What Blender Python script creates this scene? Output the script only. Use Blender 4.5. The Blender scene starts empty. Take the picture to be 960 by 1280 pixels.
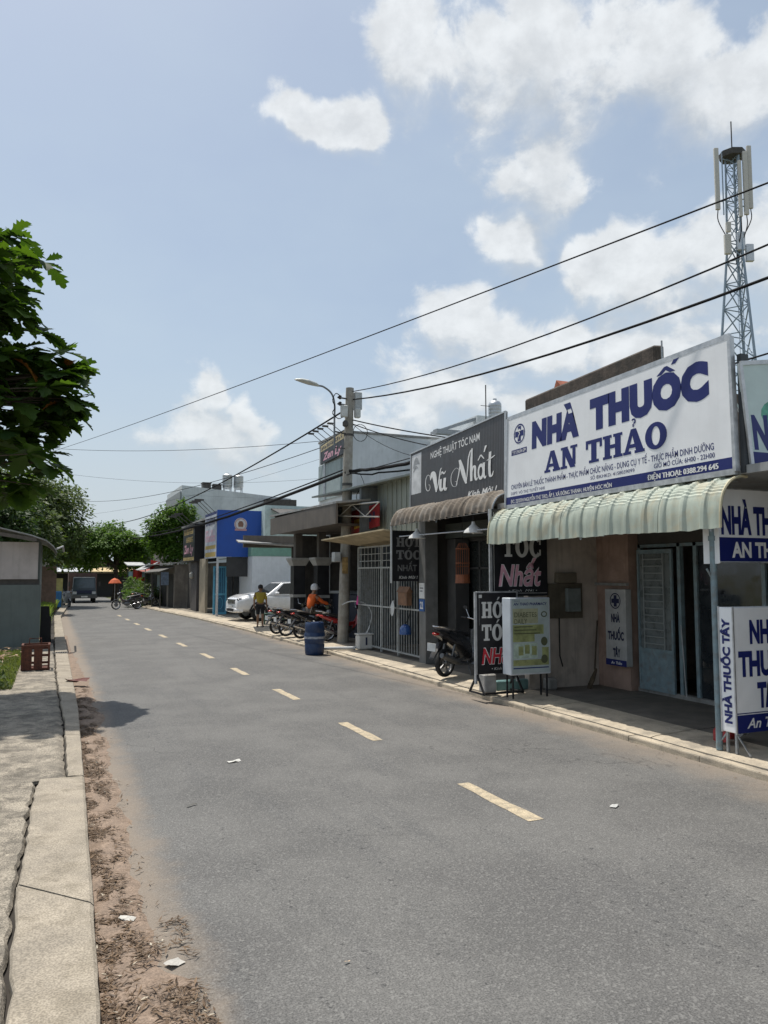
import bpy, bmesh, math, random
from mathutils import Vector, Matrix, noise
R = math.radians
scene = bpy.context.scene
col = scene.collection

# ------------------------------------------------------------------ camera
cam_d = bpy.data.cameras.new('camera')
cam = bpy.data.objects.new('camera', cam_d)
col.objects.link(cam)
cam.location = (0, 0, 2.2)
cam.rotation_euler = (R(90 + 4.586), 0, R(-23.261))
cam_d.sensor_fit = 'VERTICAL'
cam_d.sensor_height = 36.0
cam_d.lens = 27.0
cam_d.clip_start = 0.05
cam_d.clip_end = 3000
scene.camera = cam

# ------------------------------------------------------------------ sun and sky
SUN_EL, SUN_AZ = 70.0, -22.0          # azimuth measured from the road direction (+Y), negative = to the left
sd = Vector((math.cos(R(SUN_EL)) * math.sin(R(SUN_AZ)), math.cos(R(SUN_EL)) * math.cos(R(SUN_AZ)), math.sin(R(SUN_EL))))
sun_d = bpy.data.lights.new('sun', 'SUN')
sun_d.energy = 4.6
sun_d.angle = R(0.6)
sun_d.color = (1.0, 0.95, 0.87)
sun = bpy.data.objects.new('sun', sun_d)
col.objects.link(sun)
sun.rotation_euler = (-sd).to_track_quat('-Z', 'Y').to_euler()
sun.location = (0, 10, 40)

world = bpy.data.worlds.new('World')
scene.world = world
world.use_nodes = True
world.cycles.sampling_method = 'MANUAL'
world.cycles.sample_map_resolution = 512
wn, wl = world.node_tree.nodes, world.node_tree.links
wn.clear()
class NG:
    """tiny node helper"""
    def __init__(s, nt): s.n, s.l = nt.nodes, nt.links
    def add(s, t, **k):
        o = s.n.new(t)
        for a, b in k.items(): setattr(o, a, b)
        return o
    def link(s, a, b): s.l.new(a, b)
    def val(s, sock, v):
        if hasattr(v, 'is_output'): s.l.new(v, sock)
        else: sock.default_value = v
    def math(s, op, a, b=0.0, c=None, clamp=False):
        o = s.n.new('ShaderNodeMath'); o.operation = op; o.use_clamp = clamp
        s.val(o.inputs[0], a); s.val(o.inputs[1], b)
        if c is not None: s.val(o.inputs[2], c)
        return o.outputs[0]
    def mix(s, f, a, b, mode='MIX'):
        o = s.n.new('ShaderNodeMix'); o.data_type = 'RGBA'; o.blend_type = mode
        s.val(o.inputs[0], f); s.val(o.inputs[6], a); s.val(o.inputs[7], b)
        return o.outputs[2]
    def noise(s, vec, scale, detail=4, rough=.55, dist=0.0):
        o = s.n.new('ShaderNodeTexNoise'); o.inputs['Scale'].default_value = scale
        o.inputs['Detail'].default_value = detail; o.inputs['Roughness'].default_value = rough
        o.inputs['Distortion'].default_value = dist
        if vec is not None: s.l.new(vec, o.inputs['Vector'])
        return o.outputs['Fac']
    def smooth(s, v, lo, hi, a=0.0, b=1.0):
        o = s.n.new('ShaderNodeMapRange'); o.interpolation_type = 'SMOOTHSTEP'
        s.val(o.inputs[0], v); o.inputs[1].default_value = lo; o.inputs[2].default_value = hi
        o.inputs[3].default_value = a; o.inputs[4].default_value = b
        return o.outputs[0]
    def mapping(s, vec, loc=(0, 0, 0), scale=(1, 1, 1), rot=(0, 0, 0)):
        o = s.n.new('ShaderNodeMapping'); s.l.new(vec, o.inputs[0])
        o.inputs[1].default_value = loc; o.inputs[2].default_value = rot; o.inputs[3].default_value = scale
        return o.outputs[0]

g = NG(world.node_tree)
tc = g.add('ShaderNodeTexCoord')
skyn = g.add('ShaderNodeTexSky', sky_type='NISHITA')
skyn.sun_disc = False
skyn.sun_elevation = R(SUN_EL)
skyn.sun_rotation = R(SUN_AZ)
skyn.air_density = 1.0
skyn.dust_density = 2.5
skyn.ozone_density = .7
dirv = tc.outputs['Generated']
sep = g.add('ShaderNodeSeparateXYZ'); g.link(dirv, sep.inputs[0])
def cloud_lobe(az, el, ra, re):
    """a heap of cloud in the sky: azimuth from +Y towards +X, elevation, angular radii (degrees)"""
    return (az, el, ra, re)
# azimuth/elevation of a direction
azn = g.math('ARCTAN2', sep.outputs[0], sep.outputs[1])
eln = g.math('ARCSINE', sep.outputs[2])
comb = g.add('ShaderNodeCombineXYZ')
g.link(azn, comb.inputs[0]); g.link(eln, comb.inputs[1])
CLOUDS = [(19, 32.3, 5.5, 2.2), (27.5, 35, 6, 5), (34, 34.5, 9, 6.5), (41, 33.5, 9, 6), (46, 30, 6, 4), (36, 28, 4.2, 4), (51, 30.5, 6, 3.5),
          (32.5, 23.6, 4, 2.6), (41, 20.5, 7, 3.2), (28, 17.5, 4, 3.6), (34, 17, 7, 4), (44, 17, 9, 5), (49, 22, 6, 4), (27, 12, 7, 4.5), (38, 12, 10, 5),
          (9.4, 12.6, 2.6, 2.6), (12.4, 11.2, 3.0, 2.6), (9.8, 9.4, 5.5, 3.0), (70, 24, 14, 8), (-35, 20, 12, 6), (95, 35, 16, 8), (-80, 28, 18, 8), (-60, 45, 14, 7),
          (150, 26, 20, 9), (-130, 32, 18, 8), (-170, 18, 22, 7), (60, 55, 16, 8), (-20, 62, 14, 7), (120, 14, 18, 5)]
wz = g.add('ShaderNodeTexNoise'); wz.inputs['Scale'].default_value = 7.0; wz.inputs['Detail'].default_value = 4; g.link(comb.outputs[0], wz.inputs['Vector'])
wsep = g.add('ShaderNodeSeparateColor'); g.link(wz.outputs['Color'], wsep.inputs[0])
az_w = g.math('ADD', azn, g.math('MULTIPLY', g.math('SUBTRACT', wsep.outputs[0], .5), .20)); el_w = g.math('ADD', eln, g.math('MULTIPLY', g.math('SUBTRACT', wsep.outputs[1], .5), .13))
def heaps(shift):
    lobes = None
    for (az, el, ra, re) in CLOUDS:
        dx = g.math('DIVIDE', g.math('SUBTRACT', az_w, R(az)), R(ra))
        dy = g.math('DIVIDE', g.math('SUBTRACT', el_w, R(el - shift)), R(re))
        q = g.math('ADD', g.math('MULTIPLY', dx, dx), g.math('MULTIPLY', dy, dy))
        v = g.math('POWER', 2.718, g.math('MULTIPLY', q, -1.0))
        lobes = v if lobes is None else g.math('SMOOTH_MAX', lobes, v, .06)
    return lobes
def density(vec, shift):
    lobes = heaps(shift)
    n1 = g.noise(vec, 9.0, 7, .62, .25)
    n2 = g.noise(vec, 3.0, 3, .5)
    n = g.math('ADD', g.math('MULTIPLY', n1, 1.5), g.math('MULTIPLY', n2, .45))
    return g.math('ADD', g.math('MULTIPLY', lobes, .98), g.math('SUBTRACT', n, 1.44))
d0 = density(g.mapping(comb.outputs[0], scale=(1, 1.25, 1)), 0.0)
d1 = density(g.mapping(comb.outputs[0], loc=(0.012, .055, 0), scale=(1, 1.25, 1)), 2.2)
soft = g.smooth(g.math('SUBTRACT', d1, d0), -.15, .25)
cmask = g.math('ADD', g.math('MULTIPLY', g.smooth(d0, -.06, .24), g.math('SUBTRACT', 1.0, soft)), g.math('MULTIPLY', g.smooth(d0, -.16, .62), soft))
shade = g.smooth(g.math('SUBTRACT', d0, d1), -.30, .22)
thick = g.smooth(d0, .40, .80)
ccol = g.mix(shade, (.63, .665, .69, 1), (.88, .90, .905, 1))
puff = g.noise(g.mapping(comb.outputs[0], scale=(1, 1.25, 1)), 21.0, 5, .6)
ccol = g.mix(1.0, ccol, g.smooth(puff, .3, .7, .90, 1.08), 'MULTIPLY')
ccol = g.mix(g.math('MULTIPLY', thick, .45), ccol, (.56, .585, .605, 1))
# thin veil of vapour, stronger to the horizon
veil = g.noise(g.mapping(comb.outputs[0], scale=(1, 1.8, 1)), 2.6, 4, .6)
hz = g.smooth(eln, R(0), R(38), .88, .52)
vf = g.math('MULTIPLY', g.math('ADD', g.math('MULTIPLY', veil, .9), .35), hz, clamp=True)
STR = .128
sky_lin = g.mix(1.0, skyn.outputs[0], (STR, STR, STR, 1), 'MULTIPLY')
c = g.mix(vf, sky_lin, (.56, .675, .775, 1))
c = g.mix(g.math('MULTIPLY', cmask, .80), c, ccol)
c = g.mix(g.smooth(eln, R(1), R(15), .72, 0), c, (.60, .665, .71, 1))   # vapour low over the horizon, in front of the clouds
bg = g.add('ShaderNodeBackground')
g.link(c, bg.inputs[0]); bg.inputs[1].default_value = 1.0
out = g.add('ShaderNodeOutputWorld'); g.link(bg.outputs[0], out.inputs[0])

scene.view_settings.view_transform = 'Standard'
scene.view_settings.look = 'None'
scene.view_settings.exposure = 0.0
scene.view_settings.gamma = 1.0
scene.view_settings.use_curve_mapping = False
scene.cycles.use_denoising = True
scene.cycles.max_bounces = 8
scene.cycles.transparent_max_bounces = 12

# ------------------------------------------------------------------ mesh helpers
class MB:
    def __init__(s): s.v, s.f = [], []
    def add(s, vs, fs):
        o = len(s.v); s.v += [tuple(p) for p in vs]; s.f += [tuple(i + o for i in f) for f in fs]; return s
    def box(s, x0, x1, y0, y1, z0, z1):
        return s.add([(x0, y0, z0), (x1, y0, z0), (x1, y1, z0), (x0, y1, z0), (x0, y0, z1), (x1, y0, z1), (x1, y1, z1), (x0, y1, z1)],
                     [(0, 3, 2, 1), (4, 5, 6, 7), (0, 1, 5, 4), (1, 2, 6, 5), (2, 3, 7, 6), (3, 0, 4, 7)])
    def hexa(s, p):      # 4 bottom then 4 top
        return s.add(p, [(0, 3, 2, 1), (4, 5, 6, 7), (0, 1, 5, 4), (1, 2, 6, 5), (2, 3, 7, 6), (3, 0, 4, 7)])
    def bar(s, a, b, w, h, up=(0, 0, 1)):
        a, b = Vector(a), Vector(b); t = (b - a).normalized(); up = Vector(up)
        if abs(t.dot(up)) > .97: up = Vector((1, 0, 0))
        x = t.cross(up).normalized() * w / 2; y = x.cross(t).normalized() * h / 2
        return s.hexa([a - x - y, a + x - y, b + x - y, b - x - y, a - x + y, a + x + y, b + x + y, b - x + y])
    def tube(s, pts, r, n=8, caps=True):
        pts = [Vector(p) for p in pts]; m = len(pts)
        rs = r if isinstance(r, (list, tuple)) else [r] * m
        o = len(s.v); ref = None
        for i, p in enumerate(pts):
            t = (pts[min(i + 1, m - 1)] - pts[max(i - 1, 0)])
            t = t.normalized() if t.length > 1e-9 else Vector((0, 0, 1))
            if ref is None: ref = Vector((0, 0, 1)) if abs(t.z) < .9 else Vector((1, 0, 0))
            x = t.cross(ref).normalized(); y = t.cross(x).normalized()
            ref = -y if False else ref
            for k in range(n):
                a = 2 * math.pi * k / n
                s.v.append(tuple(p + (x * math.cos(a) + y * math.sin(a)) * rs[i]))
        for i in range(m - 1):
            for k in range(n):
                k2 = (k + 1) % n
                s.f.append((o + i * n + k, o + (i + 1) * n + k, o + (i + 1) * n + k2, o + i * n + k2))
        if caps:
            s.f.append(tuple(o + k for k in range(n))); s.f.append(tuple(o + (m - 1) * n + k for k in reversed(range(n))))
        return s
    def lathe(s, prof, c, n=24, axis='z', caps=True):
        c = Vector(c); o = len(s.v)
        for (r, h) in prof:
            for k in range(n):
                a = 2 * math.pi * k / n; u, w = r * math.cos(a), r * math.sin(a)
                d = {'z': (u, w, h), 'y': (u, h, -w), 'x': (h, u, w)}[axis]
                s.v.append(tuple(c + Vector(d)))
        for i in range(len(prof) - 1):
            for k in range(n):
                k2 = (k + 1) % n
                s.f.append((o + i * n + k, o + i * n + k2, o + (i + 1) * n + k2, o + (i + 1) * n + k))
        if caps:
            s.f.append(tuple(o + k for k in reversed(range(n))))
            s.f.append(tuple(o + (len(prof) - 1) * n + k for k in range(n)))
        return s
    def loft(s, secs, n=12, sq=2.0):
        """secs: (x, z, half width in y, half height, tilt deg, y) super-ellipse rings strung along x/z"""
        o = len(s.v)
        for q in secs:
            x, z, ry, rn = q[:4]; tilt = R(q[4]) if len(q) > 4 else 0; yc = q[5] if len(q) > 5 else 0
            for k in range(n):
                a = 2 * math.pi * (k + .5) / n; ca, sa = math.cos(a), math.sin(a)
                u = math.copysign(abs(ca) ** (2 / sq), ca) * ry; w = math.copysign(abs(sa) ** (2 / sq), sa) * rn
                s.v.append((x - w * math.sin(tilt), yc + u, z + w * math.cos(tilt)))
        m = len(secs)
        for i in range(m - 1):
            for k in range(n):
                k2 = (k + 1) % n
                s.f.append((o + i * n + k, o + i * n + k2, o + (i + 1) * n + k2, o + (i + 1) * n + k))
        s.f.append(tuple(o + k for k in reversed(range(n)))); s.f.append(tuple(o + (m - 1) * n + k for k in range(n)))
        return s
    def prism(s, poly, fn0, fn1):
        """poly of 2d points, mapped by fn0 / fn1 to the two ends"""
        n = len(poly); o = len(s.v)
        s.v += [tuple(fn0(p)) for p in poly] + [tuple(fn1(p)) for p in poly]
        s.f.append(tuple(o + i for i in range(n))); s.f.append(tuple(o + n + i for i in reversed(range(n))))
        for i in range(n):
            j = (i + 1) % n; s.f.append((o + i, o + n + i, o + n + j, o + j))
        return s
    def slab(s, tl, tr, br, bl, th):
        """thick quad; th is measured away from the viewer side (normal)"""
        tl, tr, br, bl = map(Vector, (tl, tr, br, bl)); nrm = (tr - tl).cross(bl - tl).normalized() * th
        return s.hexa([tl, tr, br, bl, tl + nrm, tr + nrm, br + nrm, bl + nrm])
    def fn(s, f):
        s.v = [tuple(f(Vector(p))) for p in s.v]; return s

OFF = {}
def obj(name, mb, mat, parent=None, smooth=False, bevel=0, local=False, seg=1):
    if isinstance(mb, MB):
        me = bpy.data.meshes.new(name)
        off = OFF.get(parent.name, Vector()) if (parent is not None and not local) else Vector()
        me.from_pydata([(a[0] - off.x, a[1] - off.y, a[2] - off.z) for a in mb.v], [], mb.f)
        bm = bmesh.new(); bm.from_mesh(me); bmesh.ops.recalc_face_normals(bm, faces=bm.faces); bm.to_mesh(me); bm.free()
    else: me = mb
    if mat is not None and not me.materials: me.materials.append(mat)
    if smooth:
        me.polygons.foreach_set('use_smooth', [True] * len(me.polygons))
        try: me.set_sharp_from_angle(angle=R(38))
        except Exception: pass
    o = bpy.data.objects.new(name, me); col.objects.link(o)
    if parent is not None:
        o.parent = parent
        OFF[o.name] = OFF.get(parent.name, Vector())
    if bevel:
        b = o.modifiers.new('bevel', 'BEVEL'); b.width = bevel; b.segments = seg; b.limit_method = 'ANGLE'; b.angle_limit = R(40)
    return o
def tag(o, label, cat, group=None):
    o['label'] = label; o['category'] = cat
    if group: o['group'] = group
    return o
def thing(name, label, cat, loc=(0, 0, 0), rotz=0, group=None):
    o = bpy.data.objects.new(name, None); col.objects.link(o)
    o.location = loc; o.rotation_euler = (0, 0, rotz); o.empty_display_size = .2
    OFF[o.name] = Vector(loc)
    return tag(o, label, cat, group)
def structure(o): o['kind'] = 'structure'; return o
def stuff(o): o['kind'] = 'stuff'; return o
def copy_tree(o, parent=None):
    c = o.copy(); col.objects.link(c); c.parent = parent
    for ch in o.children: copy_tree(ch, c)
    return c
def lerp(tab, y):
    for (a, va), (b, vb) in zip(tab, tab[1:]):
        if y <= b: 
            t = max(0, (y - a) / (b - a)); return va + (vb - va) * t
    return tab[-1][1]
def cr(pts, n=6):
    """Catmull-Rom through points"""
    P = [Vector(p) for p in pts]; P = [P[0] * 2 - P[1]] + P + [P[-1] * 2 - P[-2]]; o = []
    for i in range(1, len(P) - 2):
        for k in range(n):
            t = k / n; a, b, c, d = P[i - 1:i + 3]
            o.append(.5 * ((2 * b) + (c - a) * t + (2 * a - 5 * b + 4 * c - d) * t * t + (3 * b - a - 3 * c + d) * t ** 3))
    o.append(P[-2]); return o

# ------------------------------------------------------------------ materials
MATS = {}
def pm(name, c, rough=.7, metal=0.0, var=.18, scale=5.0, bump=.0, bscale=40.0, streak=0.0, dirt=None, damt=.5, dscale=2.0, fine=0.0,
       spec=.5, coat=0.0, ridges=None):
    if name in MATS: return MATS[name]
    m = bpy.data.materials.new(name); m.use_nodes = True; nt = m.node_tree; g = NG(nt)
    b = nt.nodes['Principled BSDF']; tc = g.add('ShaderNodeTexCoord'); ob = tc.outputs['Object']
    b.inputs['Roughness'].default_value = rough; b.inputs['Metallic'].default_value = metal
    b.inputs['Specular IOR Level'].default_value = spec; b.inputs['Coat Weight'].default_value = coat
    c4 = (*c, 1)
    n1 = g.noise(ob, scale, 5, .6)
    f = g.smooth(n1, .3, .7, 1 - var, 1 + var)
    colr = g.mix(1.0, c4, f, 'MULTIPLY')
    if streak:
        n2 = g.noise(g.mapping(ob, scale=(7, 7, .45)), 1.6, 4, .6)
        colr = g.mix(g.smooth(n2, .45, .75, 0, streak), colr, (c[0] * .3, c[1] * .29, c[2] * .26, 1))
    if dirt:
        n3 = g.noise(ob, dscale, 6, .65, .3)
        colr = g.mix(g.smooth(n3, .46, .66, 0, damt), colr, (*dirt, 1))
    if fine:
        n4 = g.noise(ob, 90, 2, .5)
        colr = g.mix(1.0, colr, g.smooth(n4, .3, .7, 1 - fine, 1 + fine), 'MULTIPLY')
    g.link(colr, b.inputs['Base Color'])
    g.link(g.smooth(n1, .3, .7, max(rough - .08, .02), min(rough + .1, 1)), b.inputs['Roughness'])
    if bump or ridges:
        bn = g.add('ShaderNodeBump'); bn.inputs['Distance'].default_value = .01
        bn.inputs['Strength'].default_value = bump or .35
        if ridges:
            w = g.add('ShaderNodeTexWave', wave_type='BANDS', bands_direction=ridges[0]); w.inputs['Scale'].default_value = ridges[1]
            g.link(ob, w.inputs[0]); g.link(w.outputs['Fac'], bn.inputs['Height'])
        else: g.link(g.noise(ob, bscale, 5, .6), bn.inputs['Height'])
        g.link(bn.outputs[0], b.inputs['Normal'])
    MATS[name] = m; return m
def flat(name, c, rough=.5, spec=.5):
    return pm(name, c, rough, var=.06, scale=3, spec=spec)
def leafmat(name, c, c2, trans=.35):
    m = bpy.data.materials.new(name); m.use_nodes = True; nt = m.node_tree; g = NG(nt)
    b = nt.nodes['Principled BSDF']; b.inputs['Roughness'].default_value = .55; b.inputs['Specular IOR Level'].default_value = .28
    geo = g.add('ShaderNodeNewGeometry'); oi = g.add('ShaderNodeObjectInfo')
    rnd = g.math('FRACT', g.math('ADD', geo.outputs['Random Per Island'], oi.outputs['Random']))
    colr = g.mix(rnd, (*c, 1), (*c2, 1)); g.link(colr, b.inputs['Base Color'])
    tr = g.add('ShaderNodeBsdfTranslucent')
    g.link(g.mix(1.0, colr, (1.5, 1.6, .5, 1), 'MULTIPLY'), tr.inputs[0])
    mx = g.add('ShaderNodeMixShader'); mx.inputs[0].default_value = trans
    g.link(b.outputs[0], mx.inputs[1]); g.link(tr.outputs[0], mx.inputs[2])
    g.link(mx.outputs[0], nt.nodes['Material Output'].inputs[0]); return m
def glassmat(name, c=(.02, .025, .03), rough=.06):
    return pm(name, c, rough, var=.1, spec=.7)

# ------------------------------------------------------------------ lettering helpers
def text2d(body, bold=0.0, shear=0.0, space=1.0):
    cu = bpy.data.curves.new('t', 'FONT'); cu.body = body; cu.size = 1; cu.offset = bold; cu.shear = shear
    cu.space_character = space; cu.resolution_u = 3; cu.dimensions = '2D'; cu.fill_mode = 'BOTH'
    o = bpy.data.objects.new('t', cu); col.objects.link(o)
    dg = bpy.context.evaluated_depsgraph_get()
    me = bpy.data.meshes.new_from_object(o.evaluated_get(dg))
    vs = [(v.co.x, v.co.y) for v in me.vertices]; fs = [tuple(p.vertices) for p in me.polygons]
    bpy.data.objects.remove(o); bpy.data.curves.remove(cu); bpy.data.meshes.remove(me)
    return vs, fs
CAP = None
class Face:
    """a printed face: four corners (top left, top right, bottom right, bottom left) as the reader sees them"""
    def __init__(s, tl, tr, br, bl):
        s.c = [Vector(p) for p in (tl, tr, br, bl)]
        s.n = (s.c[3] - s.c[0]).cross(s.c[1] - s.c[0]).normalized(); s.k = 0
        s.w = (s.c[1] - s.c[0]).length; s.h = (s.c[3] - s.c[0]).length
    def at(s, u, t, off=0.0):
        a = s.c[0].lerp(s.c[1], u); b = s.c[3].lerp(s.c[2], u)
        return a.lerp(b, t) + s.n * off
    def text(s, parent, body, u0, u1, t0, t1, mat, bold=.02, shear=0.0, name='lettering', off=.0022, space=1.0, rot=False):
        global CAP
        if CAP is None:
            v, _ = text2d('H'); CAP = max(p[1] for p in v) - min(p[1] for p in v)
        vs, fs = text2d(body, bold, shear, space)
        x0 = min(p[0] for p in vs); x1 = max(p[0] for p in vs); mb = MB()
        if not rot:
            mb.add([s.at(u0 + (p[0] - x0) / (x1 - x0) * (u1 - u0), t1 - p[1] / CAP * (t1 - t0), off) for p in vs], fs)
        else:      # reads upwards: along t from t1 to t0, letters stand towards u1..u0
            mb.add([s.at(u1 - p[1] / CAP * (u1 - u0), t1 - (p[0] - x0) / (x1 - x0) * (t1 - t0), off) for p in vs], fs)
        return obj(name, mb, mat, parent)
    def rect(s, parent, u0, u1, t0, t1, mat, name='printed_band', off=.0012):
        mb = MB().add([s.at(u0, t0, off), s.at(u1, t0, off), s.at(u1, t1, off), s.at(u0, t1, off)], [(0, 3, 2, 1)])
        return obj(name, mb, mat, parent)
    def marks(s, parent, u0, u1, t0, t1, mat, n, off=.004, name='lettering'):
        """a row of letter-like strokes too far away to read"""
        rr = random.Random(n * 7 + int(u0 * 100)); mb = MB(); w = (u1 - u0) / n
        for k in range(n):
            a = u0 + k * w; b = a + w * rr.uniform(.62, .8); st = w * .22; m_ = (t0 + t1) / 2; st2 = (t1 - t0) * .18
            for (x0, x1, y0, y1, dz) in ((a, a + st, t0, t1, 0), (b - st, b, t0 if rr.random() < .6 else m_, t1, 0), (a, b, *((t0, t0 + st2) if rr.random() < .5 else (t1 - st2, t1)), .001), (a, b, m_, m_ + st2 * .8, .0015)):
                mb.add([s.at(x0, y0, off + dz), s.at(x1, y0, off + dz), s.at(x1, y1, off + dz), s.at(x0, y1, off + dz)], [(0, 3, 2, 1)])
        return obj(name, mb, mat, parent)
    def polys(s, parent, polys, u0, u1, t0, t1, mat, name='lettering', off=.0022):
        """polys in unit coordinates (x to the right, y up, cap height 1), already laid out to x range 0..1"""
        mb = MB()
        for i, p in enumerate(polys):
            mb.add([s.at(u0 + x * (u1 - u0), t1 - y * (t1 - t0), off + .00004 * i) for x, y in p], [tuple(range(len(p)))])
        return obj(name, mb, mat, parent)
def ring(cx, cy, ro, ri, a0=0, a1=360, n=28):
    """list of quads of an elliptical ring; ro, ri = (rx, ry)"""
    o = []
    for k in range(n):
        a, b = R(a0 + (a1 - a0) * k / n), R(a0 + (a1 - a0) * (k + 1) / n)
        o.append([(cx + ro[0] * math.cos(a), cy + ro[1] * math.sin(a)), (cx + ro[0] * math.cos(b), cy + ro[1] * math.sin(b)),
                  (cx + ri[0] * math.cos(b), cy + ri[1] * math.sin(b)), (cx + ri[0] * math.cos(a), cy + ri[1] * math.sin(a))])
    return o
def rc(x0, x1, y0, y1): return [(x0, y0), (x1, y0), (x1, y1), (x0, y1)]
SERIF = {   # slab-serif capitals: (advance, polygons)
    'H': (1.04, [rc(.09, .39, .12, .88), rc(.65, .95, .12, .88), rc(.39, .65, .42, .58), rc(.0, .48, 0, .12), rc(.56, 1.04, 0, .12), rc(.0, .48, .88, 1), rc(.56, 1.04, .88, 1)]),
    'A': (1.02, [[(.06, .12), (.25, .12), (.54, 1), (.38, 1)], [(.38, 1), (.64, 1), (.98, .12), (.62, .12)], rc(.25, .70, .24, .39), rc(-.02, .38, 0, .12), rc(.55, 1.04, 0, .12)]),
    'N': (1.02, [rc(.10, .29, .12, .88), rc(.73, .92, .12, .88), [(.10, .9), (.46, .9), (.92, 0), (.60, 0)], rc(.0, .40, 0, .12), rc(.6, 1.03, .88, 1), rc(.0, .44, .88, 1)]),
    'T': (.92, [rc(.31, .61, .12, .84), rc(.0, .92, .84, 1), rc(.0, .13, .62, .84), rc(.79, .92, .62, .84), rc(.18, .74, 0, .12)]),
    'O': (1.0, ring(.5, .5, (.50, .53), (.19, .37))),
    'C': (.92, ring(.5, .5, (.49, .53), (.18, .37), 42, 318) + [rc(.76, .88, .62, .92), rc(.76, .88, .08, .38)]),
    ' ': (.42, []), '&': (.7, ring(.33, .72, (.2, .26), (.1, .16)) + ring(.33, .26, (.3, .28), (.17, .15)) + [[(.2, .62), (.32, .62), (.7, .0), (.56, .0)]]),
    'sac': (0, [[(.42, 1.10), (.52, 1.10), (.74, 1.30), (.56, 1.30)]]), 'hook': (0, ring(.52, 1.3, (.12, .12), (.05, .05), -90, 150, 10) + [rc(.47, .54, 1.08, 1.2)]),
    'horn': (0, [[(.80, .86), (.88, .76), (1.08, .98), (1.04, 1.16), (.94, 1.12), (.95, 1.02)]])}
def serif(seq):
    """seq of glyph names -> polys normalised to x 0..1"""
    x = 0; o = []
    for gname in seq:
        adv, ps = SERIF[gname]
        if adv == 0:
            for p in ps: o.append([(a + last, b) for a, b in p])
            continue
        for p in ps: o.append([(a + x, b) for a, b in p])
        last = x; x += adv + .05
    return [[(a / x, b) for a, b in p] for p in o]
def ribbon(pts, w0, w1=None, n=8, wm=None):
    """brush stroke: quads along a curve, width swelling from w0 to wm to w1"""
    w1 = w0 if w1 is None else w1; c = cr([(p[0], p[1], 0) for p in pts], n); m = len(c); L = []
    for i, p in enumerate(c):
        t = (c[min(i + 1, m - 1)] - c[max(i - 1, 0)]).normalized(); k = i / (m - 1)
        w = w0 + (w1 - w0) * k
        if wm is not None: w += (wm - (w0 + w1) / 2) * math.sin(math.pi * k)
        nx, ny = -t.y * w / 2, t.x * w / 2; L.append(((p.x + nx, p.y + ny), (p.x - nx, p.y - ny)))
    return [[L[i][0], L[i + 1][0], L[i + 1][1], L[i][1]] for i in range(m - 1)]
# ================================================================== GROUND, ROAD, KERBS
XL = [(-12, .25), (4, .27), (8, .35), (13, .43), (41, .43), (54, .95), (64, 1.2), (90, 1.6)]      # left kerb edge
XR = [(-12, 7.02), (20, 7.03), (30, 6.86), (38, 6.45), (46, 5.78), (64, 4.7), (90, 4.3)]          # right kerb edge
def rnd(a, b): return random.uniform(a, b)
random.seed(4)

def ground_material():
    m = bpy.data.materials.new('bare_earth'); m.use_nodes = True; g = NG(m.node_tree); b = m.node_tree.nodes['Principled BSDF']
    ob = g.add('ShaderNodeTexCoord').outputs['Object']
    n = g.noise(ob, .35, 6, .6); n2 = g.noise(ob, 7, 5, .65)
    c = g.mix(g.smooth(n, .4, .6), (.20, .155, .11, 1), (.075, .11, .035, 1))
    c = g.mix(1.0, c, g.smooth(n2, .3, .7, .7, 1.25), 'MULTIPLY')
    g.link(c, b.inputs['Base Color']); b.inputs['Roughness'].default_value = .95
    bp = g.add('ShaderNodeBump'); bp.inputs['Strength'].default_value = .6; bp.inputs['Distance'].default_value = .03
    g.link(n2, bp.inputs['Height']); g.link(bp.outputs[0], b.inputs['Normal']); return m
structure(obj('ground', MB().add([(-900, -300, -.03), (900, -300, -.03), (900, 1500, -.03), (-900, 1500, -.03)], [(0, 1, 2, 3)]), ground_material()))

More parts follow.
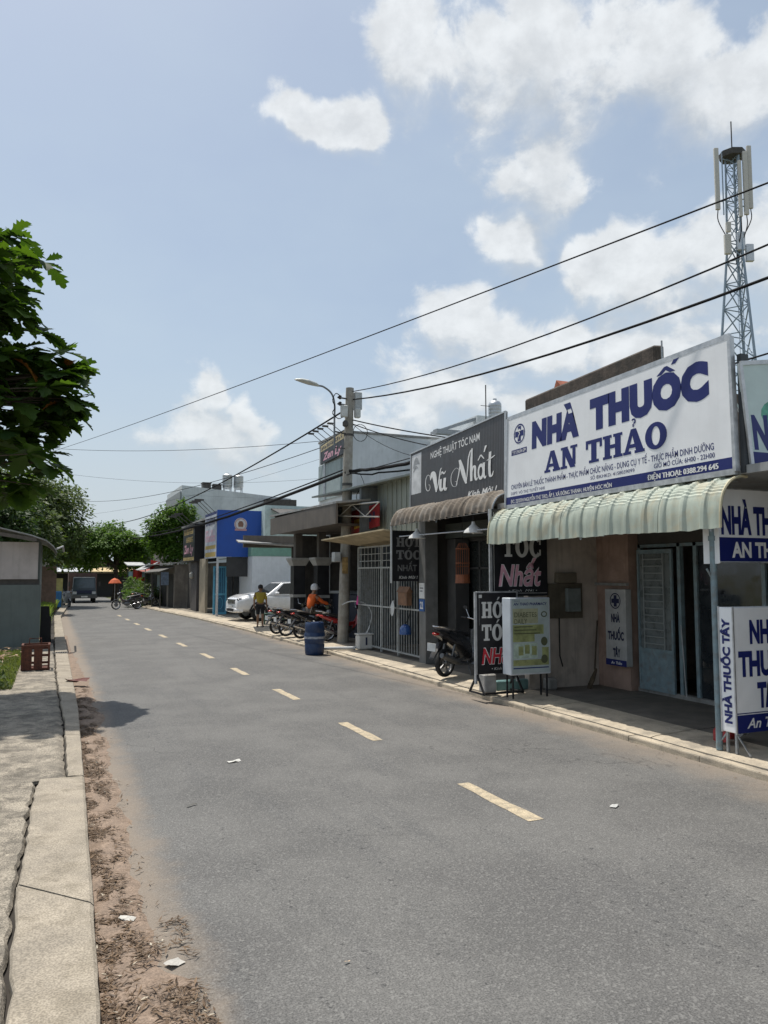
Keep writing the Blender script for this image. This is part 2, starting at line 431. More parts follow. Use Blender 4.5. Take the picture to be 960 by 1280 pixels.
def asphalt_material():
    m = bpy.data.materials.new('worn_asphalt'); m.use_nodes = True; g = NG(m.node_tree); b = m.node_tree.nodes['Principled BSDF']
    ob = g.add('ShaderNodeTexCoord').outputs['Object']
    sx = g.add('ShaderNodeSeparateXYZ'); g.link(ob, sx.inputs[0])
    fine = g.noise(ob, 88, 4, .75)
    vor = g.add('ShaderNodeTexVoronoi'); vor.inputs['Scale'].default_value = 75; g.link(ob, vor.inputs['Vector'])
    pit = g.noise(ob, 18, 5, .7)
    big = g.noise(ob, .8, 5, .6); mid = g.noise(g.mapping(ob, scale=(1.6, .25, 1)), 1.5, 4, .6)
    c = g.mix(g.smooth(big, .35, .65), (.106, .104, .100, 1), (.140, .137, .130, 1))
    c = g.mix(g.smooth(mid, .5, .72, 0, .45), c, (.092, .092, .092, 1))
    c = g.mix(1.0, c, g.smooth(fine, .3, .72, .50, 1.52), 'MULTIPLY')
    stone = g.smooth(vor.outputs['Color'], .55, .95)
    c = g.mix(g.math('MULTIPLY', stone, .45), c, (.27, .265, .25, 1))
    pm_ = g.math('MULTIPLY', g.smooth(pit, .575, .66), g.smooth(mid, .40, .62, .12, 1.0))
    c = g.mix(pm_, c, (.045, .045, .045, 1))
    # tan dust that has settled along both edges
    w1 = g.math('ADD', sx.outputs[0], g.math('MULTIPLY', g.math('SUBTRACT', g.noise(ob, 1.6, 6, .7), .5), .55))
    dl = g.smooth(w1, .66, .98, .85, 0)
    wr = g.math('ADD', sx.outputs[0], g.math('MULTIPLY', g.math('SUBTRACT', g.noise(ob, .9, 5, .65), .5), 1.3))
    dr = g.smooth(wr, 6.25, 7.05, 0, .8)
    c = g.mix(g.math('MULTIPLY', g.math('MAXIMUM', dl, dr), g.smooth(fine, .2, .75, .6, 1.0)), c, (.265, .215, .165, 1))
    wob = g.add('ShaderNodeVectorMath', operation='ADD'); nz = g.add('ShaderNodeTexNoise'); nz.inputs['Scale'].default_value = 1.3; nz.inputs['Detail'].default_value = 5
    g.link(ob, nz.inputs['Vector']); sc_v = g.add('ShaderNodeVectorMath', operation='SCALE'); g.link(nz.outputs['Color'], sc_v.inputs[0]); sc_v.inputs['Scale'].default_value = .9
    g.link(ob, wob.inputs[0]); g.link(sc_v.outputs[0], wob.inputs[1])
    vc = g.add('ShaderNodeTexVoronoi', feature='DISTANCE_TO_EDGE'); vc.inputs['Scale'].default_value = .42; g.link(wob.outputs[0], vc.inputs['Vector'])
    crk = g.math('MULTIPLY', g.smooth(vc.outputs['Distance'], .0, .005, .5, 0), g.smooth(g.noise(ob, .55, 2, .5), .56, .64))
    c = g.mix(crk, c, (.035, .034, .033, 1))
    g.link(c, b.inputs['Base Color']); b.inputs['Roughness'].default_value = .82
    b.inputs['Specular IOR Level'].default_value = .35
    bp = g.add('ShaderNodeBump'); bp.inputs['Strength'].default_value = .55; bp.inputs['Distance'].default_value = .006
    g.link(g.math('ADD', fine, g.math('MULTIPLY', vor.outputs['Distance'], .8)), bp.inputs['Height']); g.link(bp.outputs[0], b.inputs['Normal'])
    return m
mb = MB(); ys = [i * 1.0 - 12 for i in range(103)]
for y in ys: mb.v += [(lerp(XL, y) - .02, y, 0), (lerp(XR, y) + .02, y, 0)]
mb.f = [(2 * i, 2 * i + 1, 2 * i + 3, 2 * i + 2) for i in range(len(ys) - 1)]
road = structure(obj('road', mb, asphalt_material()))

paint = pm('worn_cream_road_paint', (.44, .365, .25), .8, var=.15, scale=9, dirt=(.18, .165, .14), damt=.6, dscale=13, fine=.2)
for k in range(0, 11):
    y0 = 5.95 + 3.6 * k; L = 1.33
    cx = lambda y: lerp([(-10, 4.15), (6, 4.04), (14, 3.99), (20, 3.9), (25, 3.74), (32, 3.52), (39, 3.36), (70, 2.6)], y)
    mb = MB(); pts = []
    for i in range(9):
        y = y0 + L * i / 8; pts.append((cx(y) - .075 + rnd(-.012, .012), y, .004))
    for i in range(9):
        y = y0 + L * (8 - i) / 8; pts.append((cx(y) + .075 + rnd(-.012, .012), y, .004))
    mb.add(pts, [tuple(range(18))]); obj('lane_dash', mb, paint, road)

concrete_l = pm('pale_kerb_concrete', (.305, .265, .208), .9, var=.17, scale=3, bump=.3, bscale=45, dirt=(.21, .18, .135), damt=.75, dscale=4, fine=.28)
concrete_s = pm('rough_weathered_concrete', (.25, .22, .175), .95, var=.34, scale=4, bump=1.0, bscale=42, dirt=(.095, .084, .066), damt=.75, dscale=5, fine=.45)
concrete_r = pm('dusty_pavement_concrete', (.46, .395, .30), .9, var=.16, scale=3, bump=.3, bscale=30, dirt=(.20, .18, .15), damt=.6, dscale=2.2, fine=.15)
floor_shade = pm('awning_shade_concrete', (.155, .138, .115), .85, var=.2, scale=3, bump=.3, bscale=30, dirt=(.11, .10, .085), damt=.6, dscale=2.2, fine=.15)  # pavement concrete with the shade under the shop awnings put into its colour
crackm = pm('black_joint_soil', (.035, .03, .025), 1, var=.3)

def kerb_slab(y0, y1, inner, outer, top, name, mat, parent, jag=.012, slope=0.0, sk0=0.0, sk1=0.0):
    """one cast kerb stone: gently uneven top, worn arris on the road side, ragged inner edge"""
    ny = max(3, int((y1 - y0) / .14)); us = [0, .03, .35, .7, .955, 1.0]; mb = MB(); n = len(us)
    for j in range(ny + 1):
        y = y0 + (y1 - y0) * j / ny; xi = inner(y) + rnd(-jag, jag); xo = outer(y) + rnd(-.003, .003)
        for i, u in enumerate(us):
            k_ = j / ny; yy = y - (u - .5) * (sk0 * (1 - k_) ** 3 + sk1 * k_ ** 3)
            z = top + slope * (u - .5) + .006 * noise.noise((u * 2.1, y * 1.3, 3.3)) - (.014 if i == n - 1 else 0) - (.018 if i == 0 else 0)
            if j in (0, ny): z -= .006
            mb.v.append((xi + (xo - xi) * u, yy, z))
    for j in range(ny):
        for i in range(n - 1):
            a = j * n + i; mb.f.append((a, a + 1, a + n + 1, a + n))
    o0 = len(mb.v)
    border = [i for i in range(n)] + [j * n + n - 1 for j in range(1, ny + 1)] + [ny * n + i for i in range(n - 2, -1, -1)] + [j * n for j in range(ny - 1, 0, -1)]
    for i in border: p = mb.v[i]; mb.v.append((p[0], p[1], -.05))
    m = len(border)
    for i in range(m):
        j = (i + 1) % m; mb.f.append((border[i], o0 + i, o0 + j, border[j]))
    return obj(name, mb, mat, parent)

# ---- left kerb
kl = structure(obj('kerb', MB().add([(lerp(XL, y) - d, y, .055) for y in range(-6, 64, 2) for d in (.62, .03)],
                                   [(2 * i, 2 * i + 1, 2 * i + 3, 2 * i + 2) for i in range(34)]), crackm))
inner_l = lambda y: (lerp([(-6, -.13), (4, -.135), (5.8, -.15), (8.7, -.075)], y) if y < 8.72 else lerp([(8.7, .2), (12, .215), (17, .14), (24, .12), (42, .12), (54, .55), (66, .8)], y)) + .022 * noise.noise((y * 1.3, 4, 0))
ybr = [-5.5, -2.2, 1.2, 5.62, 8.72, 10.9, 13.9, 16.9, 19.8, 22.0]
for a, b_ in zip(ybr, ybr[1:]):
    kerb_slab(a + .011, b_ - .011, (lambda y, A=a, B=b_: inner_l(min(max(y, A + .02), B - .02))), lambda y: lerp(XL, y), .125, 'kerb_stone',
              concrete_l, kl, sk0=.5 if abs(a - 5.62) < .1 else .02, sk1=.5 if abs(b_ - 5.62) < .1 else .02, slope=-.01)
y = 22.5
while y < 62:
    kerb_slab(y + .01, y + 2.99, inner_l, lambda y: lerp(XL, y), .12, 'kerb_stone', concrete_l, kl, jag=.006); y += 3
# drain inlet with a grate of bars, set in the kerb line
gr = thing('drain_grate', 'rusty storm drain grate set across the kerb by the crate', 'drain grate', (.3, 22.24, .06))
obj('sump', MB().box(.04, .43, 22.02, 22.48, .0, .085), crackm, gr)
iron = pm('dark_cast_iron', (.085, .08, .075), .7, .4, var=.3)
for i in range(7): obj('grate_bar', MB().box(.06 + i * .056, .09 + i * .056, 22.03, 22.47, .086, .122), iron, gr)

# ---- left pavement, rough broken concrete
mb = MB(); xs = [-14, -8, -5, -3.5, -2.5, -2] + [-1.6 + .075 * i for i in range(24)]
ysr = [-6, -3, 0, 2] + [3 + .075 * i for i in range(240)] + [21.5 + i for i in range(5)]
cols_ = len(xs) + 1
for yy in ysr:
    edge = inner_l(yy) - .012 - .045 * max(0, noise.noise((yy * 5, 7, 1)) + .15)
    for x in xs:
        x2 = min(x, edge - .02); z = .108 + .012 * noise.noise((x2 * 2.3, yy * 2.3, 0)) + .004 * noise.noise((x2 * 5, yy * 5, 5))
        mb.v.append((x2, yy, z))
    mb.v.append((edge, yy, .075))
for j in range(len(ysr) - 1):
    for i in range(cols_ - 1): a = j * cols_ + i; mb.f.append((a, a + 1, a + cols_ + 1, a + cols_))
structure(obj('pavement', mb, concrete_s, smooth=True))

# ---- dirt heaped in the left gutter
dirtm = pm('gutter_silt', (.255, .19, .142), 1, var=.25, scale=5, bump=.6, bscale=60, dirt=(.11, .075, .05), damt=.6, dscale=5, fine=.25)
mb = MB(); nyd = 330; nu = 8
for j in range(nyd + 1):
    y = 1.5 + j * .085; w = .33 + .14 * noise.noise((0, y * .9, 2)) + .09 * noise.noise((0, y * 4, 8)) + (.14 * max(0, 1 - abs(y - 4.3) / 1.2)); x0 = lerp(XL, y) - .01
    w = max(.12, w * (1 if y < 16 else max(.35, 1 - (y - 16) / 14)))
    for i in range(nu + 1):
        u = i / nu; h = (math.sin(math.pi * min(1, u * .8 + .2)) ** 1.0) * .022 * (1 + .7 * noise.noise((u * 3, y * 3, 0))) + .004 * noise.noise((u * 9, y * 9, 1))
        mb.v.append((x0 + w * u, y, max(.001, h + .004) if 0 < i < nu else (-.002 if i == nu else .02)))
for j in range(nyd):
    for i in range(nu): a = j * (nu + 1) + i; mb.f.append((a, a + 1, a + nu + 2, a + nu + 1))
stuff(tag(obj('gutter_dirt', mb, dirtm, smooth=True), 'strip of pinkish dirt silted up along the left kerb', 'dirt'))
# dry leaf litter on top of it
def litter(n, fn, seed, sz=(.018, .055), thin=(.16, .5)):
    random.seed(seed); mb = MB()
    for _ in range(n):
        x, y, z = fn(); L = rnd(*sz); w = L * rnd(*thin); a = rnd(0, 6.28); t = rnd(-.35, .35); c_, s_ = math.cos(a), math.sin(a)
        pts = []
        for (u, v, h) in ((-L / 2, 0, 0), (0, -w / 2, .25), (L / 2, 0, rnd(-.2, .8)), (0, w / 2, .25)):
            pts.append((x + u * c_ - v * s_, y + u * s_ + v * c_, z + .005 + abs(h) * L * .35 + u * t * .4 + .006))
        mb.add(pts, [(0, 1, 2, 3)])
    return mb
def lit_pos():
    y = 3.2 + random.random() ** 1.6 * 13
    x = lerp(XL, y) + abs(random.gauss(0, .12)) + .01
    if y < 5.2 and random.random() < .6: x = lerp(XL, y) + rnd(.01, .55)
    if noise.noise((x * 5, y * 3.2, 2)) < rnd(-.25, .3): return lit_pos()
    return x, y, .014 if x - lerp(XL, y) < .4 else .004
littm = leafmat('dry_leaf_litter', (.055, .034, .02), (.21, .14, .085), .05)
stuff(tag(obj('leaf_litter', litter(9000, lit_pos, 11, (.02, .085), (.07, .24)), littm), 'brown dry leaf litter lying along the left gutter', 'leaf litter'))
pale = leafmat('bleached_scraps', (.42, .36, .27), (.50, .45, .36), .05)
stuff(tag(obj('pale_litter', litter(260, lit_pos, 12, (.02, .05)), pale), 'pale bleached leaf scraps scattered in the gutter', 'leaf litter'))
# road grit
gritm = pm('grit', (.2, .185, .165), .95, var=.4)
stuff(tag(obj('grit', litter(500, lambda: (rnd(.6, 6.6), rnd(3.5, 16), 0), 14, (.006, .02)), gritm), 'loose grit scattered across the road surface', 'grit'))
def scrap(name, x, y, z, L, W, rot, colr, label, cat, hh=.018):
    mb = MB(); pts = []
    for i in range(5):
        for j in range(4):
            u, v = (i / 4 - .5) * L, (j / 3 - .5) * W
            pts.append((x + u * math.cos(rot) - v * math.sin(rot), y + u * math.sin(rot) + v * math.cos(rot), z + .006 + hh * (noise.noise((u * 22, v * 22, x)) + .4)))
    mb.add(pts, [(i * 4 + j, i * 4 + j + 1, i * 4 + j + 5, i * 4 + j + 4) for i in range(4) for j in range(3)])
    return tag(obj(name, mb, pm('scrap_%s' % name + str(colr), colr, .7, var=.15, scale=30)), label, cat)
scrap('paper_scrap', .70, 4.62, .004, .10, .07, .5, (.42, .40, .36), 'grey crumpled paper scrap lying in the near gutter dirt', 'litter')
scrap('paper_scrap', .50, 5.28, .018, .10, .05, -.4, (.50, .48, .43), 'white paper scrap in the gutter by the kerb joint', 'litter')
scrap('plastic_scrap', .78, 3.62, .02, .13, .09, .3, (.40, .43, .38), 'flattened pale plastic scrap at the bottom edge of the gutter', 'litter')
scrap('paper_scrap', 2.02, 9.15, .0, .16, .07, .2, (.55, .54, .50), 'small white paper lying on the left lane asphalt', 'litter')
scrap('dead_leaf', .5, 16.2, .12, .42, .2, -.35, (.10, .02, .012), 'curled dark red dead leaf hanging over the kerb edge', 'leaf', .07)
scrap('cigarette_butt', 1.6, 4.25, .0, .035, .012, .2, (.45, .33, .22), 'tan cigarette butt lying on the near asphalt', 'litter')
scrap('leaf_scrap', 1.28, 7.6, .0, .12, .02, .5, (.06, .055, .04), 'dark twig lying on the asphalt near the gutter', 'twig')
scrap('paper_scrap', 4.95, 6.0, .0, .10, .06, .6, (.42, .42, .40), 'torn pale scrap on the asphalt beside the near lane dash', 'litter')

# ---- right kerb and pavement
kr = structure(obj('kerb', MB().add([(lerp(XR, y) + d, y, .04) for y in range(-6, 64, 2) for d in (.0, .5)],
                                   [(2 * i, 2 * i + 1, 2 * i + 3, 2 * i + 2) for i in range(34)]), crackm))
y = -5.0; random.seed(8)
while y < 62:
    L = 1.2 + rnd(-.02, .02)
    kerb_slab(y + .006, y + L - .006, lambda y: lerp(XR, y) + .13, lambda y: lerp(XR, y), .075 + rnd(-.008, .008), 'kerb_stone', concrete_r, kr, jag=.006); y += L
pv = structure(obj('pavement', MB().add([(lerp(XR, y) + d, y, .058) for y in range(-6, 64, 2) for d in (.2, 7.5)],
                                       [(2 * i, 2 * i + 1, 2 * i + 3, 2 * i + 2) for i in range(34)]), pm('pavement_bed', (.13, .115, .095), 1, var=.3, dirt=(.08, .07, .055))))
y = -4.0
while y < 62:
    L = 2.4
    def pav(x0, x1, zf):
        m = MB(); n = 8
        for j in range(5):
            yy = y + .012 + (L - .024) * j / 4
            for i in range(n + 1):
                u = i / n; X = x0(yy) + (x1(yy) - x0(yy)) * u
                m.v.append((X, yy, zf(u) + .007 * noise.noise((X * 2, yy * 2, 9)) - (.012 if i == 0 else 0)))
        for j in range(4):
            for i in range(n): a = j * (n + 1) + i; m.f.append((a, a + 1, a + n + 2, a + n + 1))
        o0 = len(m.v)
        for j in range(5): q = m.v[j * (n + 1)]; m.v.append((q[0], q[1], .03))
        for j in range(4): m.f.append((j * (n + 1), (j + 1) * (n + 1), o0 + j + 1, o0 + j))
        for jj in (0, 4):
            o1 = len(m.v)
            for i in range(n + 1): q = m.v[jj * (n + 1) + i]; m.v.append((q[0], q[1], .03))
            for i in range(n): m.f.append((jj * (n + 1) + i, jj * (n + 1) + i + 1, o1 + i + 1, o1 + i))
        return m
    obj('paving_slab', pav(lambda q: lerp(XR, q) + .195, lambda q: lerp(XR, q) + .95, lambda u: .085 + .035 * u), concrete_r, pv)
    obj('paving_slab', pav(lambda q: lerp(XR, q) + .966, lambda q: lerp(XR, q) + 3.6, lambda u: .122), floor_shade if y < 19 else concrete_s, pv)
    y += L
stuff(tag(obj('pavement_litter', litter(260, lambda: (lerp(XR, 10) + abs(random.gauss(0, .3)) - .25, rnd(5, 20), .0 if random.random() < .5 else .1), 19, (.015, .05)), littm),
          'dry leaf crumbs scattered along the right kerb', 'leaf litter'))
# ================================================================== NEAR SHOPS ON THE RIGHT
random.seed(21)
navy = flat('navy_vinyl', (.009, .017, .135), .45)
vinyl = pm('white_vinyl_sheet', (.86, .875, .89), .5, var=.03, scale=2, streak=.04, dirt=(.66, .66, .66), damt=.15, dscale=1.7)
alu = pm('dull_aluminium', (.55, .56, .57), .45, .7, var=.15, scale=9)
blackv = pm('black_print', (.012, .012, .015), .45, var=.2, scale=6)
whitel = pm('white_letters', (.78, .78, .77), .5, var=.06)
dim = pm('silver_letters', (.62, .62, .60), .5, var=.1)
pinkl = pm('pink_letters', (.68, .36, .44), .5, var=.15, scale=10)
redl = pm('red_letters', (.50, .025, .04), .5, var=.15)
steel = pm('galvanised_steel', (.36, .39, .41), .5, .5, var=.2, scale=12, dirt=(.19, .11, .06), damt=.35, dscale=9)
bluesteel = pm('pale_blue_steel_paint', (.20, .275, .305), .5, var=.15, scale=7, dirt=(.17, .12, .08), damt=.4, dscale=8)
wallw = pm('stained_whitewash', (.45, .395, .345), .9, var=.14, scale=2, bump=.25, bscale=18, streak=.35, dirt=(.22, .20, .17), damt=.6, dscale=1.6)
pinkw = pm('faded_pink_plaster', (.35, .24, .19), .9, var=.15, scale=3, bump=.2, bscale=18, streak=.3, dirt=(.20, .13, .10), damt=.5, dscale=2)
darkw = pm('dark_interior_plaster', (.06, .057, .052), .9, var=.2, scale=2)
cement = pm('grey_cement_render', (.27, .265, .25), .9, var=.2, scale=2.5, bump=.3, bscale=20, streak=.4, dirt=(.13, .125, .11), damt=.5)
mossy = pm('mossy_black_masonry', (.085, .068, .056), .95, var=.35, scale=5, bump=.6, bscale=22, streak=.6, dirt=(.035, .035, .03), damt=.8, dscale=3)
tilem = pm('red_clay_tile', (.36, .12, .07), .85, var=.3, scale=7, dirt=(.12, .06, .04), damt=.5)
zinc = pm('weathered_metal_roof', (.33, .335, .33), .55, .3, var=.18, scale=3, dirt=(.20, .13, .08), damt=.5, dscale=2, streak=.2)
darkglass = glassmat('dark_shop_glass')
rubber = pm('black_rubber', (.018, .018, .018), .8, var=.2)
floor_t = pm('shop_floor_tile', (.30, .27, .23), .6, var=.15, scale=3, dirt=(.16, .14, .12), damt=.5)

# ---- pharmacy building
ph = thing('pharmacy_shop', 'open fronted pharmacy with pink column, blue grille door and flat roof', 'shop', (10, 9, .12))
obj('side_wall', MB().box(7.95, 13.2, 11.86, 12.0, .1, 3.36), wallw, ph)
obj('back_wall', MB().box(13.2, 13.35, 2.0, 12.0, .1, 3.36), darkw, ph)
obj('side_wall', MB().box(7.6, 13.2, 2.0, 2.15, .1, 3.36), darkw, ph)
obj('roof', MB().box(7.42, 13.4, 1.9, 12.02, 3.37, 3.47), zinc, ph)
obj('column', MB().box(9.50, 9.95, 10.98, 11.855, .12, 3.365), pinkw, ph)
obj('ledge', MB().box(9.44, 9.5, 10.98, 11.855, 1.98, 2.03), cement, ph)
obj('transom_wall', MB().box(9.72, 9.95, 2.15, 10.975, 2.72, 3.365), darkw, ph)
# frames of the openings
fr = MB()
for yy in (10.93, 9.98, 9.62, 8.3, 6.4): fr.box(9.70, 9.78, yy - .035, yy + .035, .13, 2.715)
fr.box(9.70, 9.78, 6.4, 10.96, 2.66, 2.715)
obj('door_frame', fr, bluesteel, ph)
d = obj('grille_door', MB().box(9.62, 9.66, 10.06, 10.10, .18, 2.62).box(9.62, 9.66, 10.86, 10.90, .18, 2.62).box(9.62, 9.66, 10.10, 10.86, 2.55, 2.62)
        .box(9.62, 9.66, 10.10, 10.86, .18, .26).box(9.62, 9.66, 10.10, 10.86, .83, .9), bluesteel, ph)
obj('kick_panel', MB().box(9.63, 9.65, 10.10, 10.86, .26, .83), bluesteel, d)
pane = obj('pane', MB().box(9.648, 9.655, 10.10, 10.86, .9, 2.55), pm('frosted_door_glass', (.16, .18, .18), .3, var=.2), d)
white_bar = pm('cream_grille_bars', (.30, .33, .33), .5, var=.1)
for k in range(13): obj('grille_bar', MB().box(9.60, 9.618, 10.25, 10.72, .98 + k * .122, .996 + k * .122), white_bar, d)
for yy in (10.24, 10.72): obj('grille_bar', MB().box(9.60, 9.619, yy, yy + .016, .9, 2.55), white_bar, d)
obj('shop_glass', MB().box(9.735, 9.745, 8.34, 9.58, .18, 2.66), darkglass, ph)
obj('shop_glass', MB().box(9.735, 9.745, 6.44, 8.26, .18, 2.66), darkglass, ph)
obj('threshold', MB().box(9.66, 9.8, 6.4, 11.0, .12, .19), cement, ph)
obj('counter', MB().box(10.8, 11.4, 5.5, 9.8, .12, 1.05), pm('dim_counter', (.25, .24, .22), .5, var=.1), ph)
obj('shelf', MB().box(12.7, 13.15, 4, 11.3, .12, 2.3), pm('medicine_shelf', (.20, .20, .21), .6, var=.6, scale=6), ph)
# board and meter on the side wall
mbx = thing('meter_board', 'grey electricity meter board on the whitewashed side wall', 'meter board', (8.8, 11.85, 1.4))
obj('backboard', MB().box(8.36, 9.12, 11.81, 11.855, 1.38, 2.02), pm('old_plywood', (.10, .085, .06), .9, var=.3, streak=.4), mbx, bevel=.005)
obj('meter_case', MB().box(8.72, 9.02, 11.72, 11.81, 1.50, 1.93), pm('dull_grey_case', (.16, .18, .17), .6, var=.2), mbx, bevel=.01)
obj('top_box', MB().box(8.52, 8.95, 11.74, 11.855, 2.03, 2.22), pm('brown_fuse_box', (.13, .11, .08), .8, var=.25), mbx, bevel=.01)
obj('conduit', MB().tube([(8.6, 11.83, 1.38), (8.6, 11.83, .7), (8.66, 11.83, .5)], .012, 6), rubber, mbx)
# broom and sticks
bm_ = thing('broom', 'dark broom leaning against the whitewashed wall', 'broom', (9.2, 11.6, .12))
obj('handle', MB().tube([(9.16, 11.55, .45), (9.44, 11.80, 1.32)], .014, 6), pm('dark_wood', (.06, .045, .03), .8), bm_)
obj('bristles', MB().loft([(9.0, .14, .05, .07), (9.08, .28, .07, .05), (9.17, .46, .03, .02)], 8).fn(lambda p: p + Vector((0, 11.52, 0))), pm('broom_fibre', (.09, .065, .04), 1, var=.4), bm_)
tag(obj('metal_rod', MB().tube([(9.52, 9.70, .2), (9.60, 9.86, 1.35)], .008, 6), alu), 'thin pale rod leaning in the pharmacy doorway', 'rod')
tag(obj('stone_block', MB().box(8.18, 8.40, 11.62, 11.80, .12, .33), cement, bevel=.03), 'pale stone block standing behind the poster light box', 'block')

# ---- tall vertical light box on the pink column
vb = thing('light_box_sign', 'narrow vertical light box sign with cross on the pink column', 'sign', (9.45, 11.18, .56))
obj('case', MB().box(9.36, 9.50, 10.92, 11.47, .55, 1.92), pm('ivory_light_box', (.42, .42, .41), .5, var=.12, streak=.2), vb, bevel=.008)
F = Face((9.358, 11.47, 1.92), (9.358, 10.92, 1.92), (9.358, 10.92, .55), (9.358, 11.47, .55))
dk = flat('dull_navy_print', (.015, .02, .06), .5)
F.text(vb, 'NHÀ', .30, .72, .33, .43, dk, .045); F.text(vb, 'THUỐC', .12, .90, .56, .66, dk, .045); F.text(vb, 'TÂY', .36, .72, .78, .88, dk, .045)
F.rect(vb, 0, 1, .92, 1, navy); F.text(vb, 'An Thảo', .25, .78, .945, .98, whitel, .02, .25)
a = F.w / F.h
F.polys(vb, [[(x * 1.0, y) for x, y in q] for q in ring(.5, .5, (.5, .5), (.43, .43), n=32)], .26, .78, .05, .05 + .52 * a, dk)
F.polys(vb, [rc(.36, .64, .14, .86), rc(.14, .36, .36, .64), rc(.64, .86, .36, .64)], .26, .78, .05, .05 + .52 * a, dk)

# ---- the big pharmacy signboard
bs = thing('shop_signboard', 'large white signboard with navy pharmacy lettering above green awning', 'sign', (7.4, 9, 3.4))
TL, TR, BR, BL = (7.33, 11.50, 4.93), (7.33, 6.62, 5.03), (7.33, 6.60, 3.40), (7.33, 11.60, 3.37)
obj('panel', MB().slab(TL, TR, BR, BL, .04).fn(lambda p: p), vinyl, bs)
F = Face(TL, TR, BR, BL)
if F.n.x > 0: F.n = -F.n
fb = MB()
for a_, b_ in ((TL, TR), (TR, BR), (BR, BL), (BL, TL)):
    fb.bar(Vector(a_) + Vector((.02, 0, 0)), Vector(b_) + Vector((.02, 0, 0)), .045, .07)
obj('frame', fb, alu, bs)
sb = MB()
for yy in (6.9, 8.1, 9.3, 10.5, 11.4): sb.bar((7.4, yy, 3.45), (7.4, yy, 4.85), .04, .04).bar((7.4, yy, 4.6), (8.5, yy, 3.5), .035, .035)
obj('support_frame', sb, steel, bs)
F.text(bs, 'NHÀ', .158, .415, .16, .395, navy, .085, space=1.1); F.text(bs, 'THUOC', .468, .932, .14, .385, navy, .085, space=1.1); F.polys(bs, [[(0, 0), (.28, 0), (.5, .5), (.5, 1), (.42, 1)], [(.5, .5), (.72, 0), (1, 0), (.58, 1), (.5, 1)], [(.78, .95), (1.0, .95), (1.34, 1.9), (1.0, 1.9)]], .752, .822, .055, .115, navy)
an = serif(['A', 'N', ' ', 'T', 'H', 'A', 'hook', 'O'])
F.polys(bs, an, .235, .79, .495, .71, navy)
F.text(bs, 'CHUYÊN BÁN LẺ THUỐC THÀNH PHẨM - THỰC PHẨM CHỨC NĂNG - DỤNG CỤ Y TẾ - THỰC PHẨM DINH DƯỠNG', .035, .94, .762, .812, navy, .010)
F.text(bs, 'DSPT: VÕ THỊ TUYẾT NHI', .035, .235, .845, .875, navy, .005)
F.text(bs, 'SỐ ĐKHKD: 41S8039099', .47, .66, .838, .868, navy, .005); F.text(bs, 'GIỜ MỞ CỬA: 6H00 - 22H00', .735, .942, .835, .872, navy, .012)
F.rect(bs, 0, 1, .893, 1.0, navy)
for dx in (0, .0011): F.text(bs, 'ĐC: 22/27/H NGUYỄN THỊ TẠO, ẤP 5, XÃ ĐÔNG THẠNH, HUYỆN HÓC MÔN', .035 + dx, .565 + dx, .93, .968, whitel, 0, off=.004 + dx)
for dx in (0, .0012, .0024): F.text(bs, 'ĐIỆN THOẠI: 0388.294 645', .71 + dx, .95 + dx, .92, .962, whitel, 0, off=.004 + dx * .5)
a = F.w / F.h; u0, u1 = .045, .115; t0 = .10; t1 = t0 + (u1 - u0) * a
F.polys(bs, ring(.5, .5, (.5, .5), (.43, .43), n=36), u0, u1, t0, t1, navy, name='emblem')
F.polys(bs, [rc(.36, .64, .12, .88), rc(.12, .36, .36, .64), rc(.64, .88, .36, .64)], u0, u1, t0, t1, navy, name='emblem')
F.polys(bs, ribbon([(.5, .76), (.46, .62), (.56, .5), (.45, .38), (.5, .22)], .04, .02, wm=.05) + [[(.32, .62), (.68, .62), (.58, .72), (.42, .72)]], u0, u1, t0, t1, whitel, name='emblem', off=.008)
F.rect(bs, .032, .128, .375, .435, navy); F.text(bs, 'ĐẠT CHUẨN GPP', .038, .122, .388, .422, whitel, .02)

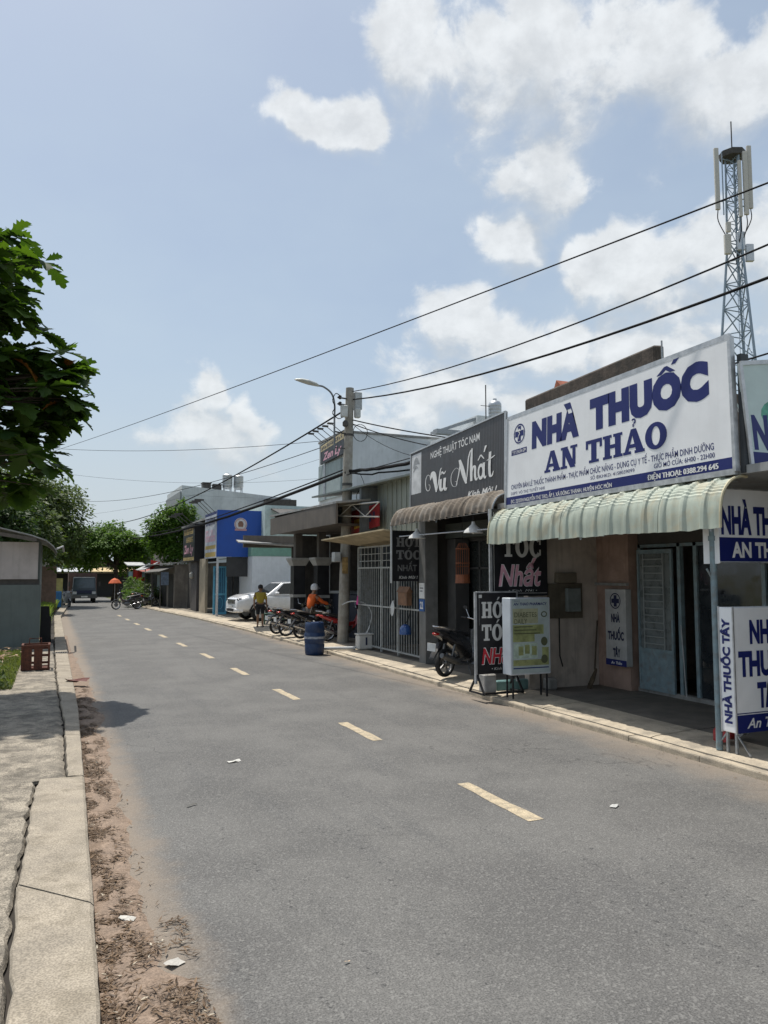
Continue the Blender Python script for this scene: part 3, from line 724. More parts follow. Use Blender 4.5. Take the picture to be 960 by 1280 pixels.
# ---- green corrugated awning of the pharmacy
def corrugated(y0, y1, prof, pitch, h, crimp, sheet, name, label, mat, cat='awning', edge=None, seed=1, sag=.02, rib=lambda q: max(0, 1 - abs(q - .5) * 2) ** .7):
    """curved corrugated awning made of separate sheets; prof: (x, z) from wall to lip"""
    random.seed(seed); P = cr([(p[0], p[1], 0) for p in prof], 7); t = thing(name, label, cat, ((prof[0][0] + prof[-1][0]) / 2, (y0 + y1) / 2, prof[-1][1]))
    n = max(1, round((y1 - y0) / sheet))
    for k in range(n):
        a, b_ = y0 + (y1 - y0) * k / n - (.03 if k else 0), y0 + (y1 - y0) * (k + 1) / n; mb = MB(); m = int((b_ - a) / pitch * 20); dz = rnd(-.006, .006); lip = rnd(-.02, .02)
        for j in range(m + 1):
            yy = a + (b_ - a) * j / m; ph_ = ((yy / pitch) % 1.0)
            r = rib(ph_) * h
            for i, q in enumerate(P):
                tg = (P[min(i + 1, len(P) - 1)] - P[max(i - 1, 0)]).normalized(); nx, nz = -tg.y, tg.x
                if nz < 0 and nx > 0: nx, nz = -nx, -nz
                u = i / (len(P) - 1)
                cp = crimp * (1 if i % 2 else -1) * (1 if .08 < u < .62 else 0)
                o = r + cp + k % 2 * .004
                mb.v.append((q.x + nx * o * (1 if nx * (prof[-1][0] - prof[0][0]) >= 0 else -1), yy, q.y + abs(nz) * o + dz - sag * math.sin(yy * 1.9) * u + .012 * noise.noise((yy * 2.3, u * 3, seed)) + lip * u * u + (.012 * noise.noise((yy * 6, 0, 0)) if u > .9 else 0)))
        for j in range(m):
            for i in range(len(P) - 1): c_ = j * len(P) + i; mb.f.append((c_, c_ + 1, c_ + len(P) + 1, c_ + len(P)))
        obj('sheet', mb, mat, t)
    if edge:
        for yy in (y0 - .012, y1 + .012): obj('edge_trim', MB().tube([(q.x, yy, q.y) for q in P], .018, 6), edge, t)
    br = MB()
    for yy in (y0 + .15, (y0 + y1) / 2, y1 - .15): br.tube([(q.x + .02, yy, q.y - .035) for q in P], .014, 6)
    br.tube([(P[-1].x + .03, y0, P[-1].y + .03), (P[-1].x + .03, y1, P[-1].y + .03)], .014, 6)
    obj('bracket_frame', br, steel, t)
    return t
greenm = pm('faded_green_sheet', (.405, .455, .385), .55, var=.12, scale=2.2, streak=.35, dirt=(.42, .37, .25), damt=.6, dscale=3.0)
rust = pm('rusty_brown_sheet', (.20, .165, .13), .85, var=.3, scale=3, dirt=(.40, .37, .33), damt=.55, dscale=2.2, streak=.2)
cream_trim = pm('yellowed_trim', (.50, .45, .30), .6, var=.15)
corrugated(6.62, 11.78, [(7.52, 3.345), (7.40, 3.345), (7.25, 3.28), (7.14, 3.15), (7.09, 2.98), (7.075, 2.73)], .335, .024, .004, 1.03, 'corrugated_awning',
           'faded green corrugated awning curving under the white pharmacy sign', greenm, edge=cream_trim, seed=3, sag=.012, rib=lambda q: max(0.0, min(1.0, (.15 - abs(q - .5)) / .05)) + .12 * math.cos(q * 12.566))
corrugated(12.0, 16.46, [(7.75, 3.64), (7.58, 3.66), (7.42, 3.60), (7.32, 3.46), (7.28, 3.30)], .25, .075, .002, 1.1, 'corrugated_awning',
           'rusty brown corrugated awning curving over the barber shop front', rust, edge=steel, seed=5, rib=lambda q: (.5 - .5 * math.cos(6.2832 * q)) ** 1.4)

# ---- signs and posts at the right edge of the frame
tag(obj('awning_post', MB().tube([(7.41, 7.05, .1), (7.41, 7.05, 2.4), (7.41, 7.05, 3.36)], .04, 12).tube([(7.41, 7.05, 2.60), (7.41, 7.05, 2.66)], .052, 12).tube([(7.41, 7.05, 2.1), (7.33, 7.08, 2.26)], .012, 6), bluesteel, smooth=True),
    'pale blue steel post carrying the pharmacy awning', 'post')
bx = thing('standing_light_box', 'white standing light box with navy pharmacy lettering on thin legs', 'sign', (7.85, 6.85, .12))
obj('case', MB().box(7.37, 8.40, 6.75, 6.96, .34, 1.80), vinyl, bx, bevel=.008)
lg = MB()
for xx in (7.41, 8.36):
    for yy, y2 in ((6.79, 6.60), (6.92, 7.1)): obj('leg', MB().box(xx - .014, xx + .014, yy - .014, yy + .014, .1, .335).bar((xx, y2, .11), (xx, yy, .33), .016, .016), steel, bx)
for xx, yy in ((7.37, 6.75), (8.40, 6.75), (7.37, 6.96), (8.40, 6.96)): obj('edge_trim', MB().box(xx - .009, xx + .009, yy - .009, yy + .009, .332, 1.808), alu, bx)
F = Face((7.37, 6.748, 1.80), (8.40, 6.748, 1.80), (8.40, 6.748, .34), (7.37, 6.748, .34))
F.text(bx, 'NHÀ', .25, .73, .115, .285, navy, .05); F.text(bx, 'THUỐC', .06, .95, .365, .545, navy, .05); F.text(bx, 'TÂY', .34, .78, .62, .80, navy, .05)
F.rect(bx, 0, 1, .858, 1, navy); F.text(bx, 'An Thảo', .16, .82, .89, .965, whitel, .02, .3)
F.rect(bx, 0, 1, .842, .85, navy)
F = Face((7.367, 6.96, 1.80), (7.367, 6.75, 1.80), (7.367, 6.75, .34), (7.367, 6.96, .34))
F.text(bx, 'NHÀ THUỐC TÂY', .25, .72, .09, .93, navy, .05, rot=True)
# panel above it
hp = thing('hanging_sign', 'white and navy pharmacy panel hanging above the standing light box', 'sign', (8.1, 6.95, 2.33))
obj('panel', MB().box(7.38, 8.80, 6.92, 6.95, 2.33, 3.24), vinyl, hp); F = Face((7.38, 6.918, 3.24), (8.80, 6.918, 3.24), (8.80, 6.918, 2.33), (7.38, 6.918, 2.33))
F.text(hp, 'NHÀ THUỐC', .025, .97, .26, .60, navy, .05); F.rect(hp, 0, 1, .66, .98, navy); F.text(hp, 'AN THẢO', .14, .86, .73, .92, whitel, .04)
for z in (2.335, 3.235): obj('edge_trim', MB().bar((7.38, 6.915, z), (8.80, 6.915, z), .012, .014), alu, hp)
for x in (7.6, 8.6): obj('hanger', MB().tube([(x, 6.94, 3.24), (x, 6.94, 3.37)], .008, 5), steel, hp)
tag(obj('white_board', MB().box(7.40, 7.415, 6.95, 7.19, 2.32, 2.80), vinyl), 'small blank white board hung beside the pale blue post', 'board')
ur = thing('shop_signboard', 'teal pharmacy signboard cut off at the right frame edge', 'sign', (8.4, 6.45, 3.4))
TLr, TRr, BRr, BLr = (7.36, 6.50, 4.67), (9.6, 6.30, 4.95), (9.6, 6.30, 3.30), (7.50, 6.50, 3.40)
teal = pm('pale_teal_print', (.50, .60, .58), .45, var=.08, scale=2)
obj('panel', MB().slab(TLr, TRr, BRr, BLr, .05).fn(lambda p: p), teal, ur)
F = Face(TLr, TRr, BRr, BLr)
if F.n.y > 0: F.n = -F.n
F.text(ur, 'NHÀ THUỐC', .03, .92, .50, .78, navy, .05); F.rect(ur, 0, 1, .82, .985, navy)
F.polys(ur, [[(x, y) for x, y in [(.5 + .5 * math.cos(k * .4), .5 + .5 * math.sin(k * .4)) for k in range(16)]]], .10, .32, .34, .60, pm('leaf_green_print', (.10, .33, .24), .5, var=.3, scale=12), name='printed_picture', off=.002)
obj('edge_trim', MB().bar(TLr, BLr, .03, .05).bar(TLr, TRr, .03, .05), alu, ur)
tag(obj('sign_post', MB().box(7.40, 7.52, 6.52, 6.58, 3.38, 4.80), pm('dark_steel', (.05, .055, .06), .5, .4, var=.2)), 'dark steel upright between the white and the teal signboards', 'post')

# ---- old wall and tiled roof behind the signboard
ow = thing('old_house', 'old house with blackened mossy parapet and red tile roof behind the pharmacy sign', 'house', (9.5, 11, 3.47))
obj('parapet', MB().hexa([(8.60, 9.22, 3.47), (8.82, 9.22, 3.47), (8.82, 12.86, 3.47), (8.60, 12.86, 3.47), (8.60, 9.22, 5.80), (8.82, 9.22, 5.82), (8.82, 12.86, 5.72), (8.60, 12.86, 5.68)]), mossy, ow, bevel=.03)
obj('wall', MB().box(8.85, 14.0, 9.3, 12.8, 3.47, 5.2), mossy, ow)
obj('pipe', MB().tube([(8.7, 9.16, 4.6), (8.7, 9.16, 5.86)], .014, 6), steel, ow)
# tiles: rows of barrel tiles, each its own piece
tile = MB()
tile.lathe([(.075, 0), (.065, .34)], (0, 0, 0), 10, 'x', caps=False)
tile.v = [(a, b, c) for a, b, c in tile.v if True]
tb = MB(); n = 6
for i in range(n + 1):
    an_ = math.pi * i / n
    tb.v += [(0, .075 * math.cos(an_), .045 * math.sin(an_)), (.36, .065 * math.cos(an_), .045 * math.sin(an_) + .012), (0, .06 * math.cos(an_), .03 * math.sin(an_)), (.36, .05 * math.cos(an_), .03 * math.sin(an_) + .012)]
for i in range(n):
    a_ = 4 * i; b_ = a_ + 4
    tb.f += [(a_, a_ + 1, b_ + 1, b_), (a_ + 2, b_ + 2, b_ + 3, a_ + 3), (a_, b_, b_ + 2, a_ + 2)]
tme = bpy.data.meshes.new('roof_tile'); tme.from_pydata(tb.v, [], tb.f); tme.materials.append(tilem)
rf = obj('roof', MB().add([(8.84, 12.86, 5.30), (8.84, 10.2, 5.30), (10.1, 10.2, 5.66), (10.1, 12.86, 5.66), (14, 12.86, 4.9), (14, 10.2, 4.9)], [(0, 1, 2, 3), (3, 2, 5, 4)]), tilem, ow)
for r_ in range(4):
    for k in range(16):
        o = obj('roof_tile', tme, tilem, rf)
        o.location = Vector((8.86 + r_ * .32 + rnd(-.02, .02), 10.3 + k * .165, 5.33 + r_ * .091 + rnd(0, .02))) - OFF[ow.name]; o.rotation_euler = (0, -R(16), 0)
tag(obj('ridge_gable', MB().add([(8.9, 11.75, 5.5), (8.9, 12.45, 5.5), (8.9, 12.2, 5.96), (10.0, 11.75, 5.5), (10.0, 12.45, 5.5), (10.0, 12.2, 5.96)], [(0, 1, 2), (3, 5, 4), (0, 2, 5, 3), (1, 4, 5, 2)]), tilem),
    'small red tiled gable poking above the left end of the mossy parapet', 'roof')

# ---- barber shop
bb = thing('barber_shop', 'dark barber shop front with glass window under the black signboard', 'shop', (9.5, 14.3, .12))
charcoal = pm('charcoal_panel', (.055, .055, .055), .6, var=.2, scale=3, dirt=(.09, .085, .08), damt=.4)
obj('column', MB().box(7.98, 8.30, 16.12, 16.46, .12, 3.6), pm('grey_tiled_column', (.17, .17, .165), .6, var=.15, streak=.25), bb)
obj('front_wall', MB().box(8.95, 9.1, 12.05, 16.12, .12, .92), pm('pale_dado', (.30, .30, .31), .7, var=.12), bb)
obj('lintel', MB().box(8.95, 9.1, 12.05, 16.12, 2.95, 3.65), charcoal, bb)
obj('roof', MB().box(7.72, 14, 12.05, 16.5, 3.66, 3.76), zinc, bb)
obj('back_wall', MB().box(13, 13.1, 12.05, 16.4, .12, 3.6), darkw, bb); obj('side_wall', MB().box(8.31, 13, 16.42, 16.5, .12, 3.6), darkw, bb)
wf = MB()
for yy in (12.08, 13.4, 14.4, 15.35, 16.08): wf.box(8.98, 9.06, yy - .03, yy + .03, .92, 2.95)
wf.box(8.98, 9.06, 12.08, 16.08, 2.3, 2.35)
obj('window_frame', wf, charcoal, bb)
for a_, b_ in ((12.11, 13.37), (13.43, 14.37), (14.43, 15.32), (15.38, 16.05)): obj('window_pane', MB().box(9.015, 9.025, a_, b_, .92, 2.94), glassmat('tinted_window', (.035, .04, .04), .05), bb)
obj('curtain', MB().box(9.12, 9.16, 15.5, 15.95, .95, 2.9), pm('pale_curtain', (.33, .36, .37), .8, var=.25, scale=8), bb)
obj('shutter_box', MB().box(8.5, 8.95, 12.1, 16.1, 3.02, 3.36), pm('dark_green_slats', (.05, .058, .05), .6, var=.2, ridges=('Z', 9)), bb)
obj('pillar', MB().box(8.55, 8.9, 15.7, 16.1, .12, 3.0), charcoal, bb)
hn = thing('house_number_plate', 'white and blue house number plate on the barber shop column', 'plate', (7.97, 16.3, 1.5))
obj('plate', MB().box(7.965, 7.979, 16.16, 16.43, 1.62, 1.98), whitel, hn); obj('plate', MB().box(7.963, 7.979, 16.16, 16.43, 1.32, 1.60), pm('street_blue', (.03, .11, .33), .5), hn)
F = Face((7.962, 16.43, 1.6), (7.962, 16.16, 1.6), (7.962, 16.16, 1.32), (7.962, 16.43, 1.32)); F.text(hn, '22', .2, .8, .22, .78, whitel, .03)
F = Face((7.964, 16.43, 1.98), (7.964, 16.16, 1.98), (7.964, 16.16, 1.62), (7.964, 16.43, 1.62)); F.rect(hn, .15, .85, .3, .36, dk); F.rect(hn, .15, .7, .5, .55, dk)

bk = thing('shop_signboard', 'dark grey ribbed barber signboard with white script lettering', 'sign', (7.6, 14, 3.64))
TL, TR, BR, BL = (7.60, 16.08, 4.99), (7.60, 11.98, 5.19), (7.60, 12.03, 3.66), (7.60, 16.12, 3.64)
ribbed = pm('ribbed_graphite_sheet', (.06, .058, .061), .42, var=.14, scale=4, ridges=('Y', 5.5), streak=.2)
obj('panel', MB().slab(TL, TR, BR, BL, .04), ribbed, bk)
F = Face(TL, TR, BR, BL)
if F.n.x > 0: F.n = -F.n
obj('edge_trim', MB().bar(TL, TR, .03, .03).bar(TR, BR, .05, .03).bar(BL, TL, .03, .03), alu, bk)
sb = MB()
for yy in (12.3, 13.5, 14.7, 15.9): sb.bar((7.67, yy, 3.7), (7.67, yy, 4.9), .04, .04).bar((7.67, yy, 4.7), (8.8, yy, 3.77), .035, .035)
obj('support_frame', sb, steel, bk)
F.text(bk, 'NGHỆ THUẬT TÓC NAM', .25, .77, .125, .225, whitel, .012)
vu = []
vu += ribbon([(.235, .62), (.20, .80), (.10, .86), (.02, .70), (.01, .45), (.06, .22), (.16, .16), (.22, .26), (.21, .40), (.14, .42)], .012, .012, wm=.03)
vu += ribbon([(.24, .60), (.32, .86), (.40, .80), (.47, .45), (.52, .02)], .03, .05, wm=.19) + ribbon([(.52, .02), (.62, .40), (.70, .90), (.76, .98)], .025, .02, wm=.05)
vu += ribbon([(.72, .52), (.70, .2), (.75, .04), (.83, .12)], .10, .05, wm=.11) + ribbon([(.83, .12), (.90, .52)], .03, .06) + ribbon([(.90, .52), (.88, .18), (.93, .02), (1.0, .10)], .11, .03, wm=.10)
vu += ribbon([(.72, .70), (.78, .80), (.86, .71), (.94, .80)], .03, .03, wm=.06)
F.polys(bk, vu, .19, .445, .42, .78, whitel)
nh = []
nh += ribbon([(.20, .62), (.12, .72), (.02, .55), (.0, .25), (.05, .02), (.13, .0), (.15, .14), (.10, .20)], .008, .01, wm=.014) + ribbon([(.13, .02), (.19, .45), (.235, .98)], .012, .02, wm=.025)
nh += ribbon([(.21, 1.0), (.26, .70), (.32, .30), (.37, .0)], .05, .04, wm=.09) + ribbon([(.37, .0), (.40, .50), (.42, .95), (.47, 1.22), (.50, 1.12)], .018, .02, wm=.03)
nh += ribbon([(.50, 1.28), (.485, .7), (.49, .04)], .03, .05, wm=.055) + ribbon([(.495, .30), (.53, .56), (.57, .54), (.575, .2), (.60, .03), (.63, .12)], .015, .015, wm=.05)
nh += ring(.70, .30, (.07, .30), (.035, .18), n=18) + ribbon([(.765, .60), (.765, .2), (.79, .02), (.815, .10)], .05, .015, wm=.04)
nh += ribbon([(.64, .74), (.70, .92)], .02, .03) + ribbon([(.70, .92), (.77, .74)], .03, .02) + ribbon([(.77, .98), (.81, 1.20)], .02, .045)
nh += ribbon([(.90, .92), (.885, .4), (.90, .06), (.94, .05), (.97, .2)], .05, .012, wm=.045) + ribbon([(.83, .64), (.92, .68), (1.0, .74)], .02, .02, wm=.04)
F.polys(bk, nh, .485, .915, .40, .755, whitel)
F.text(bk, 'Kính Mời !', .655, .93, .875, .955, whitel, .022, .35)
F.rect(bk, .01, .135, .05, .72, pm('faded_white_print', (.62, .63, .64), .5, var=.2, scale=3.5), name='printed_picture')
F.polys(bk, ribbon([(.1, .62), (.35, .78), (.6, .80), (.9, .70)], .05, .03, wm=.22) + ribbon([(.15, .50), (.4, .62), (.7, .60)], .03, .02, wm=.10), .02, .125, .06, .62, pm('grey_hair_print', (.30, .31, .32), .5, var=.3, scale=12), name='printed_picture', off=.0035)

# barber: hanging sign on a pipe, side sign, standing sign
hs = thing('hanging_sign', 'black hanging barber sign at the left end of the rusty awning', 'sign', (7.7, 16.6, 2.0))
obj('panel', MB().box(7.30, 8.14, 16.56, 16.62, 2.02, 3.22), blackv, hs, bevel=.006)
F = Face((7.30, 16.557, 3.22), (8.14, 16.557, 3.22), (8.14, 16.557, 2.02), (7.30, 16.557, 2.02))
dimg = pm('dull_grey_letters', (.20, .20, .20), .5, var=.15)
F.polys(hs, serif(['H', 'O', 'horn', 'sac', 'T']), .16, .92, .14, .32, dimg); F.polys(hs, serif(['T', 'O', 'sac', 'C']), .16, .92, .39, .57, dimg)
F.text(hs, 'NHẤT', .2, .8, .68, .80, dimg, .01); F.text(hs, 'Kính Mời !', .24, .82, .895, .95, dim, .015, .2)
tag(obj('awning_post', MB().tube([(7.27, 16.48, 1.98), (7.27, 16.48, 3.40)], .025, 8), pm('white_pipe', (.60, .61, .60), .5, var=.1)), 'white pipe holding the hanging barber sign', 'post')
ts = thing('side_sign', 'black barber sign with silver and pink letters beside green awning', 'sign', (7.75, 12, 1.8))
obj('panel', MB().box(7.16, 8.32, 11.78, 11.84, 1.80, 3.35), blackv, ts)
obj('edge_trim', MB().bar((7.14, 11.81, 1.2), (7.14, 11.81, 3.35), .035, .06), alu, ts)
F = Face((7.16, 11.777, 3.62), (8.32, 11.777, 3.62), (8.32, 11.777, 1.80), (7.16, 11.777, 1.80))
F.polys(ts, serif(['T', 'O', 'sac', 'C']), .17, .90, .42, .615, dim)
F.text(ts, 'Nhất', .10, .88, .70, .895, whitel, .04, .2, off=.0035); F.text(ts, 'Nhất', .10, .88, .70, .895, pinkl, .02, .2, off=.005)
F.text(ts, '• Kính  Mời •', .28, .80, .935, .958, dim, .0, .3)
F.rect(ts, .02, .98, .97, .974, dim); F.rect(ts, .02, .026, .18, .974, dim)
ss = thing('standing_sign', 'black standing barber sign with silver and red letters on the pavement', 'sign', (7.25, 11.95, .12))
obj('panel', MB().box(6.80, 7.60, 11.72, 11.77, .46, 1.86), blackv, ss)
fr = MB()
for xx in (6.78, 7.62): fr.box(xx - .02, xx + .02, 11.725, 11.765, .30, 1.88)
fr.box(6.8, 7.60, 11.725, 11.765, 1.862, 1.89); obj('edge_trim', fr, alu, ss)
sf = MB()
for xx in (6.80, 7.58):
    sf.bar((xx, 11.5, .14), (xx, 11.745, .46), .03, .03).bar((xx, 12.0, .14), (xx, 11.745, .46), .03, .03).bar((xx, 11.5, .145), (xx, 12.0, .145), .03, .03)
sf.bar((6.80, 11.55, .15), (7.58, 11.55, .15), .03, .03)
obj('stand', sf, pm('black_iron', (.02, .02, .022), .6, .3), ss)
F = Face((6.80, 11.717, 1.86), (7.60, 11.717, 1.86), (7.60, 11.717, .46), (6.80, 11.717, .46))
F.polys(ss, serif(['H', 'O', 'horn', 'sac', 'T']), .11, .90, .11, .31, dim); F.polys(ss, serif(['T', 'O', 'sac', 'C']), .11, .90, .39, .59, dim)
F.text(ss, 'NHất', .10, .92, .69, .87, whitel, .055, .2, off=.0035); F.text(ss, 'NHất', .10, .92, .69, .87, redl, .03, .2, off=.005)
F.text(ss, '• Kính  Mời •', .35, .9, .92, .955, dim, 0, .3); F.rect(ss, .05, .053, .05, .4, dim); F.rect(ss, .04, .12, .02, .06, dim)
tag(obj('concrete_weight', MB().box(6.98, 7.22, 11.78, 12.0, .12, .44), pm('speckled_concrete_block', (.36, .35, .33), .9, var=.2, bump=.4), bevel=.02), 'concrete block weighing down the black standing sign', 'block')
tag(obj('plastic_crate', MB().box(7.30, 8.0, 11.9, 12.02, .12, .30), pm('teal_plastic', (.13, .24, .24), .5, var=.2), bevel=.02), 'low teal plastic tub behind the standing sign', 'tub')

# poster light box
pb = thing('poster_light_box', 'white light box with green diabetes poster standing on thin legs', 'sign', (7.75, 11.4, .12))
obj('case', MB().box(7.08, 7.88, 11.10, 11.36, .50, 1.79), pm('bluish_white_case', (.52, .56, .60), .5, var=.07), pb, bevel=.01)
lg = MB()
for xx in (7.14, 7.82):
    for yy in (11.14, 11.32): obj('leg', MB().box(xx - .012, xx + .012, yy - .012, yy + .012, .11, .5), pm('black_iron', (.02, .02, .022), .6), pb)
F = Face((7.11, 11.097, 1.77), (7.85, 11.097, 1.77), (7.85, 11.097, .53), (7.11, 11.097, .53))
F.rect(pb, 0, 1, 0, 1, pm('pale_aqua_poster', (.40, .47, .47), .4, var=.1, scale=4), 'poster', .0015)
pg_, dg_ = pm('lime_poster_print', (.29, .32, .14), .45, var=.3, scale=6), pm('dark_olive_print', (.10, .11, .06), .5)
F.rect(pb, .02, .70, .13, .33, pm('straw_poster_print', (.37, .38, .25), .45, var=.2, scale=5), 'poster_patch', .003); F.rect(pb, .02, .85, .35, .48, pg_, 'poster_patch', .003); F.rect(pb, .02, .60, .48, .58, pg_, 'poster_patch', .003)
F.rect(pb, .03, .68, .60, .80, pm('mint_poster_print', (.42, .52, .44), .45, var=.25, scale=9), 'poster_patch', .003); F.rect(pb, .02, .98, .82, .90, pm('olive_poster_print', (.27, .29, .13), .45, var=.25, scale=9), 'poster_patch', .003)
F.rect(pb, .80, .98, .66, .90, pg_, 'poster_patch', .0045)
F.rect(pb, .02, .98, .925, .94, navy, 'printed_band', .003)
F.text(pb, 'PHARMA', .06, .22, .02, .035, navy, .0); F.text(pb, 'AN THAO PHARMACY', .04, .95, .05, .085, navy, .03, .15)
F.text(pb, 'DIABETES', .06, .66, .18, .245, dg_, .0, off=.0055); F.text(pb, 'DAILY', .06, .40, .27, .335, dg_, .0, off=.0055)
for k, (u, t) in enumerate(((.86, .58), (.86, .82))):
    F.polys(pb, [[(.5 + .5 * math.cos(q * .35), .5 + .5 * math.sin(q * .35)) for q in range(18)]], u - .09, u + .09, t - .06, t + .06, dg_, 'poster_patch', .006)
for k in range(3): F.rect(pb, .05, .55 + .1 * k, .37 + .045 * k, .383 + .045 * k, dg_, 'printed_line', .0055)
for k, (u, t) in enumerate(((.16, .64), (.33, .62), (.52, .64))):
    F.rect(pb, u, u + .13, t, t + .12, pg_, 'poster_patch', .0055)
F.polys(pb, ring(.5, .5, (.5, .5), (.33, .33), n=20), .78, .95, .17, .25, dg_, 'poster_patch', .006)

# lamps and bird cage under the barber awning
for i, (x, y, lab) in enumerate(((7.42, 15.4, 'left white tin lamp shade hanging under the rusty awning'), (7.42, 12.9, 'right white tin lamp shade hanging under the rusty awning'))):
    t = thing('shade_lamp', lab, 'lamp', (x, y, 3.0), group='lamps under the barber awning')
    obj('lamp_shade', MB().lathe([(.19, 0), (.17, .05), (.10, .11), (.04, .17), (.03, .22)], (x, y, 2.98), 20, caps=False), pm('white_enamel', (.62, .62, .60), .4, var=.1), t, smooth=True)
    obj('bulb', MB().lathe([(.01, -.04), (.04, -.01), (.04, .03), (.02, .09)], (x, y, 3.0), 12), pm('bulb_glass', (.6, .6, .55), .2), t, smooth=True)
    obj('stem', MB().tube([(x, y, 3.2), (x, y, 3.5), (x + .1, y, 3.62)], .01, 6), rubber, t)
tag(obj('curtain_rail', MB().tube([(7.40, 12.1, 3.02), (7.40, 16.3, 3.06)], .014, 6), alu), 'thin pale rail running under the rusty awning', 'rail')
bc = thing('bird_cage', 'orange brown hanging bird cage in front of the barber window', 'bird cage', (7.9, 14.2, 2.0))
cane = pm('orange_cane', (.26, .085, .035), .6, var=.25, scale=8)
for k in range(18):
    a = 2 * math.pi * k / 18; obj('cage_wire', MB().tube([(7.9 + .14 * math.cos(a), 14.2 + .14 * math.sin(a), 2.10), (7.9 + .14 * math.cos(a), 14.2 + .14 * math.sin(a), 2.72), (7.9 + .07 * math.cos(a), 14.2 + .07 * math.sin(a), 2.84)], .005, 4), cane, bc)
hoops = MB()
for z in (2.11, 2.42, 2.72): obj('hoop', MB().tube([(7.9 + .142 * math.cos(k * math.pi / 12), 14.2 + .142 * math.sin(k * math.pi / 12), z) for k in range(25)], .009, 5, caps=False), cane, bc)
obj('tray', MB().lathe([(.16, 2.0), (.15, 2.10), (.15, 2.18)], (7.9, 14.2, 0), 20), cane, bc)
obj('hook', MB().tube([(7.9, 14.2, 2.83), (7.9, 14.2, 3.2), (7.9, 14.2, 3.64)], .006, 5), rubber, bc)
obj('perch', MB().tube([(7.74, 14.2, 2.35), (8.06, 14.2, 2.35)], .008, 5), cane, bc)

tag(obj('plastic_bag', MB().loft([(7.62, .13, .10, .02), (7.66, .2, .14, .09), (7.72, .26, .13, .10), (7.80, .2, .11, .08), (7.86, .14, .06, .02)], 10).fn(lambda p: p + Vector((0, 7.25, .02 + .015 * noise.noise(p * 14)))), pm('red_bag', (.32, .02, .02), .4, var=.3, scale=20)), 'red plastic bag lying behind the legs of the standing light box', 'bag')
tag(obj('plastic_bag', MB().loft([(7.9, .14, .08, .03), (7.95, .22, .12, .10), (8.02, .30, .10, .10), (8.10, .2, .08, .06)], 10).fn(lambda p: p + Vector((0, 7.3, .02 + .015 * noise.noise(p * 14)))), pm('clear_bag', (.45, .46, .46), .3, var=.3, scale=20)), 'crumpled clear bag lying beside the red bag', 'bag')
# ================================================================== GATE HOUSE, SHEDS, FAR SHOPS
random.seed(31)
gatem = pm('grey_gate_paint', (.42, .44, .43), .5, .2, var=.15, scale=9, dirt=(.16, .11, .07), damt=.35, dscale=11)
gt = thing('metal_gate', 'pale grey metal bar gate with window grid on top', 'gate', (8.1, 18.7, .12))
GX = 8.12
fr = MB()
for yy in (16.62, 17.95, 19.05, 20.74): fr.box(GX - .025, GX + .025, yy - .025, yy + .025, .13, 2.95)
fr.box(GX - .02, GX + .02, 16.62, 20.74, 2.92, 2.96).box(GX - .02, GX + .02, 16.62, 20.74, 2.34, 2.38).box(GX - .02, GX + .02, 16.62, 20.74, 1.30, 1.34).box(GX - .02, GX + .02, 16.62, 20.74, .2, .24)
obj('gate_frame', fr, gatem, gt)
ba = MB().box(GX - .008, GX + .008, -.008, .008, .24, 2.34); bme = None
k = 0; y = 16.72
while y < 20.7:
    if min(abs(y - q) for q in (16.62, 17.95, 19.05, 20.74)) > .04:
        b_ = MB().box(GX - .008, GX + .008, y - .008, y + .008, .24, 2.34); obj('gate_bar', b_, gatem, gt)
    y += .15
y = 16.9
while y < 20.6: obj('grid_bar', MB().box(GX - .007, GX + .007, y - .009, y + .009, 2.38, 2.92), gatem, gt); y += .26
for z in (2.55, 2.74): obj('grid_bar', MB().box(GX - .0075, GX + .0075, 16.64, 20.72, z - .009, z + .009), gatem, gt)
# things hung on the gate
tag(obj('wooden_letterbox', MB().box(7.95, 8.09, 17.1, 17.62, 1.42, 1.74).add([(7.93, 17.05, 1.74), (8.10, 17.05, 1.74), (8.10, 17.67, 1.74), (7.93, 17.67, 1.74), (8.02, 17.05, 1.88), (8.02, 17.67, 1.88)], [(0, 1, 4), (3, 5, 2), (0, 4, 5, 3), (1, 2, 5, 4)]), pm('brown_wood', (.22, .12, .07), .8, var=.25)), 'brown wooden letter box hung on the grey gate', 'letter box')
hl = thing('helmet', 'blue helmet hanging low on the grey gate', 'helmet', (7.98, 17.2, .8))
obj('shell', MB().lathe([(.145, 0), (.15, .06), (.14, .14), (.10, .21), (.04, .245), (.005, .25)], (7.96, 17.2, .72), 18), pm('blue_shell', (.03, .09, .28), .25, coat=.5), hl, smooth=True)
obj('visor', MB().box(7.90, 8.0, 17.33, 17.44, .72, .82), pm('orange_visor', (.5, .1, .04), .4), hl, bevel=.01)
obj('strap', MB().tube([(7.96, 17.2, .97), (8.05, 17.2, 1.1), (8.1, 17.2, 1.32)], .008, 5), rubber, hl)
tag(obj('plastic_bag', MB().loft([(7.98, 1.22, .10, .10), (7.99, 1.34, .13, .10), (8.0, 1.46, .05, .05), (8.04, 1.52, .01, .01)], 8).fn(lambda p: p + Vector((0, 18.05, 0))), pm('white_bag', (.62, .63, .62), .4)), 'small white bag tied to the gate', 'bag')
tag(obj('pink_cloth', MB().loft([(8.0, 1.22, .07, .04), (8.0, 1.36, .09, .05), (8.02, 1.55, .03, .03)], 8).fn(lambda p: p + Vector((0, 20.55, 0))), pm('pink_cloth', (.50, .05, .22), .8)), 'pink cloth hanging on the left gate post', 'cloth')
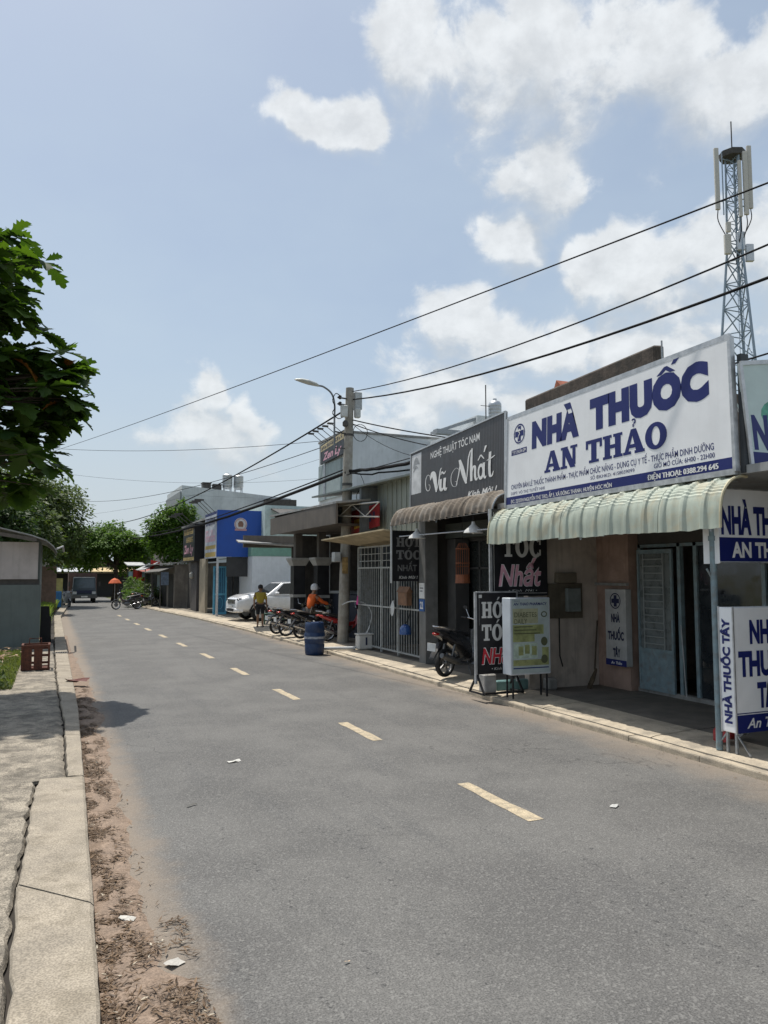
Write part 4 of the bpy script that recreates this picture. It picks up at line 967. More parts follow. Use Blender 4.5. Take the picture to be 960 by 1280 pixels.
# courtyard house behind the gate
hs_ = thing('grey_house', 'grey house with corrugated metal upper wall behind the bar gate', 'house', (10.5, 19, .12))
siding = pm('pale_green_metal_siding', (.25, .285, .27), .55, .2, var=.12, scale=2, streak=.25, ridges=('Y', 3.2))
obj('upper_wall', MB().box(8.72, 8.80, 16.7, 20.75, 3.30, 4.80), siding, hs_)
rb = MB()
for k in range(13): rb.box(8.695, 8.72, 16.8 + k * .32, 16.86 + k * .32, 3.32, 4.78)
obj('siding_rib', rb, siding, hs_)
obj('wall', MB().box(10.0, 10.15, 16.55, 20.75, .12, 3.3), darkw, hs_)
obj('side_wall', MB().box(8.2, 10.0, 20.76, 20.9, .12, 4.7), pm('slate_paint_wall', (.10, .115, .125), .8, var=.2, streak=.3), hs_)
obj('upper_floor', MB().box(8.81, 13, 16.7, 20.74, 3.31, 4.78), cement, hs_)
obj('roof', MB().add([(7.7, 16.6, 4.78), (7.7, 23.9, 4.66), (13, 23.9, 5.3), (13, 16.6, 5.4), (7.7, 16.6, 4.83), (7.7, 23.9, 4.71), (13, 23.9, 5.35), (13, 16.6, 5.45)], [(0, 3, 2, 1), (4, 5, 6, 7), (0, 1, 5, 4), (1, 2, 6, 5), (2, 3, 7, 6), (3, 0, 4, 7)]).fn(lambda p: Vector((p.x if p.x > 8 or p.y > 20.5 else 8.65, p.y, p.z))),
    pm('grey_green_metal_roof', (.17, .20, .195), .6, .2, var=.2, dirt=(.1, .09, .08)), hs_)
tag(obj('canvas_awning', MB().add([(8.6, 16.55, 3.06), (8.6, 20.9, 2.96), (7.25, 16.9, 3.24), (7.05, 20.95, 3.14), (8.6, 16.55, 3.09), (8.6, 20.9, 2.99), (7.25, 16.9, 3.275), (7.05, 20.95, 3.175)], [(0, 1, 3, 2), (4, 6, 7, 5), (0, 4, 5, 1), (2, 3, 7, 6), (0, 2, 6, 4), (1, 5, 7, 3)]), pm('cream_canvas', (.46, .38, .24), .85, var=.2, dirt=(.2, .16, .11), damt=.5)),
    'cream canvas awning stretched over the grey bar gate', 'awning')
rs = thing('red_sign', 'red signboard with yellow letters behind the utility pole', 'sign', (8.5, 21.5, 3.4))
TL, TR, BR, BL = (8.45, 22.7, 4.10), (8.45, 20.05, 4.20), (8.45, 20.05, 3.55), (8.45, 22.7, 3.38)
obj('panel', MB().slab(TL, TR, BR, BL, .04), pm('dark_red_vinyl', (.22, .012, .015), .5, var=.2), rs)
F = Face(TL, TR, BR, BL); yl = pm('yellow_letters', (.55, .40, .05), .5)
F.marks(rs, .28, .60, .42, .82, yl, 5); F.rect(rs, .72, .80, .35, .7, dk, 'printed_patch'); F.rect(rs, .84, .90, .3, .65, dk, 'printed_patch')
tr = thing('truss_arm', 'white welded truss arm supporting the shed canopy', 'truss', (8, 21, 4.1))
t_ = MB().tube([(7.55, 23.0, 4.25), (8.4, 19.9, 4.22)], .022, 6).tube([(7.55, 23.0, 4.02), (8.4, 19.9, 3.80)], .022, 6).tube([(7.55, 23.0, 4.25), (7.55, 23.0, 4.02)], .02, 6)
for k in range(5):
    a = k / 5; b_ = (k + 1) / 5
    t_.tube([(7.55 + .85 * a, 23 - 3.1 * a, 4.25 - .03 * a if k % 2 else 4.02 - .22 * a), (7.55 + .85 * b_, 23 - 3.1 * b_, 4.02 - .22 * b_ if k % 2 else 4.25 - .03 * b_)], .014, 6)
obj('frame', t_, pm('white_steel', (.55, .56, .55), .5, var=.1), tr)

# ---- big pale building with the black shop sign up on its corner
ash = pm('pale_grey_paint', (.60, .63, .64), .85, var=.07, scale=1.2, streak=.16, dirt=(.36, .38, .38), damt=.35, dscale=.8)
pb2 = thing('apartment_building', 'big pale grey building rising behind the utility pole', 'building', (14, 27, 0))
obj('wall', MB().box(9.5, 22, 25.75, 28.55, 0, 7.28), ash, pb2)
obj('parapet', MB().box(9.46, 22.04, 25.71, 28.59, 7.285, 7.36), cement, pb2)
obj('balcony_recess', MB().box(9.42, 9.5, 25.9, 28.4, 5.0, 6.36), pm('aqua_grey_paint', (.30, .36, .36), .8, var=.1), pb2)
obj('downpipe', MB().tube([(9.4, 27.6, 5.0), (9.4, 27.6, 6.4)], .05, 8), alu, pb2)
zs = thing('roof_sign', 'black roof sign with cream and pink lettering beside the pole', 'sign', (9.35, 26.6, 6.4))
TL, TR, BR, BL = (9.34, 27.95, 7.12), (9.34, 25.25, 7.30), (9.34, 25.25, 6.46), (9.34, 27.95, 6.38)
obj('panel', MB().slab(TL, TR, BR, BL, .07), blackv, zs); F = Face(TL, TR, BR, BL)
F.rect(zs, .02, .96, .06, .36, pm('cream_gold_print', (.55, .45, .25), .5, var=.25, scale=7)); F.marks(zs, .06, .92, .13, .30, dk, 12, .005)
F.text(zs, 'Zen Ly', .12, .88, .52, .86, pinkl, .03, .25)
for k in range(5):
    yy = 25.5 + k * .55; obj('sign_lamp', MB().tube([(9.36, yy, 7.2), (8.95, yy + .05, 7.52)], .014, 5).box(8.80, 9.0, yy - .02, yy + .12, 7.50, 7.55), iron, zs)
b2 = thing('white_building', 'pale building with roof ledge behind the barber signboard', 'building', (16, 26, 0))
obj('wall', MB().box(12.9, 20, 23.2, 25.6, 0, 7.15), ash, b2); obj('roof_block', MB().box(13.6, 20.0, 23.3, 25.5, 7.155, 7.78), ash, b2)
obj('ledge', MB().box(11.9, 20.05, 23.1, 23.4, 6.98, 7.14).hexa([(11.9, 23.4, 7.0), (13.7, 23.4, 7.64), (13.7, 23.6, 7.64), (11.9, 23.6, 7.0), (11.9, 23.4, 7.1), (13.7, 23.4, 7.76), (13.7, 23.6, 7.76), (11.9, 23.6, 7.1)]), pm('grey_ledge_paint', (.30, .32, .34), .8), b2)
def water_tank(x, y, z, r, h, label, stand=0.0, grp=None):
    t = thing('water_tank', label, 'water tank', (x, y, z - stand), group=grp); sm = pm('bright_steel_tank', (.50, .52, .54), .45, .7, var=.1)
    pr = [(r * .3, 0), (r * .9, .02), (r, .08)]
    nb = 5
    for k in range(nb): z0 = .08 + (h - .2) * k / nb; dz = (h - .2) / nb; pr += [(r, z0 + .01), (r * .965, z0 + dz * .12), (r, z0 + dz * .24), (r, z0 + dz * .98)]
    pr += [(r * .8, h - .05), (r * .3, h), (r * .3, h + .05)]
    obj('tank_body', MB().lathe(pr, (x, y, z), 24), sm, t, smooth=True)
    if stand:
        s_ = MB()
        for a in range(4): ca, sa = math.cos(a * math.pi / 2 + .78) * r, math.sin(a * math.pi / 2 + .78) * r; s_.bar((x + ca * 1.15, y + sa * 1.15, z - stand), (x + ca * .9, y + sa * .9, z + .02), .05, .05)
        for a in range(4):
            p = [Vector((x + math.cos(q * math.pi / 2 + .78) * r, y + math.sin(q * math.pi / 2 + .78) * r, z - .05)) for q in (a, a + 1)]
            s_.bar(p[0], p[1], .05, .05); s_.bar(p[0] + Vector((0, 0, -stand * .85)), p[1], .03, .03)
        obj('stand', s_, alu, t)
    return t
water_tank(12.3, 20.0, 6.75, .2, .75, 'small steel water tank behind the top of the barber sign', .95)
tag(obj('roof_block', MB().box(11.6, 15.0, 19.0, 20.7, 4.9, 5.82), ash), 'pale rooftop block carrying the small steel water tank', 'roof block')
tag(obj('antenna', MB().tube([(11.98, 20, 5.7), (11.98, 20, 7.95)], .018, 5).tube([(11.8, 20, 7.3), (12.15, 20, 7.3)], .01, 5), iron), 'thin roof antenna beside the small steel water tank', 'antenna')

# ---- roadside shed with brown canopy and black columns
sh = thing('canopy_shed', 'roadside shed with dark brown canopy on black columns', 'shed', (9, 26, .12))
brown = pm('dark_brown_sheet', (.115, .10, .085), .7, var=.2, scale=2, streak=.3)
obj('canopy_roof', MB().hexa([(7.35, 20.55, 4.20), (12, 21.4, 4.75), (12, 27.9, 4.85), (7.35, 27.9, 4.30), (7.35, 20.55, 4.26), (12, 21.4, 4.81), (12, 27.9, 4.91), (7.35, 27.9, 4.36)]), zinc, sh)
obj('fascia', MB().hexa([(7.38, 27.2, 3.64), (12, 27.2, 3.64), (12, 27.26, 3.64), (7.38, 27.26, 3.64), (7.38, 27.2, 4.30), (12, 27.2, 4.80), (12, 27.26, 4.80), (7.38, 27.26, 4.30)]), brown, sh)
obj('fascia', MB().box(7.36, 7.42, 20.6, 27.8, 3.62, 4.22), brown, sh)
obj('ceiling', MB().box(7.44, 12, 21.5, 27.15, 3.64, 3.70), brown, sh)
cap = pm('cream_capital', (.38, .37, .34), .8, var=.15)
blk = pm('black_column_paint', (.02, .02, .022), .45, var=.25)
for x, y in ((8.1, 26.7), (8.62, 25.6)):
    c_ = obj('column', MB().box(x - .21, x + .21, y - .21, y + .21, .12, 2.48), blk, sh)
    obj('capital', MB().hexa([(x - .23, y - .23, 2.48), (x + .23, y - .23, 2.48), (x + .23, y + .23, 2.48), (x - .23, y + .23, 2.48), (x - .33, y - .33, 2.68), (x + .33, y - .33, 2.68), (x + .33, y + .33, 2.68), (x - .33, y + .33, 2.68)]).box(x - .34, x + .34, y - .34, y + .34, 2.684, 2.76), cap, c_)
    obj('band', MB().box(x - .235, x + .235, y - .235, y + .235, 1.36, 1.46), cap, c_)
    obj('column', MB().box(x - .13, x + .13, y - .13, y + .13, 2.762, 3.62), brown, sh)
obj('wall', MB().box(8.9, 12, 21.0, 21.12, .12, 3.6), pm('slate_paint_wall', (.10, .115, .125), .8), sh)
obj('wall', MB().box(10.4, 10.5, 21.12, 27.2, .12, 3.6), darkw, sh)
obj('counter', MB().box(9.0, 9.5, 22.2, 26.0, .12, 1.5), pm('navy_counter', (.025, .03, .045), .6), sh)
obj('back_screen', MB().box(8.35, 12, 27.3, 27.4, .12, 3.6), pm('taupe_wall', (.10, .09, .08), .85, var=.25, streak=.3), sh)
obj('wall_panel', MB().box(8.98, 10.3, 25.6, 25.7, 1.6, 3.6), pm('taupe_wall', (.19, .175, .155), .85, var=.15, streak=.3), sh)
lc = thing('flat_canopy', 'flat tin canopy jutting over the pavement by the parked car', 'canopy', (8, 29.5, 3.3))
obj('sheet', MB().hexa([(6.45, 29.0, 3.36), (10.5, 28.0, 3.22), (10.5, 31.5, 3.28), (6.9, 31.5, 3.55), (6.45, 29.0, 3.40), (10.5, 28.0, 3.27), (10.5, 31.5, 3.33), (6.9, 31.5, 3.60)]), zinc, lc)
obj('fascia', MB().box(7.2, 10.5, 31.45, 31.55, 3.28, 3.78), brown, lc)
obj('post', MB().box(9.0, 9.1, 30.5, 30.6, .12, 3.3), iron, lc)
ww = thing('white_house', 'white house wall with green band behind the parked car', 'house', (11, 37.4, .1))
obj('wall', MB().box(8.95, 14, 37.1, 41.8, .1, 3.05), pm('clean_white_wall', (.62, .65, .68), .85, var=.05, streak=.08), ww)
obj('band', MB().box(8.93, 14, 37.08, 41.8, 3.055, 3.55), pm('green_band_paint', (.17, .32, .26), .8, var=.1), ww)
obj('upper_wall', MB().box(9.6, 14, 37.3, 41.8, 3.555, 5.6), pm('mint_wall', (.48, .58, .56), .85, var=.1), ww)
obj('rain_hood', MB().hexa([(9.9, 35.5, 5.0), (13, 35.5, 5.0), (13, 38, 5.5), (9.9, 38, 5.5), (9.9, 35.5, 5.05), (13, 35.5, 5.05), (13, 38, 5.6), (9.9, 38, 5.6)]), iron, ww)
# ---- blue shop
bl = thing('blue_shop', 'shop with big blue side board and round emblem', 'shop', (8.6, 40, .12))
bluem = pm('royal_blue_sheet', (.012, .075, .36), .5, var=.08, scale=1.5, streak=.12)
obj('blue_board', MB().box(7.38, 9.86, 38.0, 38.08, 3.03, 5.35), bluem, bl)
obj('sign_side', MB().box(7.36, 7.42, 38.09, 41.2, 2.98, 5.30), pm('pale_print_board', (.50, .53, .60), .5, var=.2, scale=3), bl)
F = Face((7.36, 41.2, 5.30), (7.36, 38.09, 5.30), (7.36, 38.09, 2.98), (7.36, 41.2, 2.98))
F.marks(bl, .10, .90, .12, .27, navy, 6); F.marks(bl, .08, .92, .38, .64, pinkl, 7)
F.rect(bl, .05, .95, .72, .80, pm('gold_print', (.48, .34, .10), .5, var=.2)); F.rect(bl, .05, .95, .87, .97, pm('gold_print', (.48, .34, .10), .5)); F.rect(bl, .0, 1, .0, .06, navy)
F = Face((7.38, 37.998, 5.35), (9.86, 37.998, 5.35), (9.86, 37.998, 3.03), (7.38, 37.998, 3.03)); a = F.w / F.h
u0, u1, t0 = .34, .60, .16
F.polys(bl, [[(.5 + .5 * math.cos(q * .25), .5 + .5 * math.sin(q * .25)) for q in range(25)]], u0, u1, t0, t0 + .26 * a, pm('emblem_white', (.60, .58, .58), .5), 'emblem', .002)
F.polys(bl, ring(.5, .5, (.46, .46), (.40, .40), n=26), u0, u1, t0, t0 + .26 * a, pm('emblem_rose', (.45, .25, .25), .5), 'emblem', .006)
F.polys(bl, [[(.32, .3), (.68, .3), (.72, .55), (.6, .74), (.4, .74), (.28, .55)]], u0, u1, t0, t0 + .26 * a, pm('emblem_brown', (.22, .11, .07), .5), 'emblem', .016)
F.rect(bl, u0 + .01, u1 - .01, t0 + .22 * a, t0 + .26 * a, pm('emblem_rose', (.45, .25, .25), .5), 'emblem', .018)
obj('bulkhead', MB().box(7.9, 9.6, 38.1, 38.2, 2.05, 3.02), pm('dark_lintel', (.05, .05, .05), .8, var=.2), bl)
obj('wall', MB().box(9.55, 9.7, 38.1, 44, .12, 3.02), darkw, bl); obj('side_wall', MB().box(7.42, 7.55, 41.2, 43, .12, 3.0), pm('buff_wall', (.36, .31, .23), .85, var=.12, streak=.2), bl)
obj('pier', MB().box(7.40, 7.50, 38.1, 38.2, .12, 3.0), alu, bl); obj('roof', MB().box(7.45, 12, 38.2, 46, 5.1, 5.2), zinc, bl)
obj('shop_glass', MB().box(8.2, 9.5, 40.0, 40.05, .15, 2.4), darkglass, bl)
for k in range(4): obj('glazing_bar', MB().box(8.2 + k * .42, 8.25 + k * .42, 39.94, 40.0, .15, 2.4), iron, bl)
for k in range(3):
    yy = 38.6 + k * .85; obj('sign_lamp', MB().tube([(7.45, yy, 5.2), (6.75, yy, 5.85)], .016, 5).box(6.35, 6.8, yy - .06, yy + .06, 5.82, 5.9), iron, bl)
bd = thing('blue_door', 'bright blue steel door standing open on the pavement', 'door', (7.85, 39.5, .12))
skyb = pm('sky_blue_paint', (.10, .36, .52), .5, var=.15, scale=4)
obj('leaf', MB().box(7.56, 8.16, 39.5, 39.54, .15, 2.52), pm('blue_panel', (.03, .14, .24), .5, var=.25, scale=5), bd)
fr = MB().box(7.52, 7.60, 39.47, 39.56, .13, 2.57).box(8.12, 8.20, 39.47, 39.56, .13, 2.57).box(7.60, 8.12, 39.47, 39.56, 2.49, 2.57).box(7.60, 8.12, 39.47, 39.56, .13, .24).box(7.60, 8.12, 39.475, 39.555, 1.1, 1.2)
obj('frame', fr, skyb, bd)
for k in range(4): obj('bar', MB().tube([(7.68 + k * .12, 39.46, 1.2), (7.68 + k * .12, 39.46, 2.5)], .012, 5), skyb, bd)
obj('ornament', MB().tube([(7.86 + .14 * math.cos(q * .5), 39.455, .7 + .3 * math.sin(q * .5)) for q in range(14)], .015, 5, caps=False), skyb, bd)
# ---- black sign shop
bs2 = thing('dark_shop', 'narrow dark shop with black signboard and gold letters', 'shop', (7.8, 45, .12))
obj('sign_block', MB().box(7.12, 8.4, 43.0, 47.0, 2.88, 4.95), blackv, bs2)
F = Face((7.118, 47.0, 4.95), (7.118, 43.0, 4.95), (7.118, 43.0, 2.88), (7.118, 47.0, 2.88)); gold = pm('gold_letters', (.52, .38, .15), .5, var=.2)
F.marks(bs2, .1, .9, .10, .25, gold, 7); F.marks(bs2, .3, .9, .33, .47, gold, 4); F.text(bs2, 'Zen Ly', .1, .9, .55, .77, pinkl, .03, .2); F.rect(bs2, .04, .96, .88, .97, gold)
obj('wall', MB().box(7.3, 7.45, 43.2, 45.0, .12, 2.87), pm('dark_pillar', (.07, .065, .065), .8, var=.2), bs2); obj('wall', MB().box(7.6, 7.75, 45.0, 48, .12, 2.87), darkw, bs2); obj('lamp', MB().lathe([(.02, 0), (.12, .1), (.12, .3), (.02, .4)], (7.2, 44.3, 1.9), 12), cap, bs2)
obj('roof', MB().box(7.15, 10, 43, 48, 4.955, 5.05), zinc, bs2)
for k in range(3):
    yy = 43.6 + k * 1.2; obj('sign_lamp', MB().tube([(7.2, yy, 4.9), (6.5, yy, 5.5)], .02, 5).box(6.1, 6.55, yy - .07, yy + .07, 5.47, 5.55), iron, bs2)
# ---- grey shack
sk = thing('grey_shack', 'low grey block shack with tin roof at the far pavement', 'shack', (7.1, 52, .1))
stain = pm('bare_block_wall', (.20, .18, .155), .95, var=.25, scale=1.5, streak=.4, dirt=(.10, .09, .08), damt=.5, dscale=.8)
obj('wall', MB().hexa([(6.85, 48.2, .1), (10, 48.2, .1), (10, 56, .1), (6.3, 56, .1), (6.85, 48.2, 2.75), (10, 48.2, 2.9), (10, 56, 2.9), (6.3, 56, 2.7)]), stain, sk)
obj('roof', MB().hexa([(6.5, 48.0, 2.78), (10, 48.0, 3.1), (10, 56.4, 3.1), (5.7, 56.4, 2.74), (6.5, 48.0, 2.84), (10, 48.0, 3.16), (10, 56.4, 3.16), (5.7, 56.4, 2.80)]), zinc, sk)
obj('awning', MB().hexa([(5.7, 54.2, 2.45), (6.6, 54.2, 2.95), (6.4, 58, 2.9), (5.4, 58, 2.4), (5.7, 54.2, 2.5), (6.6, 54.2, 3.0), (6.4, 58, 2.95), (5.4, 58, 2.45)]), pm('pale_tin', (.46, .47, .47), .5, .3), sk)
for k, (ya, yb) in enumerate(((48.6, 49.9), (50.6, 52.2), (53.8, 55.6))):
    xf = lambda y: 6.85 - (y - 48.2) * .0705
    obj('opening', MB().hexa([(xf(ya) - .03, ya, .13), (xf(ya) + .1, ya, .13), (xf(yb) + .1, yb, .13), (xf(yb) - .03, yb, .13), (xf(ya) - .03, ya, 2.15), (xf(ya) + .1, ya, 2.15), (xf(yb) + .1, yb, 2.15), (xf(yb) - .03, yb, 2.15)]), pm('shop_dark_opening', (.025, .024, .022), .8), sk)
obj('door', MB().hexa([(6.50, 52.6, .13), (6.6, 52.6, .13), (6.55, 53.5, .13), (6.44, 53.5, .13), (6.50, 52.6, 2.1), (6.6, 52.6, 2.1), (6.55, 53.5, 2.1), (6.44, 53.5, 2.1)]), pm('pale_blue_door', (.22, .28, .31), .6, var=.15), sk)
obj('awning', MB().hexa([(5.95, 48.3, 2.30), (6.9, 48.3, 2.62), (6.55, 53.4, 2.62), (5.55, 53.4, 2.25), (5.95, 48.3, 2.34), (6.9, 48.3, 2.67), (6.55, 53.4, 2.67), (5.55, 53.4, 2.29)]), pm('sooty_tin', (.12, .115, .105), .7, .2, var=.25), sk)
for y_, x_ in ((48.4, 6.0), (50.9, 5.8), (53.3, 5.62)): obj('post', MB().box(x_, x_ + .06, y_, y_ + .06, .1, 2.3), iron, sk)
obj('hanging_cloth', MB().box(6.05, 6.5, 48.36, 48.38, 1.5, 2.3), pm('faded_blue_cloth', (.14, .18, .24), .9, var=.3, scale=6), sk)
tk = thing('grey_building', 'tall pale grey building with gabled left end far behind the blue shop', 'building', (12, 60, 0))
obj('wall', MB().box(8.6, 17, 58.0, 66, 0, 8.0), ash, tk)
obj('roof_step', MB().hexa([(8.6, 58, 8.01), (17, 58, 8.01), (17, 66, 8.01), (8.6, 66, 8.01), (8.6, 58, 8.75), (17, 58, 8.05), (17, 66, 8.05), (8.6, 66, 8.75)]), ash, tk)
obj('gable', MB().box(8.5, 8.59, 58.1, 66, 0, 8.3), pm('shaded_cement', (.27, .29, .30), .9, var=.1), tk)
obj('balcony', MB().box(14.8, 17.2, 57.2, 58, 7.2, 7.9), iron, tk)
water_tank(12.1, 58.6, 8.75, .38, 1.1, 'left of two steel water tanks on the grey building', 1.2, 'steel tanks on the grey building'); water_tank(12.95, 58.6, 8.75, .38, 1.05, 'right of two steel water tanks on the grey building', 1.2, 'steel tanks on the grey building')
for k, x in enumerate((10.2, 11.0)): tag(obj('roof_vent', MB().box(x, x + .6, 58.3, 59, 8.45 - k * .06, 9.02 - k * .1).box(x - .05, x + .65, 58.25, 59.05, 9.025 - k * .1, 9.08 - k * .1), iron), ('left', 'right')[k] + ' black box vent on the grey building roof', 'vent')

# ---- end of the street: shop fronts behind the truck
random.seed(51)
for i, (x0, x1, y, h, c_, aw, lab) in enumerate(((-6, -1.2, 78, 3.6, (.36, .38, .40), (.18, .30, .45), 'far shop with blue awning at the left end of the street'),
                                             (-1.1, 3.2, 80, 3.4, (.40, .36, .30), (.50, .52, .54), 'far shop with white awning behind the truck'),
                                             (3.3, 7.6, 79, 3.2, (.34, .30, .24), (.55, .42, .22), 'far shop with yellow awning right of the truck'),
                                             (7.7, 14, 82, 4.5, (.38, .36, .34), (.35, .12, .10), 'far pale house beyond the street trees'))):
    t = thing('far_shop', lab, 'shop', ((x0 + x1) / 2, y, 0)); wm_ = pm('far_wall_%d' % i, c_, .9, var=.15, streak=.2)
    obj('wall', MB().box(x0, x1, y, y + 5, 0, h), wm_, t); obj('roof', MB().box(x0 - .2, x1 + .2, y - .3, y + 5.2, h + .005, h + .15), zinc, t)
    obj('awning', MB().hexa([(x0, y - 2, 2.35), (x1, y - 2, 2.35), (x1, y - .01, 2.8), (x0, y - .01, 2.8), (x0, y - 2, 2.4), (x1, y - 2, 2.4), (x1, y - .01, 2.87), (x0, y - .01, 2.87)]), pm('far_awning_%d' % i, aw, .7, var=.12), t)
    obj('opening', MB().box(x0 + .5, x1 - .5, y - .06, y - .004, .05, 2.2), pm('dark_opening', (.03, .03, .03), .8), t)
    for k in range(2): obj('window', MB().box(x0 + .8 + k * 2, x0 + 1.7 + k * 2, y - .05, y - .004, 2.75, h - .15), darkglass, t)
    obj('post', MB().box(x0 + .1, x0 + .2, y - 1.95, y - 1.85, 0, 2.36), iron, t); obj('post', MB().box(x1 - .2, x1 - .1, y - 1.95, y - 1.85, 0, 2.36), iron, t)
# orange parasol, flags, planters and stall on the far right
um = thing('parasol', 'orange parasol at the end of the street', 'parasol', (4.4, 62.5, 0))
obj('canopy', MB().lathe([(.48, 1.45), (.46, 1.5), (.3, 1.72), (.1, 1.84), (.02, 1.86)], (4.4, 62.5, 0), 10), pm('orange_canvas', (.60, .13, .05), .8, var=.1), um); obj('pole', MB().tube([(4.4, 62.5, 0), (4.4, 62.5, 1.88)], .02, 6), alu, um)
obj('base', MB().lathe([(.25, 0), (.25, .08), (.05, .1)], (4.4, 62.5, 0), 12), cement, um)
for k, (x, y, z, s_, lab) in enumerate(((6.15, 55, 3.15, 1.0, 'red flag on the tall pole before the grey shack'), (5.2, 57, 2.5, 1.0, 'left red flag hanging beneath the far street tree'), (5.65, 58, 2.35, .8, 'smaller red flag behind the planter shrubs'))):
    t = thing('flag', lab, 'flag', (x, y, .1), group='red flags by the shack'); obj('pole', MB().tube([(x, y, .1), (x, y, z + .15)], .02, 5), iron, t)
    mb = MB()
    for i in range(7):
        for j in range(5): mb.v.append((x + .02 + i * .10 * s_, y + .06 * math.sin(i * 1.3 + j * .4), z - j * .16 * s_ - .025 * i * (1 + .4 * j * .3)))
    mb.f = [(i * 5 + j, i * 5 + j + 1, i * 5 + j + 6, i * 5 + j + 5) for i in range(6) for j in range(4)]
    obj('cloth', mb, pm('flag_red', (.42, .03, .02), .8, var=.15), t)
st = thing('market_stall', 'small stall with pale roof beside the far shrubs', 'stall', (6.5, 58.5, .1))
obj('roof', MB().hexa([(4.9, 58, 2.75), (6.2, 58, 2.75), (6.2, 61, 3.0), (4.9, 61, 3.0), (4.9, 58, 2.8), (6.2, 58, 2.8), (6.2, 61, 3.06), (4.9, 61, 3.06)]), pm('pale_tin', (.46, .47, .47), .5, .3), st)
obj('sign', MB().box(5.0, 6.1, 57.9, 57.98, 1.95, 2.35), pm('aqua_sign', (.25, .42, .46), .6, var=.2), st); obj('counter', MB().box(5.1, 6.2, 58.4, 60.5, .1, 1.0), stain, st)
for x in (4.95, 6.15): obj('post', MB().box(x - .03, x + .03, 58.05, 58.11, .1, 2.76), iron, st)

# ================================================================== LEFT SIDE: SHED, CRATE
ls = thing('roadside_shed', 'low roadside shed with pale upper boards and grey green base', 'shed', (-2.5, 25, .1))
board = pm('pale_pink_board', (.46, .42, .40), .85, var=.1, scale=1.5, streak=.18, dirt=(.33, .29, .27), damt=.35)
grn = pm('grey_green_metal', (.13, .155, .145), .6, .1, var=.12, scale=2, streak=.2)
obj('base_panel', MB().box(-5, -.30, 24.35, 24.45, .1, 1.88), grn, ls); obj('upper_board', MB().box(-5, -.40, 24.33, 24.42, 2.04, 3.10), board, ls)
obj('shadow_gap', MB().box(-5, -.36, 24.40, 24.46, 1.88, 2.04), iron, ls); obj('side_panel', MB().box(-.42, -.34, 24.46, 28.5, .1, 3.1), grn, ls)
obj('back_panel', MB().box(-5, -.42, 28.5, 28.6, .1, 3.1), grn, ls)
mb = MB(); prof = [(-5.2, 4.0), (-3, 3.72), (-1.4, 3.46), (-.6, 3.27), (-.2, 3.13), (0, 2.96), (.1, 2.78)]
for (x, z) in prof: mb.v += [(x, 23.9, z), (x, 28.8, z), (x, 23.9, z + .035), (x, 28.8, z + .035)]
for i in range(len(prof) - 1):
    a = 4 * i; b_ = a + 4; mb.f += [(a, a + 1, b_ + 1, b_), (a + 2, b_ + 2, b_ + 3, a + 3), (a, b_, b_ + 2, a + 2), (a + 1, a + 3, b_ + 3, b_ + 1)]
obj('roof', mb, zinc, ls); obj('fascia', MB().bar((-5.2, 23.95, 3.9), (-.45, 23.95, 3.16), .05, .10), brown, ls)
obj('gutter_pipe', MB().tube([(.08, 23.8, 2.9), (.25, 24.6, 3.0), (.3, 26.5, 2.9)], .03, 8), zinc, ls)
tag(obj('leaning_board', MB().hexa([(-.30, 25.4, .12), (.02, 25.4, .12), (.02, 25.5, .12), (-.30, 25.5, .12), (-.30, 25.4, 1.22), (-.06, 25.4, 1.22), (-.06, 25.5, 1.22), (-.30, 25.5, 1.22)]).box(-.28, .0, 25.5, 25.9, .12, .9), pm('black_sheet', (.012, .012, .013), .7)), 'black upright board leaning at the shed corner', 'board')
rustm = pm('rust_red_steel', (.12, .045, .028), .85, .1, var=.35, scale=18, dirt=(.05, .025, .018), damt=.6, dscale=14)
cr_ = thing('metal_crate', 'rusty red metal crate standing by the left kerb', 'crate', (-.3, 18.6, .12))
def frame_box(x0, x1, y0, y1, z0, z1, w):
    m = MB()
    for x in (x0, x1):
        for y in (y0, y1): m.box(x - w, x + w, y - w, y + w, z0, z1)
    for z in (z0 + w, z1 - w):
        for y in (y0, y1): m.box(x0 + w, x1 - w, y - w, y + w, z - w, z + w)
        for x in (x0, x1): m.box(x - w, x + w, y0 + w, y1 - w, z - w, z + w)
    return m
obj('frame', frame_box(-.55, -.02, 18.45, 18.95, .12, .66, .022), rustm, cr_)
obj('panel', MB().box(-.53, -.36, 18.44, 18.455, .16, .62), rustm, cr_); obj('panel', MB().box(-.32, -.15, 18.44, 18.455, .16, .62), rustm, cr_)
for k in range(3): obj('slat', MB().box(-.54, -.04, 18.945, 18.96, .2 + k * .16, .25 + k * .16), rustm, cr_)
obj('handle', MB().tube([(-.42, 18.7, .66), (-.42, 18.7, .78), (-.18, 18.7, .78), (-.18, 18.7, .66)], .014, 6), rustm, cr_)
obj('floor', MB().box(-.53, -.04, 18.47, 18.93, .14, .16), rustm, cr_)
tag(obj('fallen_leaf_heap', litter(260, lambda: (-1.5 + random.gauss(0, .35), 20.5 + random.gauss(0, .5), .14 + abs(random.gauss(0, .12))), 77, (.10, .24)), leafmat('dry_palm_leaf', (.22, .13, .08), (.50, .36, .26), .1)), 'heap of dry tan leaves on the grass at left', 'leaf heap')['kind'] = 'stuff'
ycart = thing('ice_chest', 'blue and yellow box stall at the far left roadside', 'box', (.2, 52, 0))
obj('blue_box', MB().box(-.5, .55, 52, 52.8, .1, 1.1), pm('chest_blue', (.03, .16, .36), .5, var=.2), ycart, bevel=.04); obj('top_panel', MB().box(-.55, .6, 52.9, 53, .1, 1.9), pm('mustard_panel', (.42, .36, .12), .7, var=.2), ycart)
tag(obj('brick_wall', MB().box(-3, .2, 46.5, 46.7, 0, 2.6), pm('brown_far_wall', (.18, .12, .09), .9, var=.2)), 'brown wall behind the roadside shed', 'wall')

